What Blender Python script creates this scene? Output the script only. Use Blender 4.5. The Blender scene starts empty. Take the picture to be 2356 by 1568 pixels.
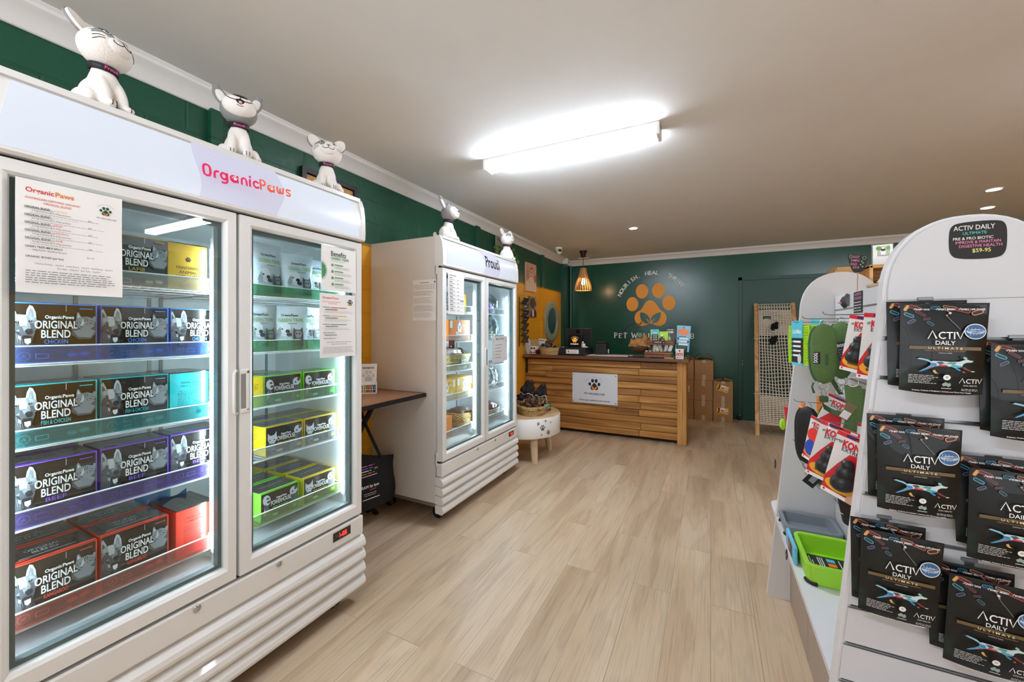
import bpy, bmesh, math, random
from mathutils import Matrix, Vector
random.seed(7)
R = math.radians
PI = math.pi
SC = bpy.context.scene
COL = SC.collection

# ------------------------------------------------------------------ camera, world, exposure
CAM_H = 1.33
cam_data = bpy.data.cameras.new('camera')
cam_data.sensor_fit = 'HORIZONTAL'
cam_data.sensor_width = 36.0
cam_data.lens = 36.0 * 915.6 / 2356
cam_data.shift_y = -27.0 / 2356
cam_data.clip_start = 0.02
cam = bpy.data.objects.new('camera', cam_data)
cam.location = (0, 0, CAM_H)
cam.rotation_euler = (R(90), 0, math.atan(457 / 915.6))
COL.objects.link(cam)
SC.camera = cam
SC.view_settings.view_transform = 'Standard'
SC.view_settings.look = 'None'
SC.view_settings.gamma = 1.0
SC.view_settings.use_curve_mapping = False
SC.view_settings.exposure = 0.28
cy = SC.cycles
cy.use_denoising = True
cy.max_bounces = 10
cy.diffuse_bounces = 5
cy.glossy_bounces = 4
cy.transmission_bounces = 8
cy.transparent_max_bounces = 24
cy.caustics_reflective = False
cy.caustics_refractive = False
cy.sample_clamp_indirect = 6.0
cy.sample_clamp_direct = 0.0
SKY_STRENGTH, GROUND_GLOW = 0.55, 3.9
BATTEN = 58.0
DOWNLIGHT = 190.0
HEADER = 0.56
LED = 52.0
PENDANT = 110.0
world = bpy.data.worlds.new('sky')
SC.world = world
world.use_nodes = True
wb = world.node_tree.nodes['Background']
wn = world.node_tree; wt = wn.nodes.new('ShaderNodeTexCoord'); ws = wn.nodes.new('ShaderNodeSeparateXYZ'); wm = wn.nodes.new('ShaderNodeMapRange')
wm.inputs['From Min'].default_value = -0.06; wm.inputs['From Max'].default_value = 0.02       # added glow below the horizon to lift the ceiling, soft sky above
wm.inputs['To Min'].default_value = GROUND_GLOW; wm.inputs['To Max'].default_value = SKY_STRENGTH
wn.links.new(wt.outputs['Generated'], ws.inputs[0]); wn.links.new(ws.outputs['Z'], wm.inputs['Value']); wn.links.new(wm.outputs[0], wb.inputs[1])
wb.inputs[0].default_value = (0.88, 0.95, 1.0, 1)
# shop front opening behind the camera: daylight comes in here
por = bpy.data.lights.new('shopfront_portal', 'AREA')
por.shape = 'RECTANGLE'; por.size = 5.2; por.size_y = 2.1
por.cycles.is_portal = True
po = bpy.data.objects.new('shopfront_portal', por)
po.location = (0.7, -2.55, 1.3); po.rotation_euler = (R(90), 0, 0)
COL.objects.link(po)

# ------------------------------------------------------------------ colours and materials
def lin(c):
    return c / 12.92 if c <= 0.04045 else ((c + 0.055) / 1.055) ** 2.4
def rgb(h):
    h = h.lstrip('#')
    return tuple(lin(int(h[i:i + 2], 16) / 255) for i in (0, 2, 4)) + (1.0,)
MATS = {}
def mat(h, rough=0.5, metal=0.0, coat=0.0, bump=0.0, bscale=60.0, var=0.0, vscale=6.0, emit=0.0, spec=0.5):
    """plain procedural surface: base colour with optional noise variation and noise bump"""
    key = (h, rough, metal, coat, bump, bscale, var, vscale, emit, spec)
    if key in MATS: return MATS[key]
    m = bpy.data.materials.new('surface_' + h.lstrip('#'))
    m.use_nodes = True
    nt = m.node_tree; N = nt.nodes; L = nt.links
    b = N['Principled BSDF']
    b.inputs['Base Color'].default_value = rgb(h)
    b.inputs['Roughness'].default_value = rough
    b.inputs['Metallic'].default_value = metal
    b.inputs['Coat Weight'].default_value = coat
    b.inputs['Specular IOR Level'].default_value = spec
    if emit:
        b.inputs['Emission Color'].default_value = rgb(h)
        b.inputs['Emission Strength'].default_value = emit
    if bump or var:
        tc = N.new('ShaderNodeTexCoord')
        if var:
            nz = N.new('ShaderNodeTexNoise'); nz.inputs['Scale'].default_value = vscale; nz.inputs['Detail'].default_value = 5
            L.new(tc.outputs['Object'], nz.inputs['Vector'])
            hs = N.new('ShaderNodeHueSaturation'); hs.inputs['Color'].default_value = rgb(h)
            mr = N.new('ShaderNodeMapRange'); mr.inputs['To Min'].default_value = 1 - var; mr.inputs['To Max'].default_value = 1 + var
            mr.inputs['From Min'].default_value = 0.3; mr.inputs['From Max'].default_value = 0.7
            L.new(nz.outputs['Fac'], mr.inputs['Value']); L.new(mr.outputs[0], hs.inputs['Value'])
            L.new(hs.outputs['Color'], b.inputs['Base Color'])
        if bump:
            nb = N.new('ShaderNodeTexNoise'); nb.inputs['Scale'].default_value = bscale; nb.inputs['Detail'].default_value = 4
            L.new(tc.outputs['Object'], nb.inputs['Vector'])
            bp = N.new('ShaderNodeBump'); bp.inputs['Strength'].default_value = bump; bp.inputs['Distance'].default_value = 0.01
            L.new(nb.outputs['Fac'], bp.inputs['Height']); L.new(bp.outputs['Normal'], b.inputs['Normal'])
    MATS[key] = m
    return m
def clear_mat(name, tint, gloss=0.08, rough=0.02, milky=0.0, milk='#FFFFFF'):
    """thin clear sheet: transparent body with a Fresnel gloss; milky adds a diffuse share"""
    m = bpy.data.materials.new(name); m.use_nodes = True
    nt = m.node_tree; N = nt.nodes; L = nt.links
    for n in list(N):
        if n.type == 'BSDF_PRINCIPLED': N.remove(n)
    out = N['Material Output']
    tr = N.new('ShaderNodeBsdfTransparent'); tr.inputs[0].default_value = rgb(tint)
    last = tr.outputs[0]
    if milky:
        df = N.new('ShaderNodeBsdfPrincipled'); df.inputs['Base Color'].default_value = rgb(milk); df.inputs['Roughness'].default_value = 0.3
        mx = N.new('ShaderNodeMixShader'); mx.inputs[0].default_value = milky
        L.new(last, mx.inputs[1]); L.new(df.outputs[0], mx.inputs[2]); last = mx.outputs[0]
    gl = N.new('ShaderNodeBsdfGlossy'); gl.inputs['Roughness'].default_value = rough
    fr = N.new('ShaderNodeFresnel')
    gb = N.new('ShaderNodeNewGeometry'); io = N.new('ShaderNodeMapRange')      # same reflectance from both sides of the sheet
    io.inputs['To Min'].default_value = 1.5; io.inputs['To Max'].default_value = 1 / 1.5
    L.new(gb.outputs['Backfacing'], io.inputs['Value']); L.new(io.outputs[0], fr.inputs['IOR'])
    mt = N.new('ShaderNodeMath'); mt.operation = 'MULTIPLY'; mt.inputs[1].default_value = gloss / 0.08
    L.new(fr.outputs[0], mt.inputs[0])
    m2 = N.new('ShaderNodeMixShader')
    L.new(mt.outputs[0], m2.inputs[0]); L.new(last, m2.inputs[1]); L.new(gl.outputs[0], m2.inputs[2])
    L.new(m2.outputs[0], out.inputs['Surface'])
    return m
def wood_mat(name, cols, axis=0, scale=1.0, rough=0.55, island=0.35, knots=0.0):
    """streaky timber, grain along one local axis; each loose board gets its own tone"""
    m = bpy.data.materials.new(name); m.use_nodes = True
    nt = m.node_tree; N = nt.nodes; L = nt.links; b = N['Principled BSDF']
    tc = N.new('ShaderNodeTexCoord'); mp = N.new('ShaderNodeMapping')
    sc = [28 * scale] * 3; sc[axis] = 1.6 * scale
    mp.inputs['Scale'].default_value = sc
    geo = N.new('ShaderNodeNewGeometry')
    cb = N.new('ShaderNodeCombineXYZ')
    ml = N.new('ShaderNodeMath'); ml.operation = 'MULTIPLY'; ml.inputs[1].default_value = 37.0
    L.new(geo.outputs['Random Per Island'], ml.inputs[0])
    for i in range(3): L.new(ml.outputs[0], cb.inputs[i])
    L.new(tc.outputs['Object'], mp.inputs['Vector'])
    ad = N.new('ShaderNodeVectorMath'); ad.operation = 'ADD'
    L.new(mp.outputs[0], ad.inputs[0]); L.new(cb.outputs[0], ad.inputs[1])
    nz = N.new('ShaderNodeTexNoise'); nz.inputs['Scale'].default_value = 1.0; nz.inputs['Detail'].default_value = 7; nz.inputs['Distortion'].default_value = 0.6
    L.new(ad.outputs[0], nz.inputs['Vector'])
    cr = N.new('ShaderNodeValToRGB'); e = cr.color_ramp.elements
    e[0].position = 0.32; e[0].color = rgb(cols[0]); e[1].position = 0.68; e[1].color = rgb(cols[-1])
    if len(cols) > 2:
        x = cr.color_ramp.elements.new(0.5); x.color = rgb(cols[1])
    L.new(nz.outputs['Fac'], cr.inputs[0])
    hs = N.new('ShaderNodeHueSaturation')
    mr = N.new('ShaderNodeMapRange'); mr.inputs['To Min'].default_value = 1 - island; mr.inputs['To Max'].default_value = 1 + island
    L.new(geo.outputs['Random Per Island'], mr.inputs['Value']); L.new(mr.outputs[0], hs.inputs['Value'])
    L.new(cr.outputs[0], hs.inputs['Color'])
    col = hs.outputs[0]
    if knots:
        vr = N.new('ShaderNodeTexVoronoi'); vr.inputs['Scale'].default_value = 5.0
        L.new(tc.outputs['Object'], vr.inputs['Vector'])
        kr = N.new('ShaderNodeValToRGB'); kr.color_ramp.elements[0].position = 0.03; kr.color_ramp.elements[1].position = 0.09
        kr.color_ramp.elements[0].color = (knots, knots, knots, 1); kr.color_ramp.elements[1].color = (0, 0, 0, 1)
        L.new(vr.outputs['Distance'], kr.inputs[0])
        mx = N.new('ShaderNodeMix'); mx.data_type = 'RGBA'; mx.inputs[7].default_value = rgb('#3A2010')
        L.new(kr.outputs[0], mx.inputs[0]); L.new(col, mx.inputs[6]); col = mx.outputs[2]
    L.new(col, b.inputs['Base Color'])
    b.inputs['Roughness'].default_value = rough
    bp = N.new('ShaderNodeBump'); bp.inputs['Strength'].default_value = 0.25; bp.inputs['Distance'].default_value = 0.004
    L.new(nz.outputs['Fac'], bp.inputs['Height']); L.new(bp.outputs['Normal'], b.inputs['Normal'])
    return m

# ------------------------------------------------------------------ mesh builder
def MX(o, u, v, n=None):
    """matrix from an origin and axes"""
    u = Vector(u); v = Vector(v); n = u.cross(v) if n is None else Vector(n)
    m = Matrix.Identity(4)
    for i in range(3):
        m[i][0] = u[i]; m[i][1] = v[i]; m[i][2] = n[i]; m[i][3] = o[i]
    return m
def T(x, y, z): return Matrix.Translation((x, y, z))
def RX(a): return Matrix.Rotation(R(a), 4, 'X')
def RY(a): return Matrix.Rotation(R(a), 4, 'Y')
def RZ(a): return Matrix.Rotation(R(a), 4, 'Z')
def FX(x, y, z): return MX((x, y, z), (0, 1, 0), (0, 0, 1))      # print on a face that looks to +X
def FY(x, y, z): return MX((x, y, z), (1, 0, 0), (0, 0, 1))      # print on a face that looks to -Y
_TXT = {}
def text_shape(s, bold=0.0, space=1.0):
    k = (s, bold, space)
    if k not in _TXT:
        c = bpy.data.curves.new('lettering_source', 'FONT'); c.body = s; c.resolution_u = 3; c.offset = bold; c.space_character = space
        o = bpy.data.objects.new('lettering_source', c)
        m = bpy.data.meshes.new_from_object(o)
        vs = [(v.co.x, v.co.y) for v in m.vertices]; fs = [tuple(p.vertices) for p in m.polygons]
        bpy.data.objects.remove(o); bpy.data.curves.remove(c); bpy.data.meshes.remove(m)
        x0 = min((v[0] for v in vs), default=0); x1 = max((v[0] for v in vs), default=1)
        _TXT[k] = (vs, fs, x0, x1)
    return _TXT[k]
class Ink:
    """flat printed shapes in a u,v frame, each on its own thin layer"""
    def __init__(self, eps=0.00012): self.items = []; self.eps = eps
    def add(self, vs, fs, m): self.items.append((vs, fs, m)); return self
    def rect(self, a, b, c, d, m): return self.add([(a, b), (c, b), (c, d), (a, d)], [(0, 1, 2, 3)], m)
    def poly(self, pts, m, o=(0, 0), s=(1, 1), flip=False):
        f = -1 if flip else 1
        vs = [(o[0] + f * p[0] * s[0], o[1] + p[1] * s[1]) for p in pts]
        a = sum(vs[i][0] * vs[(i + 1) % len(vs)][1] - vs[(i + 1) % len(vs)][0] * vs[i][1] for i in range(len(vs)))
        if a < 0: vs = vs[::-1]
        return self.add(vs, [tuple(range(len(vs)))], m)
    def ell(self, x, y, rx, ry, m, rot=0, n=20):
        c, s = math.cos(R(rot)), math.sin(R(rot)); vs = []
        for i in range(n):
            t = 2 * PI * i / n; a, b = rx * math.cos(t), ry * math.sin(t)
            vs.append((x + a * c - b * s, y + a * s + b * c))
        return self.add(vs, [tuple(range(n))], m)
    def stroke(self, pts, w, m):
        vs = []; fs = []
        for i, p in enumerate(pts):
            a = pts[max(0, i - 1)]; b = pts[min(len(pts) - 1, i + 1)]
            dx, dy = b[0] - a[0], b[1] - a[1]; l = math.hypot(dx, dy) or 1
            ww = w[i] if isinstance(w, (list, tuple)) else w
            nx, ny = -dy / l * ww / 2, dx / l * ww / 2
            vs += [(p[0] - nx, p[1] - ny), (p[0] + nx, p[1] + ny)]
            if i: fs.append((2 * i - 2, 2 * i, 2 * i + 1, 2 * i - 1))
        return self.add(vs, fs, m)
    def ring(self, x, y, rx, ry, w, m, n=24, a0=0, a1=360):
        return self.stroke([(x + rx * math.cos(R(a0 + (a1 - a0) * i / n)), y + ry * math.sin(R(a0 + (a1 - a0) * i / n))) for i in range(n + 1)], w, m)
    def text(self, s, x, y, h, m, w=None, al='C', bold=0.0, rot=0, space=1.0, maxw=None):
        vs, fs, x0, x1 = text_shape(s, bold, space)
        sy = h / 0.69; sx = sy if w is None else w / max(1e-6, x1 - x0)
        if maxw and (x1 - x0) * sx > maxw: sx = maxw / (x1 - x0)
        off = {'C': (x0 + x1) / 2, 'L': x0, 'R': x1}[al]
        c, q = math.cos(R(rot)), math.sin(R(rot)); o = []
        for a, b in vs:
            a = (a - off) * sx; b *= sy
            o.append((x + a * c - b * q, y + a * q + b * c))
        return self.add(o, fs, m)
    def para(self, x0, y, x1, n, pitch, h, m, seed=1, ragged=0.25):
        """lines of small print too fine to read: words as short bars"""
        rd = random.Random(seed); vs = []; fs = []
        for i in range(n):
            x = x0; end = x1 - rd.random() * ragged * (x1 - x0)
            while x < end:
                l = min((1.2 + rd.random() * 3.5) * h, end - x)
                if l <= 0: break
                k = len(vs); yy = y - i * pitch
                vs += [(x, yy), (x + l, yy), (x + l, yy + h * .5), (x, yy + h * .5)]; fs.append((k, k + 1, k + 2, k + 3))
                x += l + h * 0.7
        return self.add(vs, fs, m)
    def arc_text(self, s, cx, cy_, r, a0, a1, h, m, bold=0.0):
        n = len(s)
        for i, ch in enumerate(s):
            if ch == ' ': continue
            a = a0 + (a1 - a0) * (i + .5) / n
            self.text(ch, cx + r * math.cos(R(a)), cy_ + r * math.sin(R(a)), h, m, rot=a - 90, bold=bold)
        return self
class MB:
    def __init__(self): self.v = []; self.f = []; self.mi = []; self.sm = []; self.mats = []; self.cur = 0
    def m(self, mt):
        if mt not in self.mats: self.mats.append(mt)
        self.cur = self.mats.index(mt); return self
    def add(self, vs, fs, M=None, sm=False):
        k = len(self.v)
        if M is not None: vs = [M @ Vector(p) for p in vs]
        self.v += [tuple(p) for p in vs]
        for f in fs: self.f.append(tuple(i + k for i in f)); self.mi.append(self.cur); self.sm.append(sm)
        return self
    def box(self, x0, x1, y0, y1, z0, z1, M=None, skip=''):
        vs = [(x0, y0, z0), (x1, y0, z0), (x1, y1, z0), (x0, y1, z0), (x0, y0, z1), (x1, y0, z1), (x1, y1, z1), (x0, y1, z1)]
        fs = {'b': (0, 3, 2, 1), 't': (4, 5, 6, 7), 'f': (0, 1, 5, 4), 'r': (1, 2, 6, 5), 'k': (2, 3, 7, 6), 'l': (3, 0, 4, 7)}
        return self.add(vs, [v for q, v in fs.items() if q not in skip], M)
    def rbox(self, x0, x1, y0, y1, z0, z1, r=0.005, seg=2, M=None):
        bm = bmesh.new(); bmesh.ops.create_cube(bm, size=1.0)
        for w in bm.verts:
            w.co = Vector(((x0 + x1) / 2 + w.co.x * (x1 - x0), (y0 + y1) / 2 + w.co.y * (y1 - y0), (z0 + z1) / 2 + w.co.z * (z1 - z0)))
        bmesh.ops.bevel(bm, geom=list(bm.edges), offset=min(r, .49 * min(x1 - x0, y1 - y0, z1 - z0)), segments=seg, profile=0.5, affect='EDGES')
        bm.verts.index_update()
        vs = [tuple(w.co) for w in bm.verts]; fs = [tuple(w.index for w in f.verts) for f in bm.faces]
        bm.free()
        return self.add(vs, fs, M, sm=False)
    def cyl(self, p0, p1, r0, r1=None, n=16, cap=True, sm=True, M=None):
        r1 = r0 if r1 is None else r1
        p0 = Vector(p0); p1 = Vector(p1); d = (p1 - p0).normalized()
        a = d.orthogonal().normalized(); b = d.cross(a)
        ring = lambda p, r: [p + a * (r * math.cos(2 * PI * i / n)) + b * (r * math.sin(2 * PI * i / n)) for i in range(n)]
        self.add(ring(p0, r0) + ring(p1, r1), [(i, (i + 1) % n, n + (i + 1) % n, n + i) for i in range(n)], M, sm)
        if cap:
            self.add(ring(p0, r0), [tuple(range(n - 1, -1, -1))], M); self.add(ring(p1, r1), [tuple(range(n))], M)
        return self
    def tube(self, pts, r, n=8, M=None, closed=False, cap=True, sm=True):
        P = [Vector(p) for p in pts]; k = len(P); vs = []; fs = []
        a = None
        for i in range(k):
            d = (P[(i + 1) % k] - P[i - 1]) if closed else (P[min(k - 1, i + 1)] - P[max(0, i - 1)])
            d.normalize()
            if a is None: a = d.orthogonal().normalized()
            else:
                a = a - d * a.dot(d)
                a = a.normalized() if a.length > 1e-6 else d.orthogonal().normalized()
            b = d.cross(a); rr = r[i] if isinstance(r, (list, tuple)) else r
            vs += [P[i] + a * (rr * math.cos(2 * PI * j / n)) + b * (rr * math.sin(2 * PI * j / n)) for j in range(n)]
        for i in range(k if closed else k - 1):
            q = (i + 1) % k
            fs += [(i * n + j, i * n + (j + 1) % n, q * n + (j + 1) % n, q * n + j) for j in range(n)]
        if cap and not closed: fs += [tuple(range(n - 1, -1, -1)), tuple((k - 1) * n + j for j in range(n))]
        return self.add(vs, fs, M, sm)
    def lathe(self, prof, n=24, M=None, sm=True, sx=1.0, sy=1.0, a0=0, a1=360):
        k = len(prof); full = abs(a1 - a0) >= 360; c = n if full else n + 1; vs = []; fs = []
        for i in range(c):
            t = R(a0 + (a1 - a0) * i / n)
            vs += [(r * math.cos(t) * sx, r * math.sin(t) * sy, z) for r, z in prof]
        for i in range(n):
            q = (i + 1) % c
            fs += [(i * k + j, q * k + j, q * k + j + 1, i * k + j + 1) for j in range(k - 1)]
        return self.add(vs, fs, M, sm)
    def prism(self, poly, M, d, sm=False):
        """outline in the u,v plane of M, from n=0 back to n=-d"""
        a = sum(poly[i][0] * poly[(i + 1) % len(poly)][1] - poly[(i + 1) % len(poly)][0] * poly[i][1] for i in range(len(poly)))
        if a < 0: poly = poly[::-1]
        k = len(poly)
        self.add([(p[0], p[1], 0) for p in poly], [tuple(range(k))], M)
        self.add([(p[0], p[1], -d) for p in poly], [tuple(range(k - 1, -1, -1))], M)
        self.add([(p[0], p[1], 0) for p in poly] + [(p[0], p[1], -d) for p in poly], [(i, k + i, k + (i + 1) % k, (i + 1) % k) for i in range(k)], M, sm)
        return self
    def ell(self, c, r, M=None, n=20, k=12, sm=True):
        r = (r, r, r) if not isinstance(r, (list, tuple)) else r; vs = []; fs = []
        for i in range(k + 1):
            t = PI * i / k
            for j in range(n):
                p = 2 * PI * j / n
                vs.append((c[0] + r[0] * math.sin(t) * math.cos(p), c[1] + r[1] * math.sin(t) * math.sin(p), c[2] - r[2] * math.cos(t)))
        for i in range(k):
            fs += [(i * n + j, i * n + (j + 1) % n, (i + 1) * n + (j + 1) % n, (i + 1) * n + j) for j in range(n)]
        return self.add(vs, fs, M, sm)
    def grid(self, fn, nu, nv, M=None, sm=True):
        vs = [fn(i / nu, j / nv) for j in range(nv + 1) for i in range(nu + 1)]
        fs = [(j * (nu + 1) + i, j * (nu + 1) + i + 1, (j + 1) * (nu + 1) + i + 1, (j + 1) * (nu + 1) + i) for j in range(nv) for i in range(nu)]
        return self.add(vs, fs, M, sm)
    def ink(self, ik, M, base=0.0003, bend=None):
        for n, (vs, fs, m) in enumerate(ik.items):
            self.m(m); d = base + ik.eps * n
            self.add([(p[0], p[1], d + (bend(p[0], p[1]) if bend else 0)) for p in vs], fs, M)
        return self
    def build(self, name, parent=None, loc=(0, 0, 0), rot=(0, 0, 0)):
        me = bpy.data.meshes.new(name)
        me.from_pydata(self.v, [], self.f)
        for m in self.mats: me.materials.append(m)
        me.polygons.foreach_set('material_index', self.mi)
        me.polygons.foreach_set('use_smooth', self.sm)
        me.validate(); me.update()
        o = bpy.data.objects.new(name, me); COL.objects.link(o)
        o.location = loc; o.rotation_euler = rot
        if parent is not None: o.parent = parent
        return o
def tag(o, label=None, cat=None, group=None, kind=None):
    if label: o['label'] = label
    if cat: o['category'] = cat
    if group: o['group'] = group
    if kind: o['kind'] = kind
    return o
def thing(name, label, cat, loc=(0, 0, 0), rot=(0, 0, 0), group=None):
    o = bpy.data.objects.new(name, None); COL.objects.link(o)
    o.empty_display_size = 0.05
    o.location = loc; o.rotation_euler = tuple(R(a) for a in rot)
    return tag(o, label, cat, group)
def struct(mb, name, parent=None):
    return tag(mb.build(name, parent), kind='structure')
def copy_tree(o, parent=None):
    c = o.copy(); COL.objects.link(c)
    if parent is not None: c.parent = parent
    for ch in list(o.children): copy_tree(ch, c)
    return c

# shared surfaces
WHITE = mat('#E9E8E4', 0.35, var=0.02)
FRIDGE = mat('#E6E5E2', 0.28, coat=0.3)
FRIDGE_SIDE = mat('#DBD7D2', 0.35, var=0.02, vscale=2)
INNER = mat('#F2F6F8', 0.35)
CHROME = mat('#C8C8C8', 0.22, 1.0)
STEEL = mat('#9A9A98', 0.4, 0.9, var=0.1, vscale=20)
BLACK = mat('#0C0C0D', 0.45)
GLOSSBLACK = mat('#0A0A0B', 0.15, coat=0.5)
RUBBER = mat('#141415', 0.7)
PAPER = mat('#F1EFEC', 0.6)
INKK = mat('#17171A', 0.6)
INKG = mat('#77777A', 0.6)
INKW = mat('#F6F6F4', 0.5)
GLASS = clear_mat('door_glass', '#F4FAFA', gloss=0.10, rough=0.01)
PLASTIC = clear_mat('clear_plastic', '#FFFFFF', gloss=0.10, rough=0.06, milky=0.10)
CARD = mat('#A87F55', 0.8, bump=0.05, bscale=120, var=0.05)
PEN_W, PEN_P, PEN_G, PEN_C, PEN_Y = [mat(c, 0.6) for c in ('#EEEAE6', '#E58AAE', '#A9E0A5', '#55C9C6', '#E9E58A')]
def paw(ik, x, y, s, m, leaf=None, m2=None):
    """paw print: four toes and a pad, s = overall width"""
    for dx, dy, rx, ry, a in ((-.37, .13, .115, .14, 12), (-.145, .40, .12, .155, 4), (.145, .40, .12, .155, -4), (.37, .13, .115, .14, -12)):
        ik.ell(x + dx * s, y + dy * s, rx * s, ry * s, m, a)
    pad = [(-.02, .22), (-.11, .17), (-.17, .05), (-.26, -.05), (-.31, -.18), (-.26, -.31), (-.14, -.34), (0, -.29), (.14, -.34), (.26, -.31), (.31, -.18), (.26, -.05), (.17, .05), (.11, .17), (.02, .22)]
    ik.poly(pad, m, (x, y), (s, s))
    if leaf is not None:
        for f in (False, True):
            ik.poly([(.01, -.28), (.03, -.16), (.10, -.08), (.20, -.05), (.205, -.18), (.14, -.27), (.06, -.30)], leaf, (x, y), (s, s), flip=f)
    return ik
# ------------------------------------------------------------------ room shell
XL, XR, YB, YF, ZC, ZP = -2.27, 3.7, 6.737, -2.6, 2.52, 1.957
def floor_mat():
    m = bpy.data.materials.new('oak_planks'); m.use_nodes = True
    nt = m.node_tree; N = nt.nodes; L = nt.links; b = N['Principled BSDF']
    tc = N.new('ShaderNodeTexCoord'); sp = N.new('ShaderNodeSeparateXYZ'); L.new(tc.outputs['Object'], sp.inputs[0])
    cb = N.new('ShaderNodeCombineXYZ'); L.new(sp.outputs['Y'], cb.inputs['X']); L.new(sp.outputs['X'], cb.inputs['Y'])
    br = N.new('ShaderNodeTexBrick'); br.offset = 0.37; br.offset_frequency = 2; br.squash_frequency = 2
    br.inputs['Color1'].default_value = (0, 0, 0, 1); br.inputs['Color2'].default_value = (1, 1, 1, 1); br.inputs['Mortar'].default_value = (0.5, 0.5, 0.5, 1)
    br.inputs['Scale'].default_value = 1.0; br.inputs['Mortar Size'].default_value = 0.0012; br.inputs['Mortar Smooth'].default_value = 0.1
    br.inputs['Brick Width'].default_value = 1.32; br.inputs['Row Height'].default_value = 0.182; br.inputs['Bias'].default_value = 0.0
    L.new(cb.outputs[0], br.inputs['Vector'])
    off = N.new('ShaderNodeVectorMath'); off.operation = 'SCALE'; off.inputs['Scale'].default_value = 23.0
    L.new(br.outputs['Color'], off.inputs[0])
    def grain(sx, sy, detail, dist):
        mp = N.new('ShaderNodeVectorMath'); mp.operation = 'MULTIPLY'; mp.inputs[1].default_value = (sx, sy, 1)
        L.new(cb.outputs[0], mp.inputs[0])
        ad = N.new('ShaderNodeVectorMath'); ad.operation = 'ADD'; L.new(mp.outputs[0], ad.inputs[0]); L.new(off.outputs[0], ad.inputs[1])
        nz = N.new('ShaderNodeTexNoise'); nz.inputs['Scale'].default_value = 1; nz.inputs['Detail'].default_value = detail; nz.inputs['Distortion'].default_value = dist
        L.new(ad.outputs[0], nz.inputs['Vector']); return nz, ad
    broad, ad = grain(0.9, 7.0, 3, 0.4)
    fine, _ = grain(4.0, 130.0, 4, 0.2)
    wv = N.new('ShaderNodeMath'); wv.operation = 'MULTIPLY'; wv.inputs[1].default_value = 34.0; L.new(broad.outputs['Fac'], wv.inputs[0])
    sn = N.new('ShaderNodeMath'); sn.operation = 'SINE'; L.new(wv.outputs[0], sn.inputs[0])
    cr = N.new('ShaderNodeValToRGB'); e = cr.color_ramp.elements
    e[0].position = 0.28; e[0].color = rgb('#B99D80'); e[1].position = 0.74; e[1].color = rgb('#DCC6AB')
    x = e.new(0.5); x.color = rgb('#CFB699')
    L.new(broad.outputs['Fac'], cr.inputs[0])
    def dark(src, lo, hi, amt, prev):
        mr = N.new('ShaderNodeMapRange'); mr.inputs['From Min'].default_value = lo; mr.inputs['From Max'].default_value = hi
        mr.inputs['To Min'].default_value = 1.0; mr.inputs['To Max'].default_value = 1 - amt; mr.clamp = True
        L.new(src, mr.inputs['Value'])
        hs = N.new('ShaderNodeHueSaturation'); L.new(prev, hs.inputs['Color']); L.new(mr.outputs[0], hs.inputs['Value']); return hs.outputs[0]
    c = dark(sn.outputs[0], 0.35, 1.0, 0.10, cr.outputs[0])
    c = dark(fine.outputs['Fac'], 0.5, 0.72, 0.22, c)
    sc = N.new('ShaderNodeSeparateColor'); L.new(br.outputs['Color'], sc.inputs[0])
    c = dark(sc.outputs['Red'], 0.0, 1.0, 0.13, c)
    c = dark(br.outputs['Fac'], 0.0, 1.0, 0.4, c)
    L.new(c, b.inputs['Base Color']); b.inputs['Roughness'].default_value = 0.36
    bp = N.new('ShaderNodeBump'); bp.inputs['Strength'].default_value = 0.12; bp.inputs['Distance'].default_value = 0.003
    L.new(fine.outputs['Fac'], bp.inputs['Height']); L.new(bp.outputs['Normal'], b.inputs['Normal'])
    return m
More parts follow.
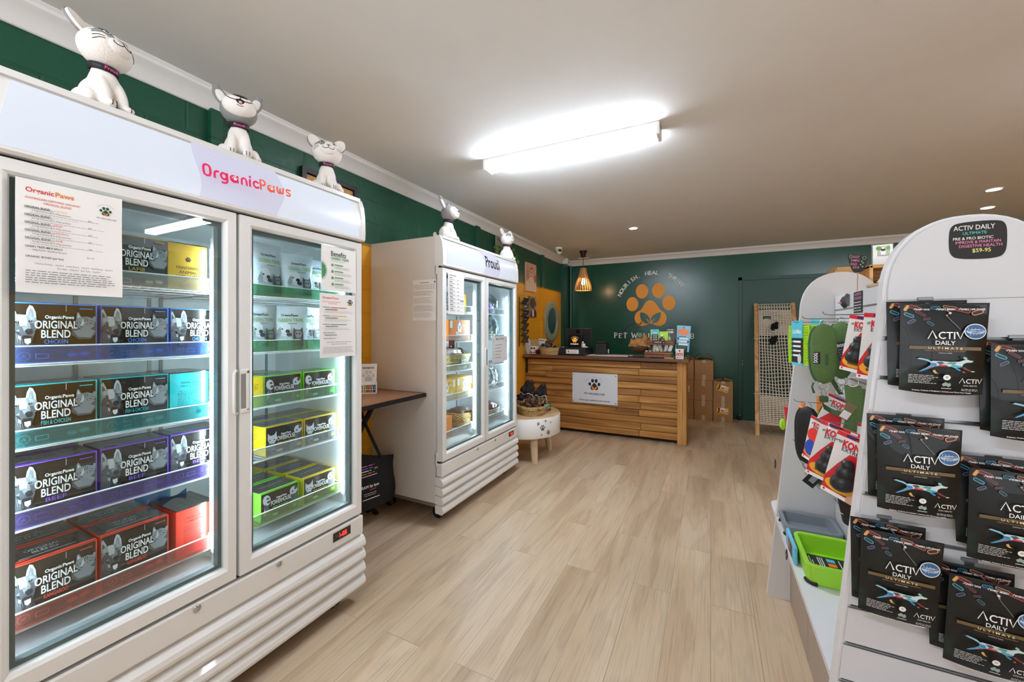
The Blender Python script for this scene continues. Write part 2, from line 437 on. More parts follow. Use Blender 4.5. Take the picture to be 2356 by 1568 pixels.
def block_mat(two_tone=True):
    """painted concrete blockwork: bottle green above, mustard below"""
    m = bpy.data.materials.new('painted_blockwork'); m.use_nodes = True
    nt = m.node_tree; N = nt.nodes; L = nt.links; b = N['Principled BSDF']
    tc = N.new('ShaderNodeTexCoord'); sp = N.new('ShaderNodeSeparateXYZ'); L.new(tc.outputs['Object'], sp.inputs[0])
    cb = N.new('ShaderNodeCombineXYZ')
    ay = N.new('ShaderNodeMath'); ay.inputs[1].default_value = 20 * 0.312 - 2.112; az = N.new('ShaderNodeMath'); az.inputs[1].default_value = 0.1685 * 20 - ZP
    L.new(sp.outputs['Y'], ay.inputs[0]); L.new(sp.outputs['Z'], az.inputs[0]); L.new(ay.outputs[0], cb.inputs['X']); L.new(az.outputs[0], cb.inputs['Y'])
    br = N.new('ShaderNodeTexBrick'); br.offset = 0.5
    br.inputs['Scale'].default_value = 1.0; br.inputs['Mortar Size'].default_value = 0.006; br.inputs['Mortar Smooth'].default_value = 0.6
    br.inputs['Brick Width'].default_value = 0.312; br.inputs['Row Height'].default_value = 0.1685
    L.new(cb.outputs[0], br.inputs['Vector'])
    nz = N.new('ShaderNodeTexNoise'); nz.inputs['Scale'].default_value = 22; nz.inputs['Detail'].default_value = 6; L.new(tc.outputs['Object'], nz.inputs['Vector'])
    jz = N.new('ShaderNodeMath'); jz.operation = 'MULTIPLY_ADD'; jz.inputs[1].default_value = 0.03; L.new(nz.outputs['Fac'], jz.inputs[0]); L.new(sp.outputs['Z'], jz.inputs[2])
    cr = N.new('ShaderNodeValToRGB'); cr.color_ramp.interpolation = 'LINEAR'
    mr = N.new('ShaderNodeMapRange'); mr.inputs['From Min'].default_value = ZP - 0.03; mr.inputs['From Max'].default_value = ZP + 0.05
    L.new(jz.outputs[0], mr.inputs['Value']); L.new(mr.outputs[0], cr.inputs[0])
    e = cr.color_ramp.elements
    e[0].position = 0.30; e[0].color = rgb('#E2A01E'); e[1].position = 0.80; e[1].color = rgb('#0F4A35')
    for p, c in ((0.42, '#9A6A1C'), (0.58, '#8C7136'), (0.72, '#2B4430')):
        x = e.new(p); x.color = rgb(c)
    L.new(cr.outputs[0], b.inputs['Base Color'])
    b.inputs['Roughness'].default_value = 0.42
    sm = N.new('ShaderNodeMath'); sm.operation = 'MULTIPLY_ADD'; sm.inputs[1].default_value = -1.6
    L.new(br.outputs['Fac'], sm.inputs[0]); L.new(nz.outputs['Fac'], sm.inputs[2])
    bp = N.new('ShaderNodeBump'); bp.inputs['Strength'].default_value = 0.55; bp.inputs['Distance'].default_value = 0.006
    L.new(sm.outputs[0], bp.inputs['Height']); L.new(bp.outputs['Normal'], b.inputs['Normal'])
    return m
GREEN_WALL = mat('#134C3B', 0.24, bump=0.05, bscale=9, var=0.10, vscale=1.3)
GREEN_DOOR = mat('#104437', 0.4, bump=0.05, bscale=12)
CEIL = mat('#E8E7E5', 0.75, var=0.01)
COVE = mat('#E9E5E1', 0.5)
BLOCK = block_mat()
struct(MB().m(floor_mat()).box(XL - .1, XR + .1, YF - .1, YB + .1, -.08, 0), 'floor')
struct(MB().m(CEIL).box(XL - .1, XR + .1, YF - .1, YB + .1, ZC, ZC + .08), 'ceiling')
struct(MB().m(BLOCK).box(XL - .1, XL, YF, YB + .1, 0, ZC), 'wall_left')
wall_back = struct(MB().m(GREEN_WALL).box(XL, XR, YB, YB + .1, 0, ZC), 'wall_back')
struct(MB().m(BLOCK).box(XR, XR + .1, YF, YB, 0, ZC), 'wall_right')
mb = MB().m(mat('#D8D4CE', 0.6))
mb.box(XL - .1, -1.9, YF - .1, YF, 0, ZC).box(3.3, XR + .1, YF - .1, YF, 0, ZC).box(-1.9, 3.3, YF - .1, YF, 2.35, ZC).box(-1.9, 3.3, YF - .1, YF, 0, .25)
struct(mb, 'wall_front')
mb = MB().m(mat('#2A2C2E', 0.4))
for x in (-1.9, -.17, 1.56, 3.25): mb.box(x, x + .05, YF - .06, YF - .02, .25, 2.35)
mb.box(-1.9, 3.3, YF - .06, YF - .02, .25, .3).box(-1.9, 3.3, YF - .06, YF - .02, 2.3, 2.35)
struct(mb, 'window_1')
# engaged piers of the left wall
for n, (a, b_) in enumerate(((1.111, 1.165), (3.64, 3.72), (5.50, 5.585))):
    struct(MB().m(BLOCK).box(XL, XL + .03, a, b_, 0, 2.44), 'trim_%d' % (n + 1))
struct(MB().m(GREEN_WALL).box(XL, XL + .05, 6.40, YB, 0, 2.44), 'trim_4')
struct(MB().m(mat('#4F6F64', 0.4)).cyl((XL + .075, YB - .03, 0), (XL + .075, YB - .03, 2.44), .016, n=10), 'trim_5')
# plaster coving: profile runs from the wall (a) out to the ceiling
prof = [(0, -.085), (.004, -.088), (.010, -.080), (.022, -.060), (.038, -.042), (.058, -.026), (.074, -.018), (.078, -.014), (.079, -.003), (.098, -.003), (.098, 0)]
def coving(name, p0, p1, out):
    k = len(prof); vs = []
    for p in (p0, p1): vs += [(p[0] + out[0] * a, p[1] + out[1] * a, ZC + z) for a, z in prof]
    mb = MB().m(COVE); mb.add(vs, [(i, i + 1, k + i + 1, k + i) for i in range(k - 1)], sm=True)
    return struct(mb, name)
coving('trim_6', (XL, YF), (XL, YB), (1, 0)); coving('trim_7', (XL, YB), (XR, YB), (0, -1))
coving('trim_8', (XR, YB), (XR, YF), (-1, 0)); coving('trim_9', (XL, YF), (XR, YF), (0, 1))
struct(MB().m(COVE).rbox(XL + .028, XL + .125, 6.385, 6.42, 2.43, ZC, .008), 'trim_10')
struct(MB().m(COVE).rbox(-1.99, -1.80, 6.47, 6.515, 2.508, ZC, .003), 'trim_11')
# green sliding door in the back wall
mb = MB().m(GREEN_DOOR)
mb.box(.365, .412, YB - .022, YB, 0, 2.09).box(.365, 1.62, YB - .022, YB, 2.045, 2.09).box(1.58, 1.62, YB - .022, YB, 0, 2.09)
struct(mb, 'trim_12')
d = struct(MB().m(GREEN_DOOR).rbox(.418, 1.575, YB - .014, YB - .001, .006, 2.04, .002), 'door_1')
MB().m(GLOSSBLACK).lathe([(.0, -.012), (.022, -.011), (.026, -.004), (.026, 0)], 16, MX((.448, YB - .014, 1.012), (1, 0, 0), (0, 0, 1))).build('recessed_pull', d)
mb = MB().m(CHROME).box(.414, .418, YB - .02, YB - .014, .80, .83).box(.414, .418, YB - .02, YB - .014, .86, .875)
mb.build('latch_plate', d)
mb = MB().m(GLOSSBLACK).rbox(.345, .398, YB - .06, YB - .022, 0, .07, .01).m(CHROME).cyl((.37, YB - .045, .07), (.39, YB - .045, .075), .006)
tag(mb.build('floor_guide'), 'small black floor guide at the foot of the green door', 'door guide')
# wall emblem
ORANGE = mat('#F5A21E', 0.5, var=0.04, vscale=3)
WPAINT = mat('#ECEFEA', 0.5)
ik = Ink(0.0006)
pad = [(-.873, 1.803), (-.93, 1.782), (-.969, 1.722), (-1.014, 1.642), (-1.086, 1.61), (-1.117, 1.542), (-1.113, 1.474), (-1.073, 1.406), (-1.008, 1.378), (-.93, 1.398), (-.869, 1.431), (-.803, 1.398), (-.727, 1.377), (-.665, 1.404), (-.624, 1.469), (-.624, 1.535), (-.659, 1.602), (-.721, 1.636), (-.765, 1.717), (-.815, 1.778)]
def smooth2(p, n=2):
    for _ in range(n):
        q = []
        for i in range(len(p)):
            a, b_ = p[i], p[(i + 1) % len(p)]
            q += [(a[0] * .75 + b_[0] * .25, a[1] * .75 + b_[1] * .25), (a[0] * .25 + b_[0] * .75, a[1] * .25 + b_[1] * .75)]
        p = q
    return p
ik.poly(smooth2(pad), ORANGE)
for x, y in ((-1.152, 1.743), (-.999, 1.946), (-.747, 1.948), (-.59, 1.747)): ik.ell(x, y, .095, .117, ORANGE, n=28)
for p in ([(-1.025, 1.606), (-1.03, 1.541), (-1.008, 1.473), (-.956, 1.425), (-.892, 1.418), (-.872, 1.431), (-.874, 1.505), (-.917, 1.566), (-.969, 1.598)],
          [(-.709, 1.606), (-.711, 1.543), (-.734, 1.477), (-.765, 1.444), (-.828, 1.425), (-.852, 1.431), (-.86, 1.505), (-.828, 1.551), (-.778, 1.584)]): ik.poly(p, GREEN_WALL)
ik.stroke([(-.93, 1.499), (-.905, 1.47), (-.886, 1.43)], [.006, .014, .012], ORANGE); ik.stroke([(-.805, 1.504), (-.83, 1.48), (-.85, 1.43)], [.006, .012, .012], ORANGE)
tag(MB().ink(ik, FY(0, YB, 0), base=.0006).build('painted_emblem', wall_back), 'orange paw emblem with two leaf shapes painted on the green wall')
ik = Ink(0.0006)
for s, a0, a1 in (('NOURISH.', 158.5, 108), ('HEAL.', 101, 74), ('THRIVE.', 65, 29.5)):
    ik.arc_text(s, -.842, 1.676, .532, a0, a1, .062, WPAINT, .02)
def serif(ch, x, y, w, h):
    """hand painted roman capital"""
    q = h * .2; t_ = h * .07
    bar = lambda a, b_, c, e, m_: ik.stroke([(x + a * w, y + b_ * h), (x + c * w, y + e * h)], m_, WPAINT)
    foot = lambda a, v: ik.rect(x + a * w - .16 * h, y + v * h - (t_ if v else 0), x + a * w + .16 * h, y + v * h + (0 if v else t_), WPAINT)
    if ch in 'PETLNHUB':
        if ch != 'T': bar(.22, 0, .22, 1, q); foot(.22, 0); foot(.22, 1)
    if ch in 'PB': ik.stroke([(x + .22 * w, y + .95 * h), (x + .62 * w, y + .95 * h), (x + .86 * w, y + .74 * h), (x + .62 * w, y + .5 * h), (x + .22 * w, y + .5 * h)], q * .7, WPAINT)
    if ch == 'B': ik.stroke([(x + .62 * w, y + .5 * h), (x + .92 * w, y + .26 * h), (x + .62 * w, y + .04 * h), (x + .22 * w, y + .04 * h)], q * .7, WPAINT)
    if ch in 'ELT': bar(.1 if ch == 'T' else .22, .95 if ch == 'T' else .05, .95, .95 if ch == 'T' else .05, q * .6); bar(.95, .95 if ch == 'T' else .05, .95, .72 if ch == 'T' else .28, q * .4)
    if ch == 'E': bar(.22, .95, .9, .95, q * .6); bar(.22, .5, .7, .5, q * .5); bar(.9, .95, .9, .74, q * .4)
    if ch == 'T': bar(.52, 0, .52, 1, q); foot(.52, 0); bar(.1, .95, .1, .72, q * .4)
    if ch == 'W': bar(.08, 1, .30, 0, q); bar(.30, 0, .5, .8, q * .6); bar(.5, .8, .70, 0, q); bar(.70, 0, .94, 1, q * .6); foot(.06, 1); foot(.94, 1)
    if ch in 'NHU': bar(.82, 0 if ch != 'U' else .2, .82, 1, q * .8); foot(.82, 1)
    if ch == 'N': bar(.22, 1, .82, 0, q)
    if ch == 'H': bar(.22, .5, .82, .5, q * .5); foot(.82, 0)
    if ch == 'U': bar(.22, .08, .82, .1, q * .6)
    if ch == 'S': ik.stroke([(x + a * w, y + b_ * h) for a, b_ in ((.84, .78), (.7, .95), (.4, .95), (.22, .78), (.36, .56), (.68, .46), (.84, .24), (.66, .05), (.36, .05), (.18, .22))], q * .75, WPAINT)
px_ = -1.45
for ch in 'PET WELLNESS HUB':
    w_ = {' ': .050, 'W': .105, 'H': .082, 'N': .082}.get(ch, .068)
    if ch != ' ': serif(ch, px_, 1.186, w_, .088 if ch not in 'ELNSUB' else .078)
    px_ += w_ + .0075
tag(MB().ink(ik, FY(0, YB, 0), base=.0006).build('painted_lettering', wall_back), 'white painted lettering around the orange paw')

# ------------------------------------------------------------------ ceiling lamps
TUBE = mat('#E6F1FF', 0.4, emit=BATTEN)
def batten(x0, x1, y, label):
    t = thing('batten_light', label, 'ceiling light', ((x0 + x1) / 2, y, ZC), group=None)
    h = (x1 - x0) / 2
    MB().m(WHITE).rbox(-h, h, -.055, .055, -.022, 0, .004).build('housing', t)
    for s in (-1, 1): MB().m(WHITE).rbox(min(s * h, s * (h - .022)), max(s * h, s * (h - .022)), -.058, .058, -.075, -.001, .006).build('end_cap', t)
    MB().m(TUBE).rbox(-h + .022, h - .022, -.052, .052, -.07, -.022, .014, 3).build('diffuser', t)
batten(-1.43, -.26, 2.46, 'lit white batten light on the ceiling between the fridges and the counter')
batten(-1.43, -.26, -.75, 'added white batten light on the ceiling, unseen behind the camera')  # extra batten, added out of view to brighten ceiling and floor
batten(1.57, 2.85, 2.3, 'lit white batten light on the ceiling above the far side of the shop')
DL = mat('#FFF8EE', 0.4, emit=DOWNLIGHT)
for n, (x, y, lb) in enumerate(((-.815, 4.831, 'small round downlight in the ceiling in front of the wooden counter'), (2.156, 4.858, 'round ceiling downlight over the arched stand, the higher of two in the photo'), (2.422, 5.558, 'round ceiling downlight just above the arch of the white stand'))):
    t = thing('downlight', lb, 'ceiling light', (x, y, ZC), group='recessed ceiling downlights')
    MB().m(WHITE).lathe([(.043, -.001), (.046, -.006), (.054, -.005), (.056, 0)], 24).build('trim_ring', t)
    MB().m(DL).lathe([(0, -.003), (.043, -.003)], 24).build('lamp_face', t)
# pendant with slatted timber shade
PX, PY = -1.735, 5.90
t = thing('pendant_lamp', 'slatted timber pendant lamp hanging over the till end of the counter', 'pendant lamp', (PX, PY, ZC))
BRONZE = mat('#3A2A24', 0.4, 0.6)
MB().m(BRONZE).lathe([(.0, -.095), (.028, -.095), (.034, -.08), (.042, -.04), (.06, -.008), (.062, 0)], 20).build('ceiling_rose', t)
mb = MB().m(BRONZE)
for i in range(9):
    z = -.10 - i * .02
    mb.tube([(.006 * math.cos(a) * (i % 2), .006 * math.cos(a) * (1 - i % 2), z + .012 * math.sin(a)) for a in [2 * PI * k / 8 for k in range(8)]], .0022, 5, closed=True)
mb.cyl((0, 0, -.28), (0, 0, -.42), .016)
mb.build('chain', t)
SLATW = wood_mat('pendant_timber', ('#B07B45', '#D9A66A'), 2, 1.0, .5, .15)
mb = MB().m(SLATW)
shp = [(.052, -.275), (.056, -.32), (.075, -.40), (.105, -.47), (.122, -.53), (.128, -.575), (.128, -.605)]
for i in range(20):
    a = 2 * PI * i / 20; u = Vector((math.cos(a), math.sin(a), 0)); w = Vector((-math.sin(a), math.cos(a), 0)) * .0085
    vs = []
    for r, z in shp:
        for s, dr in ((-1, 0), (1, 0), (1, -.007), (-1, -.007)): vs.append(u * (r + dr) + w * s + Vector((0, 0, z)))
    fs = []
    for k in range(len(shp) - 1):
        for j in range(4): fs.append((k * 4 + j, k * 4 + (j + 1) % 4, k * 4 + 4 + (j + 1) % 4, k * 4 + 4 + j))
    mb.add(vs, fs + [(0, 1, 2, 3), (27, 26, 25, 24)])
for r, z, th in ((.05, -.275, .012), (.121, -.598, .008)): mb.lathe([(r - .012, z), (r, z), (r, z + th), (r - .012, z + th), (r - .012, z)], 32)
mb.build('lamp_shade', t)
MB().m(mat('#FFD9A0', 0.3, emit=PENDANT)).lathe([(0, -.515), (.016, -.51), (.028, -.485), (.028, -.465), (.014, -.435), (.013, -.42)], 16).build('bulb', t)
# dome camera on the ceiling
t = thing('security_camera', 'white dome security camera on the ceiling by the left wall', 'camera', (-1.985, 5.50, ZC))
MB().m(WHITE).lathe([(0, -.062), (.03, -.06), (.046, -.045), (.05, -.02), (.054, -.018), (.054, 0)], 24).build('base', t)
q = MX((.012, -.012, -.062), (.8, .6, 0), (-.25, .33, .91))
MB().m(WHITE).ell((0, 0, 0), (.04, .04, .04), q).m(GLOSSBLACK).lathe([(0, .043), (.018, .042), (.026, .034)], 16, q).m(mat('#5A5A60', .3)).lathe([(0, .046), (.006, .045), (.009, .041)], 12, q).build('eyeball', t)
# ------------------------------------------------------------------ glass door display fridges
LEDM = mat('#DDF2FF', 0.4, emit=LED)
def lit_mat(base, glow, k):
    m = mat(base, 0.22, coat=0.6, emit=k); m = m.copy(); m.node_tree.nodes['Principled BSDF'].inputs['Emission Color'].default_value = rgb(glow); return m
LIT = lit_mat('#868B94', '#E4ECF8', HEADER)
LITC = lit_mat('#84848F', '#D3D3EA', HEADER)
WIRE = mat('#F4F7F8', 0.35)
GAP_SHADE = mat('#2B2A29', 0.5, 0.3)  # shade in the gaps above and below the doors, painted as dark strips
GASKET = mat('#5E6A6C', 0.5)
REDLED = mat('#FF2018', 0.4, emit=5.0)
FW, FD = 1.163, .655
SHELF_Z = (1.462, 1.236, 1.014, .801, .537)
RAIL = {}
def rail_mat(c):
    if c not in RAIL: 
        pale = '#%02X%02X%02X' % tuple(int(int(c[i:i + 2], 16) * .55 + 255 * .45) for i in (1, 3, 5))
        RAIL[c] = clear_mat('ticket_rail_' + c.lstrip('#'), pale, gloss=.1, rough=.1, milky=.22, milk=pale)
    return RAIL[c]
def fridge(name, label, X0, Y0, rails_l, rails_r, header, temp):
    t = thing(name, label, 'display fridge', (X0, Y0, 0))
    # carcass
    mb = MB().m(FRIDGE_SIDE)
    mb.box(-FD, -.055, 0, .022, .145, 1.965).box(-FD, -.055, FW - .022, FW, .145, 1.965).box(-FD, -FD + .02, .022, FW - .022, .145, 1.965)
    mb.box(-FD, -.055, .022, FW - .022, 1.79, 1.965).box(-FD, -.055, .022, FW - .022, .145, .16)
    mb.box(-.06, -.03, .0, FW, 1.745, 1.965)
    mb.m(INNER).box(-FD + .02, -.055, .022, .045, .16, 1.79).box(-FD + .02, -.055, FW - .045, FW - .022, .16, 1.79)
    mb.box(-FD + .02, -FD + .04, .045, FW - .045, .16, 1.79).box(-FD + .04, -.055, .045, FW - .045, 1.735, 1.79).box(-FD + .04, -.055, .045, FW - .045, .40, .478)
    mb.m(FRIDGE).box(-.06, -.045, 0, FW, .40, .487).box(-.06, -.045, 0, FW, 1.707, 1.745)
    mb.m(GAP_SHADE).box(-.055, -.02, .004, FW - .004, 1.748, 1.760).box(-.055, -.02, .004, FW - .004, .420, .430)
    for y in (.10, .34, .56, .60, .84, 1.06): mb.m(STEEL).box(-FD + .04, -FD + .045, y, y + .012, .48, 1.72)
    mb.build('cabinet', t)
    # header canopy
    mb = MB().m(FRIDGE)
    out = [(-.03, 1.762), (.004, 1.760), (.010, 1.766), (.012, 1.80), (.010, 1.87), (.002, 1.925), (-.012, 1.958), (-.02, 1.967), (-.06, 1.967), (-.06, 1.762)]
    M = MX((0, -.004, 0), (1, 0, 0), (0, 0, 1))
    mb.prism(out, M, .022).prism(out, MX((0, FW - .018, 0), (1, 0, 0), (0, 0, 1)), .022)
    mb.box(-.05, -.004, .015, FW - .015, 1.95, 1.967)
    mb.prism([(-.03, 1.757), (.004, 1.757), (.012, 1.764), (.012, 1.772), (-.03, 1.772)], MX((0, .015, 0), (1, 0, 0), (0, 0, 1)), FW - .03)
    hd = mb.build('header', t)
    def bulge(v):  # v 0..1 bottom to top
        return .0125 - .024 * max(0, v - .25) ** 2 / .5625
    def face(u, v):
        w = .036 + .028 * v ** 1.6
        y = w + (FW - 2 * w) * u
        return (bulge(v * .172 / .178), y, 1.772 + .172 * v)
    MB().m(FRIDGE).grid(lambda u, v: (bulge(min(1, max(0, (1.766 + .195 * v - 1.772) / .178))) - .003, FW * u, 1.766 + .195 * v), 30, 10).build('sign_surround', hd)
    mb = MB().m(LIT).grid(face, 40, 14)
    ik = Ink(.0004)
    bend = lambda y, z: bulge(min(1, max(0, (z - 1.772) / .178))) + .0004
    header(ik)
    mb.ink(ik, MX((0, 0, 0), (0, 1, 0), (0, 0, 1)), base=.0002, bend=bend)
    mb.build('sign_panel', hd)
    # doors
    def door(a, b, ga, gb, hinge_left):
        M = MX((0, 0, 0), (0, 1, 0), (0, 0, 1))
        z0, z1, g0, g1 = .432, 1.748, .487, 1.707
        prof2 = ((0, -.030), (.004, -.004), (.012, 0), (.75, 0), (.93, -.006), (1, -.012), (1, -.04))
        mb = MB().m(FRIDGE)
        O = [(a, z0), (b, z0), (b, z1), (a, z1)]; I = [(ga, g0), (gb, g0), (gb, g1), (ga, g1)]
        for i in range(4):
            j = (i + 1) % 4; vs = []; fs = []
            for s, d in prof2:
                for k in (i, j): vs.append((d, O[k][0] + (I[k][0] - O[k][0]) * s, O[k][1] + (I[k][1] - O[k][1]) * s))
            for q in range(len(prof2) - 1): fs.append((2 * q, 2 * q + 1, 2 * q + 3, 2 * q + 2))
            mb.add(vs, fs)
        mb.box(-.045, -.03, a, ga + .002, z0, z1).box(-.045, -.03, gb - .002, b, z0, z1).box(-.045, -.03, ga, gb, z0, g0 + .002).box(-.045, -.03, ga, gb, g1 - .002, z1)
        dr = mb.build('door', t)
        MB().m(GLASS).box(-.022, -.016, ga - .004, gb + .004, g0 - .004, g1 + .004).build('glass_pane', dr)
        mb = MB().m(GASKET)
        for y in (ga, gb - .012): mb.box(-.05, -.024, y, y + .012, g0, g1)
        mb.box(-.05, -.024, ga + .012, gb - .012, g0, g0 + .012).box(-.05, -.024, ga + .012, gb - .012, g1 - .018, g1)
        mb.build('spacer_seal', dr)
        return dr
    d1 = door(.006, .578, .061, .541, True)
    d2 = door(.590, 1.153, .639, 1.114, False)
    # recessed grip at the meeting edge
    mb = MB().m(FRIDGE).tube([(-.004, .582, 1.178), (.004, .574, 1.182), (.004, .568, 1.17), (.004, .568, 1.035), (.004, .574, 1.023), (-.004, .582, 1.027)], .0048, 8)
    mb.build('handle', d1)
    mb = MB().m(FRIDGE).rbox(-.004, .0035, .592, .622, 1.166, 1.184, .003).rbox(-.004, .0035, .592, .622, 1.024, 1.040, .003).rbox(-.004, .0035, .611, .622, 1.03, 1.18, .003)
    mb.m(mat('#8E8C88', .5)).box(-.001, .0008, .594, .612, 1.038, 1.168)
    mb.build('handle', d2)
    # post between the doors and LED strips
    MB().m(INNER).rbox(-.105, -.06, .549, .600, .478, 1.735, .004).build('centre_post', t)
    for y0, s in ((.047, 1), (.547, -1), (.602, 1), (FW - .047, -1)):
        mb = MB().m(WIRE).box(-.098, -.070, min(y0, y0 + s * .004), max(y0, y0 + s * .004), .52, 1.66)
        mb.m(LEDM).box(-.092, -.076, min(y0 + s * .004, y0 + s * .009), max(y0 + s * .004, y0 + s * .009), .54, 1.62)
        mb.build('light_strip', t)
    # shelves
    for side, (a, b), rails in ((0, (.055, .545), rails_l), (1, (.606, 1.108), rails_r)):
        for z, rc in zip(SHELF_Z, rails):
            mb = MB().m(WIRE)
            for x in (-.10, -.22, -.36, -.50, -.60): mb.cyl((x, a, z - .004), (x, b, z - .004), .0026, n=6)
            n = 22
            for i in range(n + 1):
                y = a + .004 + (b - a - .008) * i / n
                mb.tube([(-.094, y, z + .008), (-.097, y, z), (-.60, y, z)], .0014, 5)
            mb.cyl((-.092, a, z + .003), (-.092, b, z + .003), .003, n=6).cyl((-.092, a, z + .048), (-.092, b, z + .048), .003, n=6)
            for y in (a, b): mb.tube([(-.60, y, z), (-.092, y, z), (-.092, y, z + .048), (-.60, y, z + .048)], .003, 6)
            sf = mb.build('wire_shelf', t)
            if rc:
                MB().m(rail_mat(rc)).box(-.0905, -.088, a + .02, b - .012, z + .003, z + .047).build('ticket_rail', sf)
    # plinth
    mb = MB().m(FRIDGE).rbox(-.05, .001, 0, FW, .330, .419, .006)
    pl = mb.build('plinth_panel', t)
    for y in (.454, .735):
        MB().m(CHROME).lathe([(0, .006), (.004, .006), (.005, .003), (.0085, .005), (.0115, .003), (.0115, 0)], 18, MX((.001, y, .402), (0, 1, 0), (0, 0, 1))).build('lock', pl)
    mb = MB().m(GLOSSBLACK).box(0, .0025, .988, 1.085, .364, .404)
    mb.ink(Ink().text(temp, 1.045, .374, .019, REDLED, bold=.03).text('*', 1.005, .378, .012, INKG).rect(1.022, .374, 1.024, .394, REDLED), FX(.0026, 0, 0))
    mb.build('temperature_display', pl)
    for i in range(4):
        z1 = .327 - i * .0625; z0 = z1 - .062
        pr = [(-.055, z1 - .004), (-.040, z1 - .001), (-.020, z1 - .004), (-.004, z1 - .013), (.007, z1 - .028), (.011, z1 - .044), (.010, z0 + .008), (.004, z0 + .001), (-.012, z0), (-.055, z0 + .004)]
        mb = MB().m(FRIDGE).prism(pr, MX((0, -.004, 0), (1, 0, 0), (0, 0, 1)), FW + .012)
        mb.build('louvre', t)
    mb = MB().m(STEEL).box(-FD + .01, -.05, .01, .04, .115, .146).box(-FD + .01, -.05, FW - .04, FW - .01, .115, .146).box(-.08, -.05, .04, FW - .04, .12, .146).box(-FD + .01, -FD + .04, .04, FW - .04, .12, .146)
    mb.build('base_frame', t)
    for x, y in ((-.10, .10), (-.10, FW - .10), (-FD + .10, .10), (-FD + .10, FW - .10)):
        c = MB().m(RUBBER).cyl((x, y - .016, .046), (x, y + .016, .046), .046, n=24).m(CHROME).cyl((x, y - .018, .046), (x, y + .018, .046), .018, n=14)
        c = c.build('caster', t)
        mb = MB().m(STEEL).box(x - .045, x + .045, y - .035, y + .035, .109, .115)
        for s in (-1, 1): mb.prism([(x - .03, .112), (x + .03, .112), (x + .018, .04), (x - .01, .03)], MX((0, y + s * .024, 0), (1, 0, 0), (0, 0, 1)), .003)
        mb.prism([(x - .02, .075), (x + .03, .078), (x + .055, .03), (x + .035, .02), (x - .01, .05)], MX((0, y - .027, 0), (1, 0, 0), (0, 0, 1)), .004)
        mb.build('fork', c)
    return t
PINKR, CORAL = mat('#D3175A', 0.5, emit=.25), mat('#D85A40', 0.5, emit=.25)
def brand_logo(ik, x, y, h, w, m1, m2=None, bold=.02):
    m2 = m2 or m1
    ik.text('Organic', x, y, h, m1, w=w * .575, al='L', bold=bold); ik.text('Paws', x + w * .60, y, h, m2, w=w * .40, al='L', bold=bold)
def round_logo(ik, x, y, h, m1, m2):
    """rounded single stroke lettering with a paw in each letter a"""
    S = .27 * h
    def st(p): ik.stroke([(x + a * h, y + b * h) for a, b in p], S, m); [ik.ell(x + a * h, y + b * h, S / 2, S / 2, m, 0, 10) for a, b in (p[0], p[-1])]
    def rg(cx, cy_, rx, ry, a0=0, a1=360): st([(cx + rx * math.cos(R(a0 + (a1 - a0) * i / 18)), cy_ + ry * math.sin(R(a0 + (a1 - a0) * i / 18))) for i in range(19)])
    for ch in 'OrganicPaws':
        m = m1 if ch not in 'Pws' and x < 1e9 and not getattr(ik, 'second', False) else m2
        if ch == 'P': ik.second = True; m = m2
        if ch == 'O': st([(.14 + .76 * a, 1.36 * b) for a, b in ((.0, .3), (.0, .7), (.12, .93), (.38, 1), (.62, 1), (.88, .93), (1, .7), (1, .3), (.88, .07), (.62, 0), (.38, 0), (.12, .07), (0, .3))]); adv = 1.18
        elif ch == 'r': st([(.14, 0), (.14, .5), (.22, .76), (.42, .88), (.56, .88)]); adv = .68
        elif ch == 'g': rg(.48, .47, .34, .40); st([(.82, .85), (.82, -.1), (.72, -.34), (.5, -.42), (.2, -.42)]); adv = 1.1
        elif ch == 'a':
            ik.ell(x + .48 * h, y + .45 * h, .50 * h, .53 * h, m, 0, 24); st([(.90, .1), (.90, .86)]); paw(ik, x + .48 * h, y + .44 * h, .66 * h, INKW); adv = 1.14
        elif ch == 'n': st([(.14, 0), (.14, .5), (.24, .78), (.46, .88), (.66, .8), (.76, .52), (.76, 0)]); adv = 1.0
        elif ch == 'i': st([(.14, 0), (.14, .86)]); ik.ell(x + .14 * h, y + 1.26 * h, .17 * h, .17 * h, m, 0, 12); adv = .40
        elif ch == 'c': rg(.50, .44, .36, .42, 48, 312); adv = .88
        elif ch == 'P': st([(.14, 0), (.14, 1.32), (.5, 1.32), (.74, 1.2), (.8, .96), (.7, .72), (.46, .6), (.2, .6)]); adv = .98
        elif ch == 'w': st([(.10, .86), (.14, .3), (.26, .06), (.42, .08), (.50, .3), (.50, .7)]); st([(.50, .3), (.60, .08), (.76, .06), (.88, .3), (.92, .86)]); adv = 1.16
        else: st([(.70, .86), (.30, .88), (.14, .72), (.22, .52), (.58, .42), (.74, .24), (.62, .04), (.16, .02)]); adv = .85
        x += adv * h
def header_a(ik):
    e = [(.449 + .012 * math.sin(v * 2 * PI * .75 + .6), 1.772 + .178 * v) for v in [i / 10 for i in range(11)]]
    f = [(.733 + .016 * math.sin(v * 2 * PI * .8 - 1.1), 1.772 + .178 * v) for v in [i / 10 for i in range(10, -1, -1)]]
    for a, b in zip(range(10), range(10)):
        ik.poly([e[a], e[a + 1], f[9 - a], f[10 - a]], LITC)
    ik.eps = .0009; round_logo(ik, .461, 1.846, .0268, PINKR, CORAL)
def header_b(ik):
    for a in range(10):
        g = lambda k, x0, s: (x0 + s * math.sin(k / 10 * PI * 1.3), 1.772 + .178 * k / 10)
        ik.poly([g(a, .515, .045), g(a + 1, .515, .045), g(a + 1, .775, .03), g(a, .775, .03)], LITC)
    ik.text('Proudi', .675, 1.832, .085, INKK, w=.235, bold=.02)
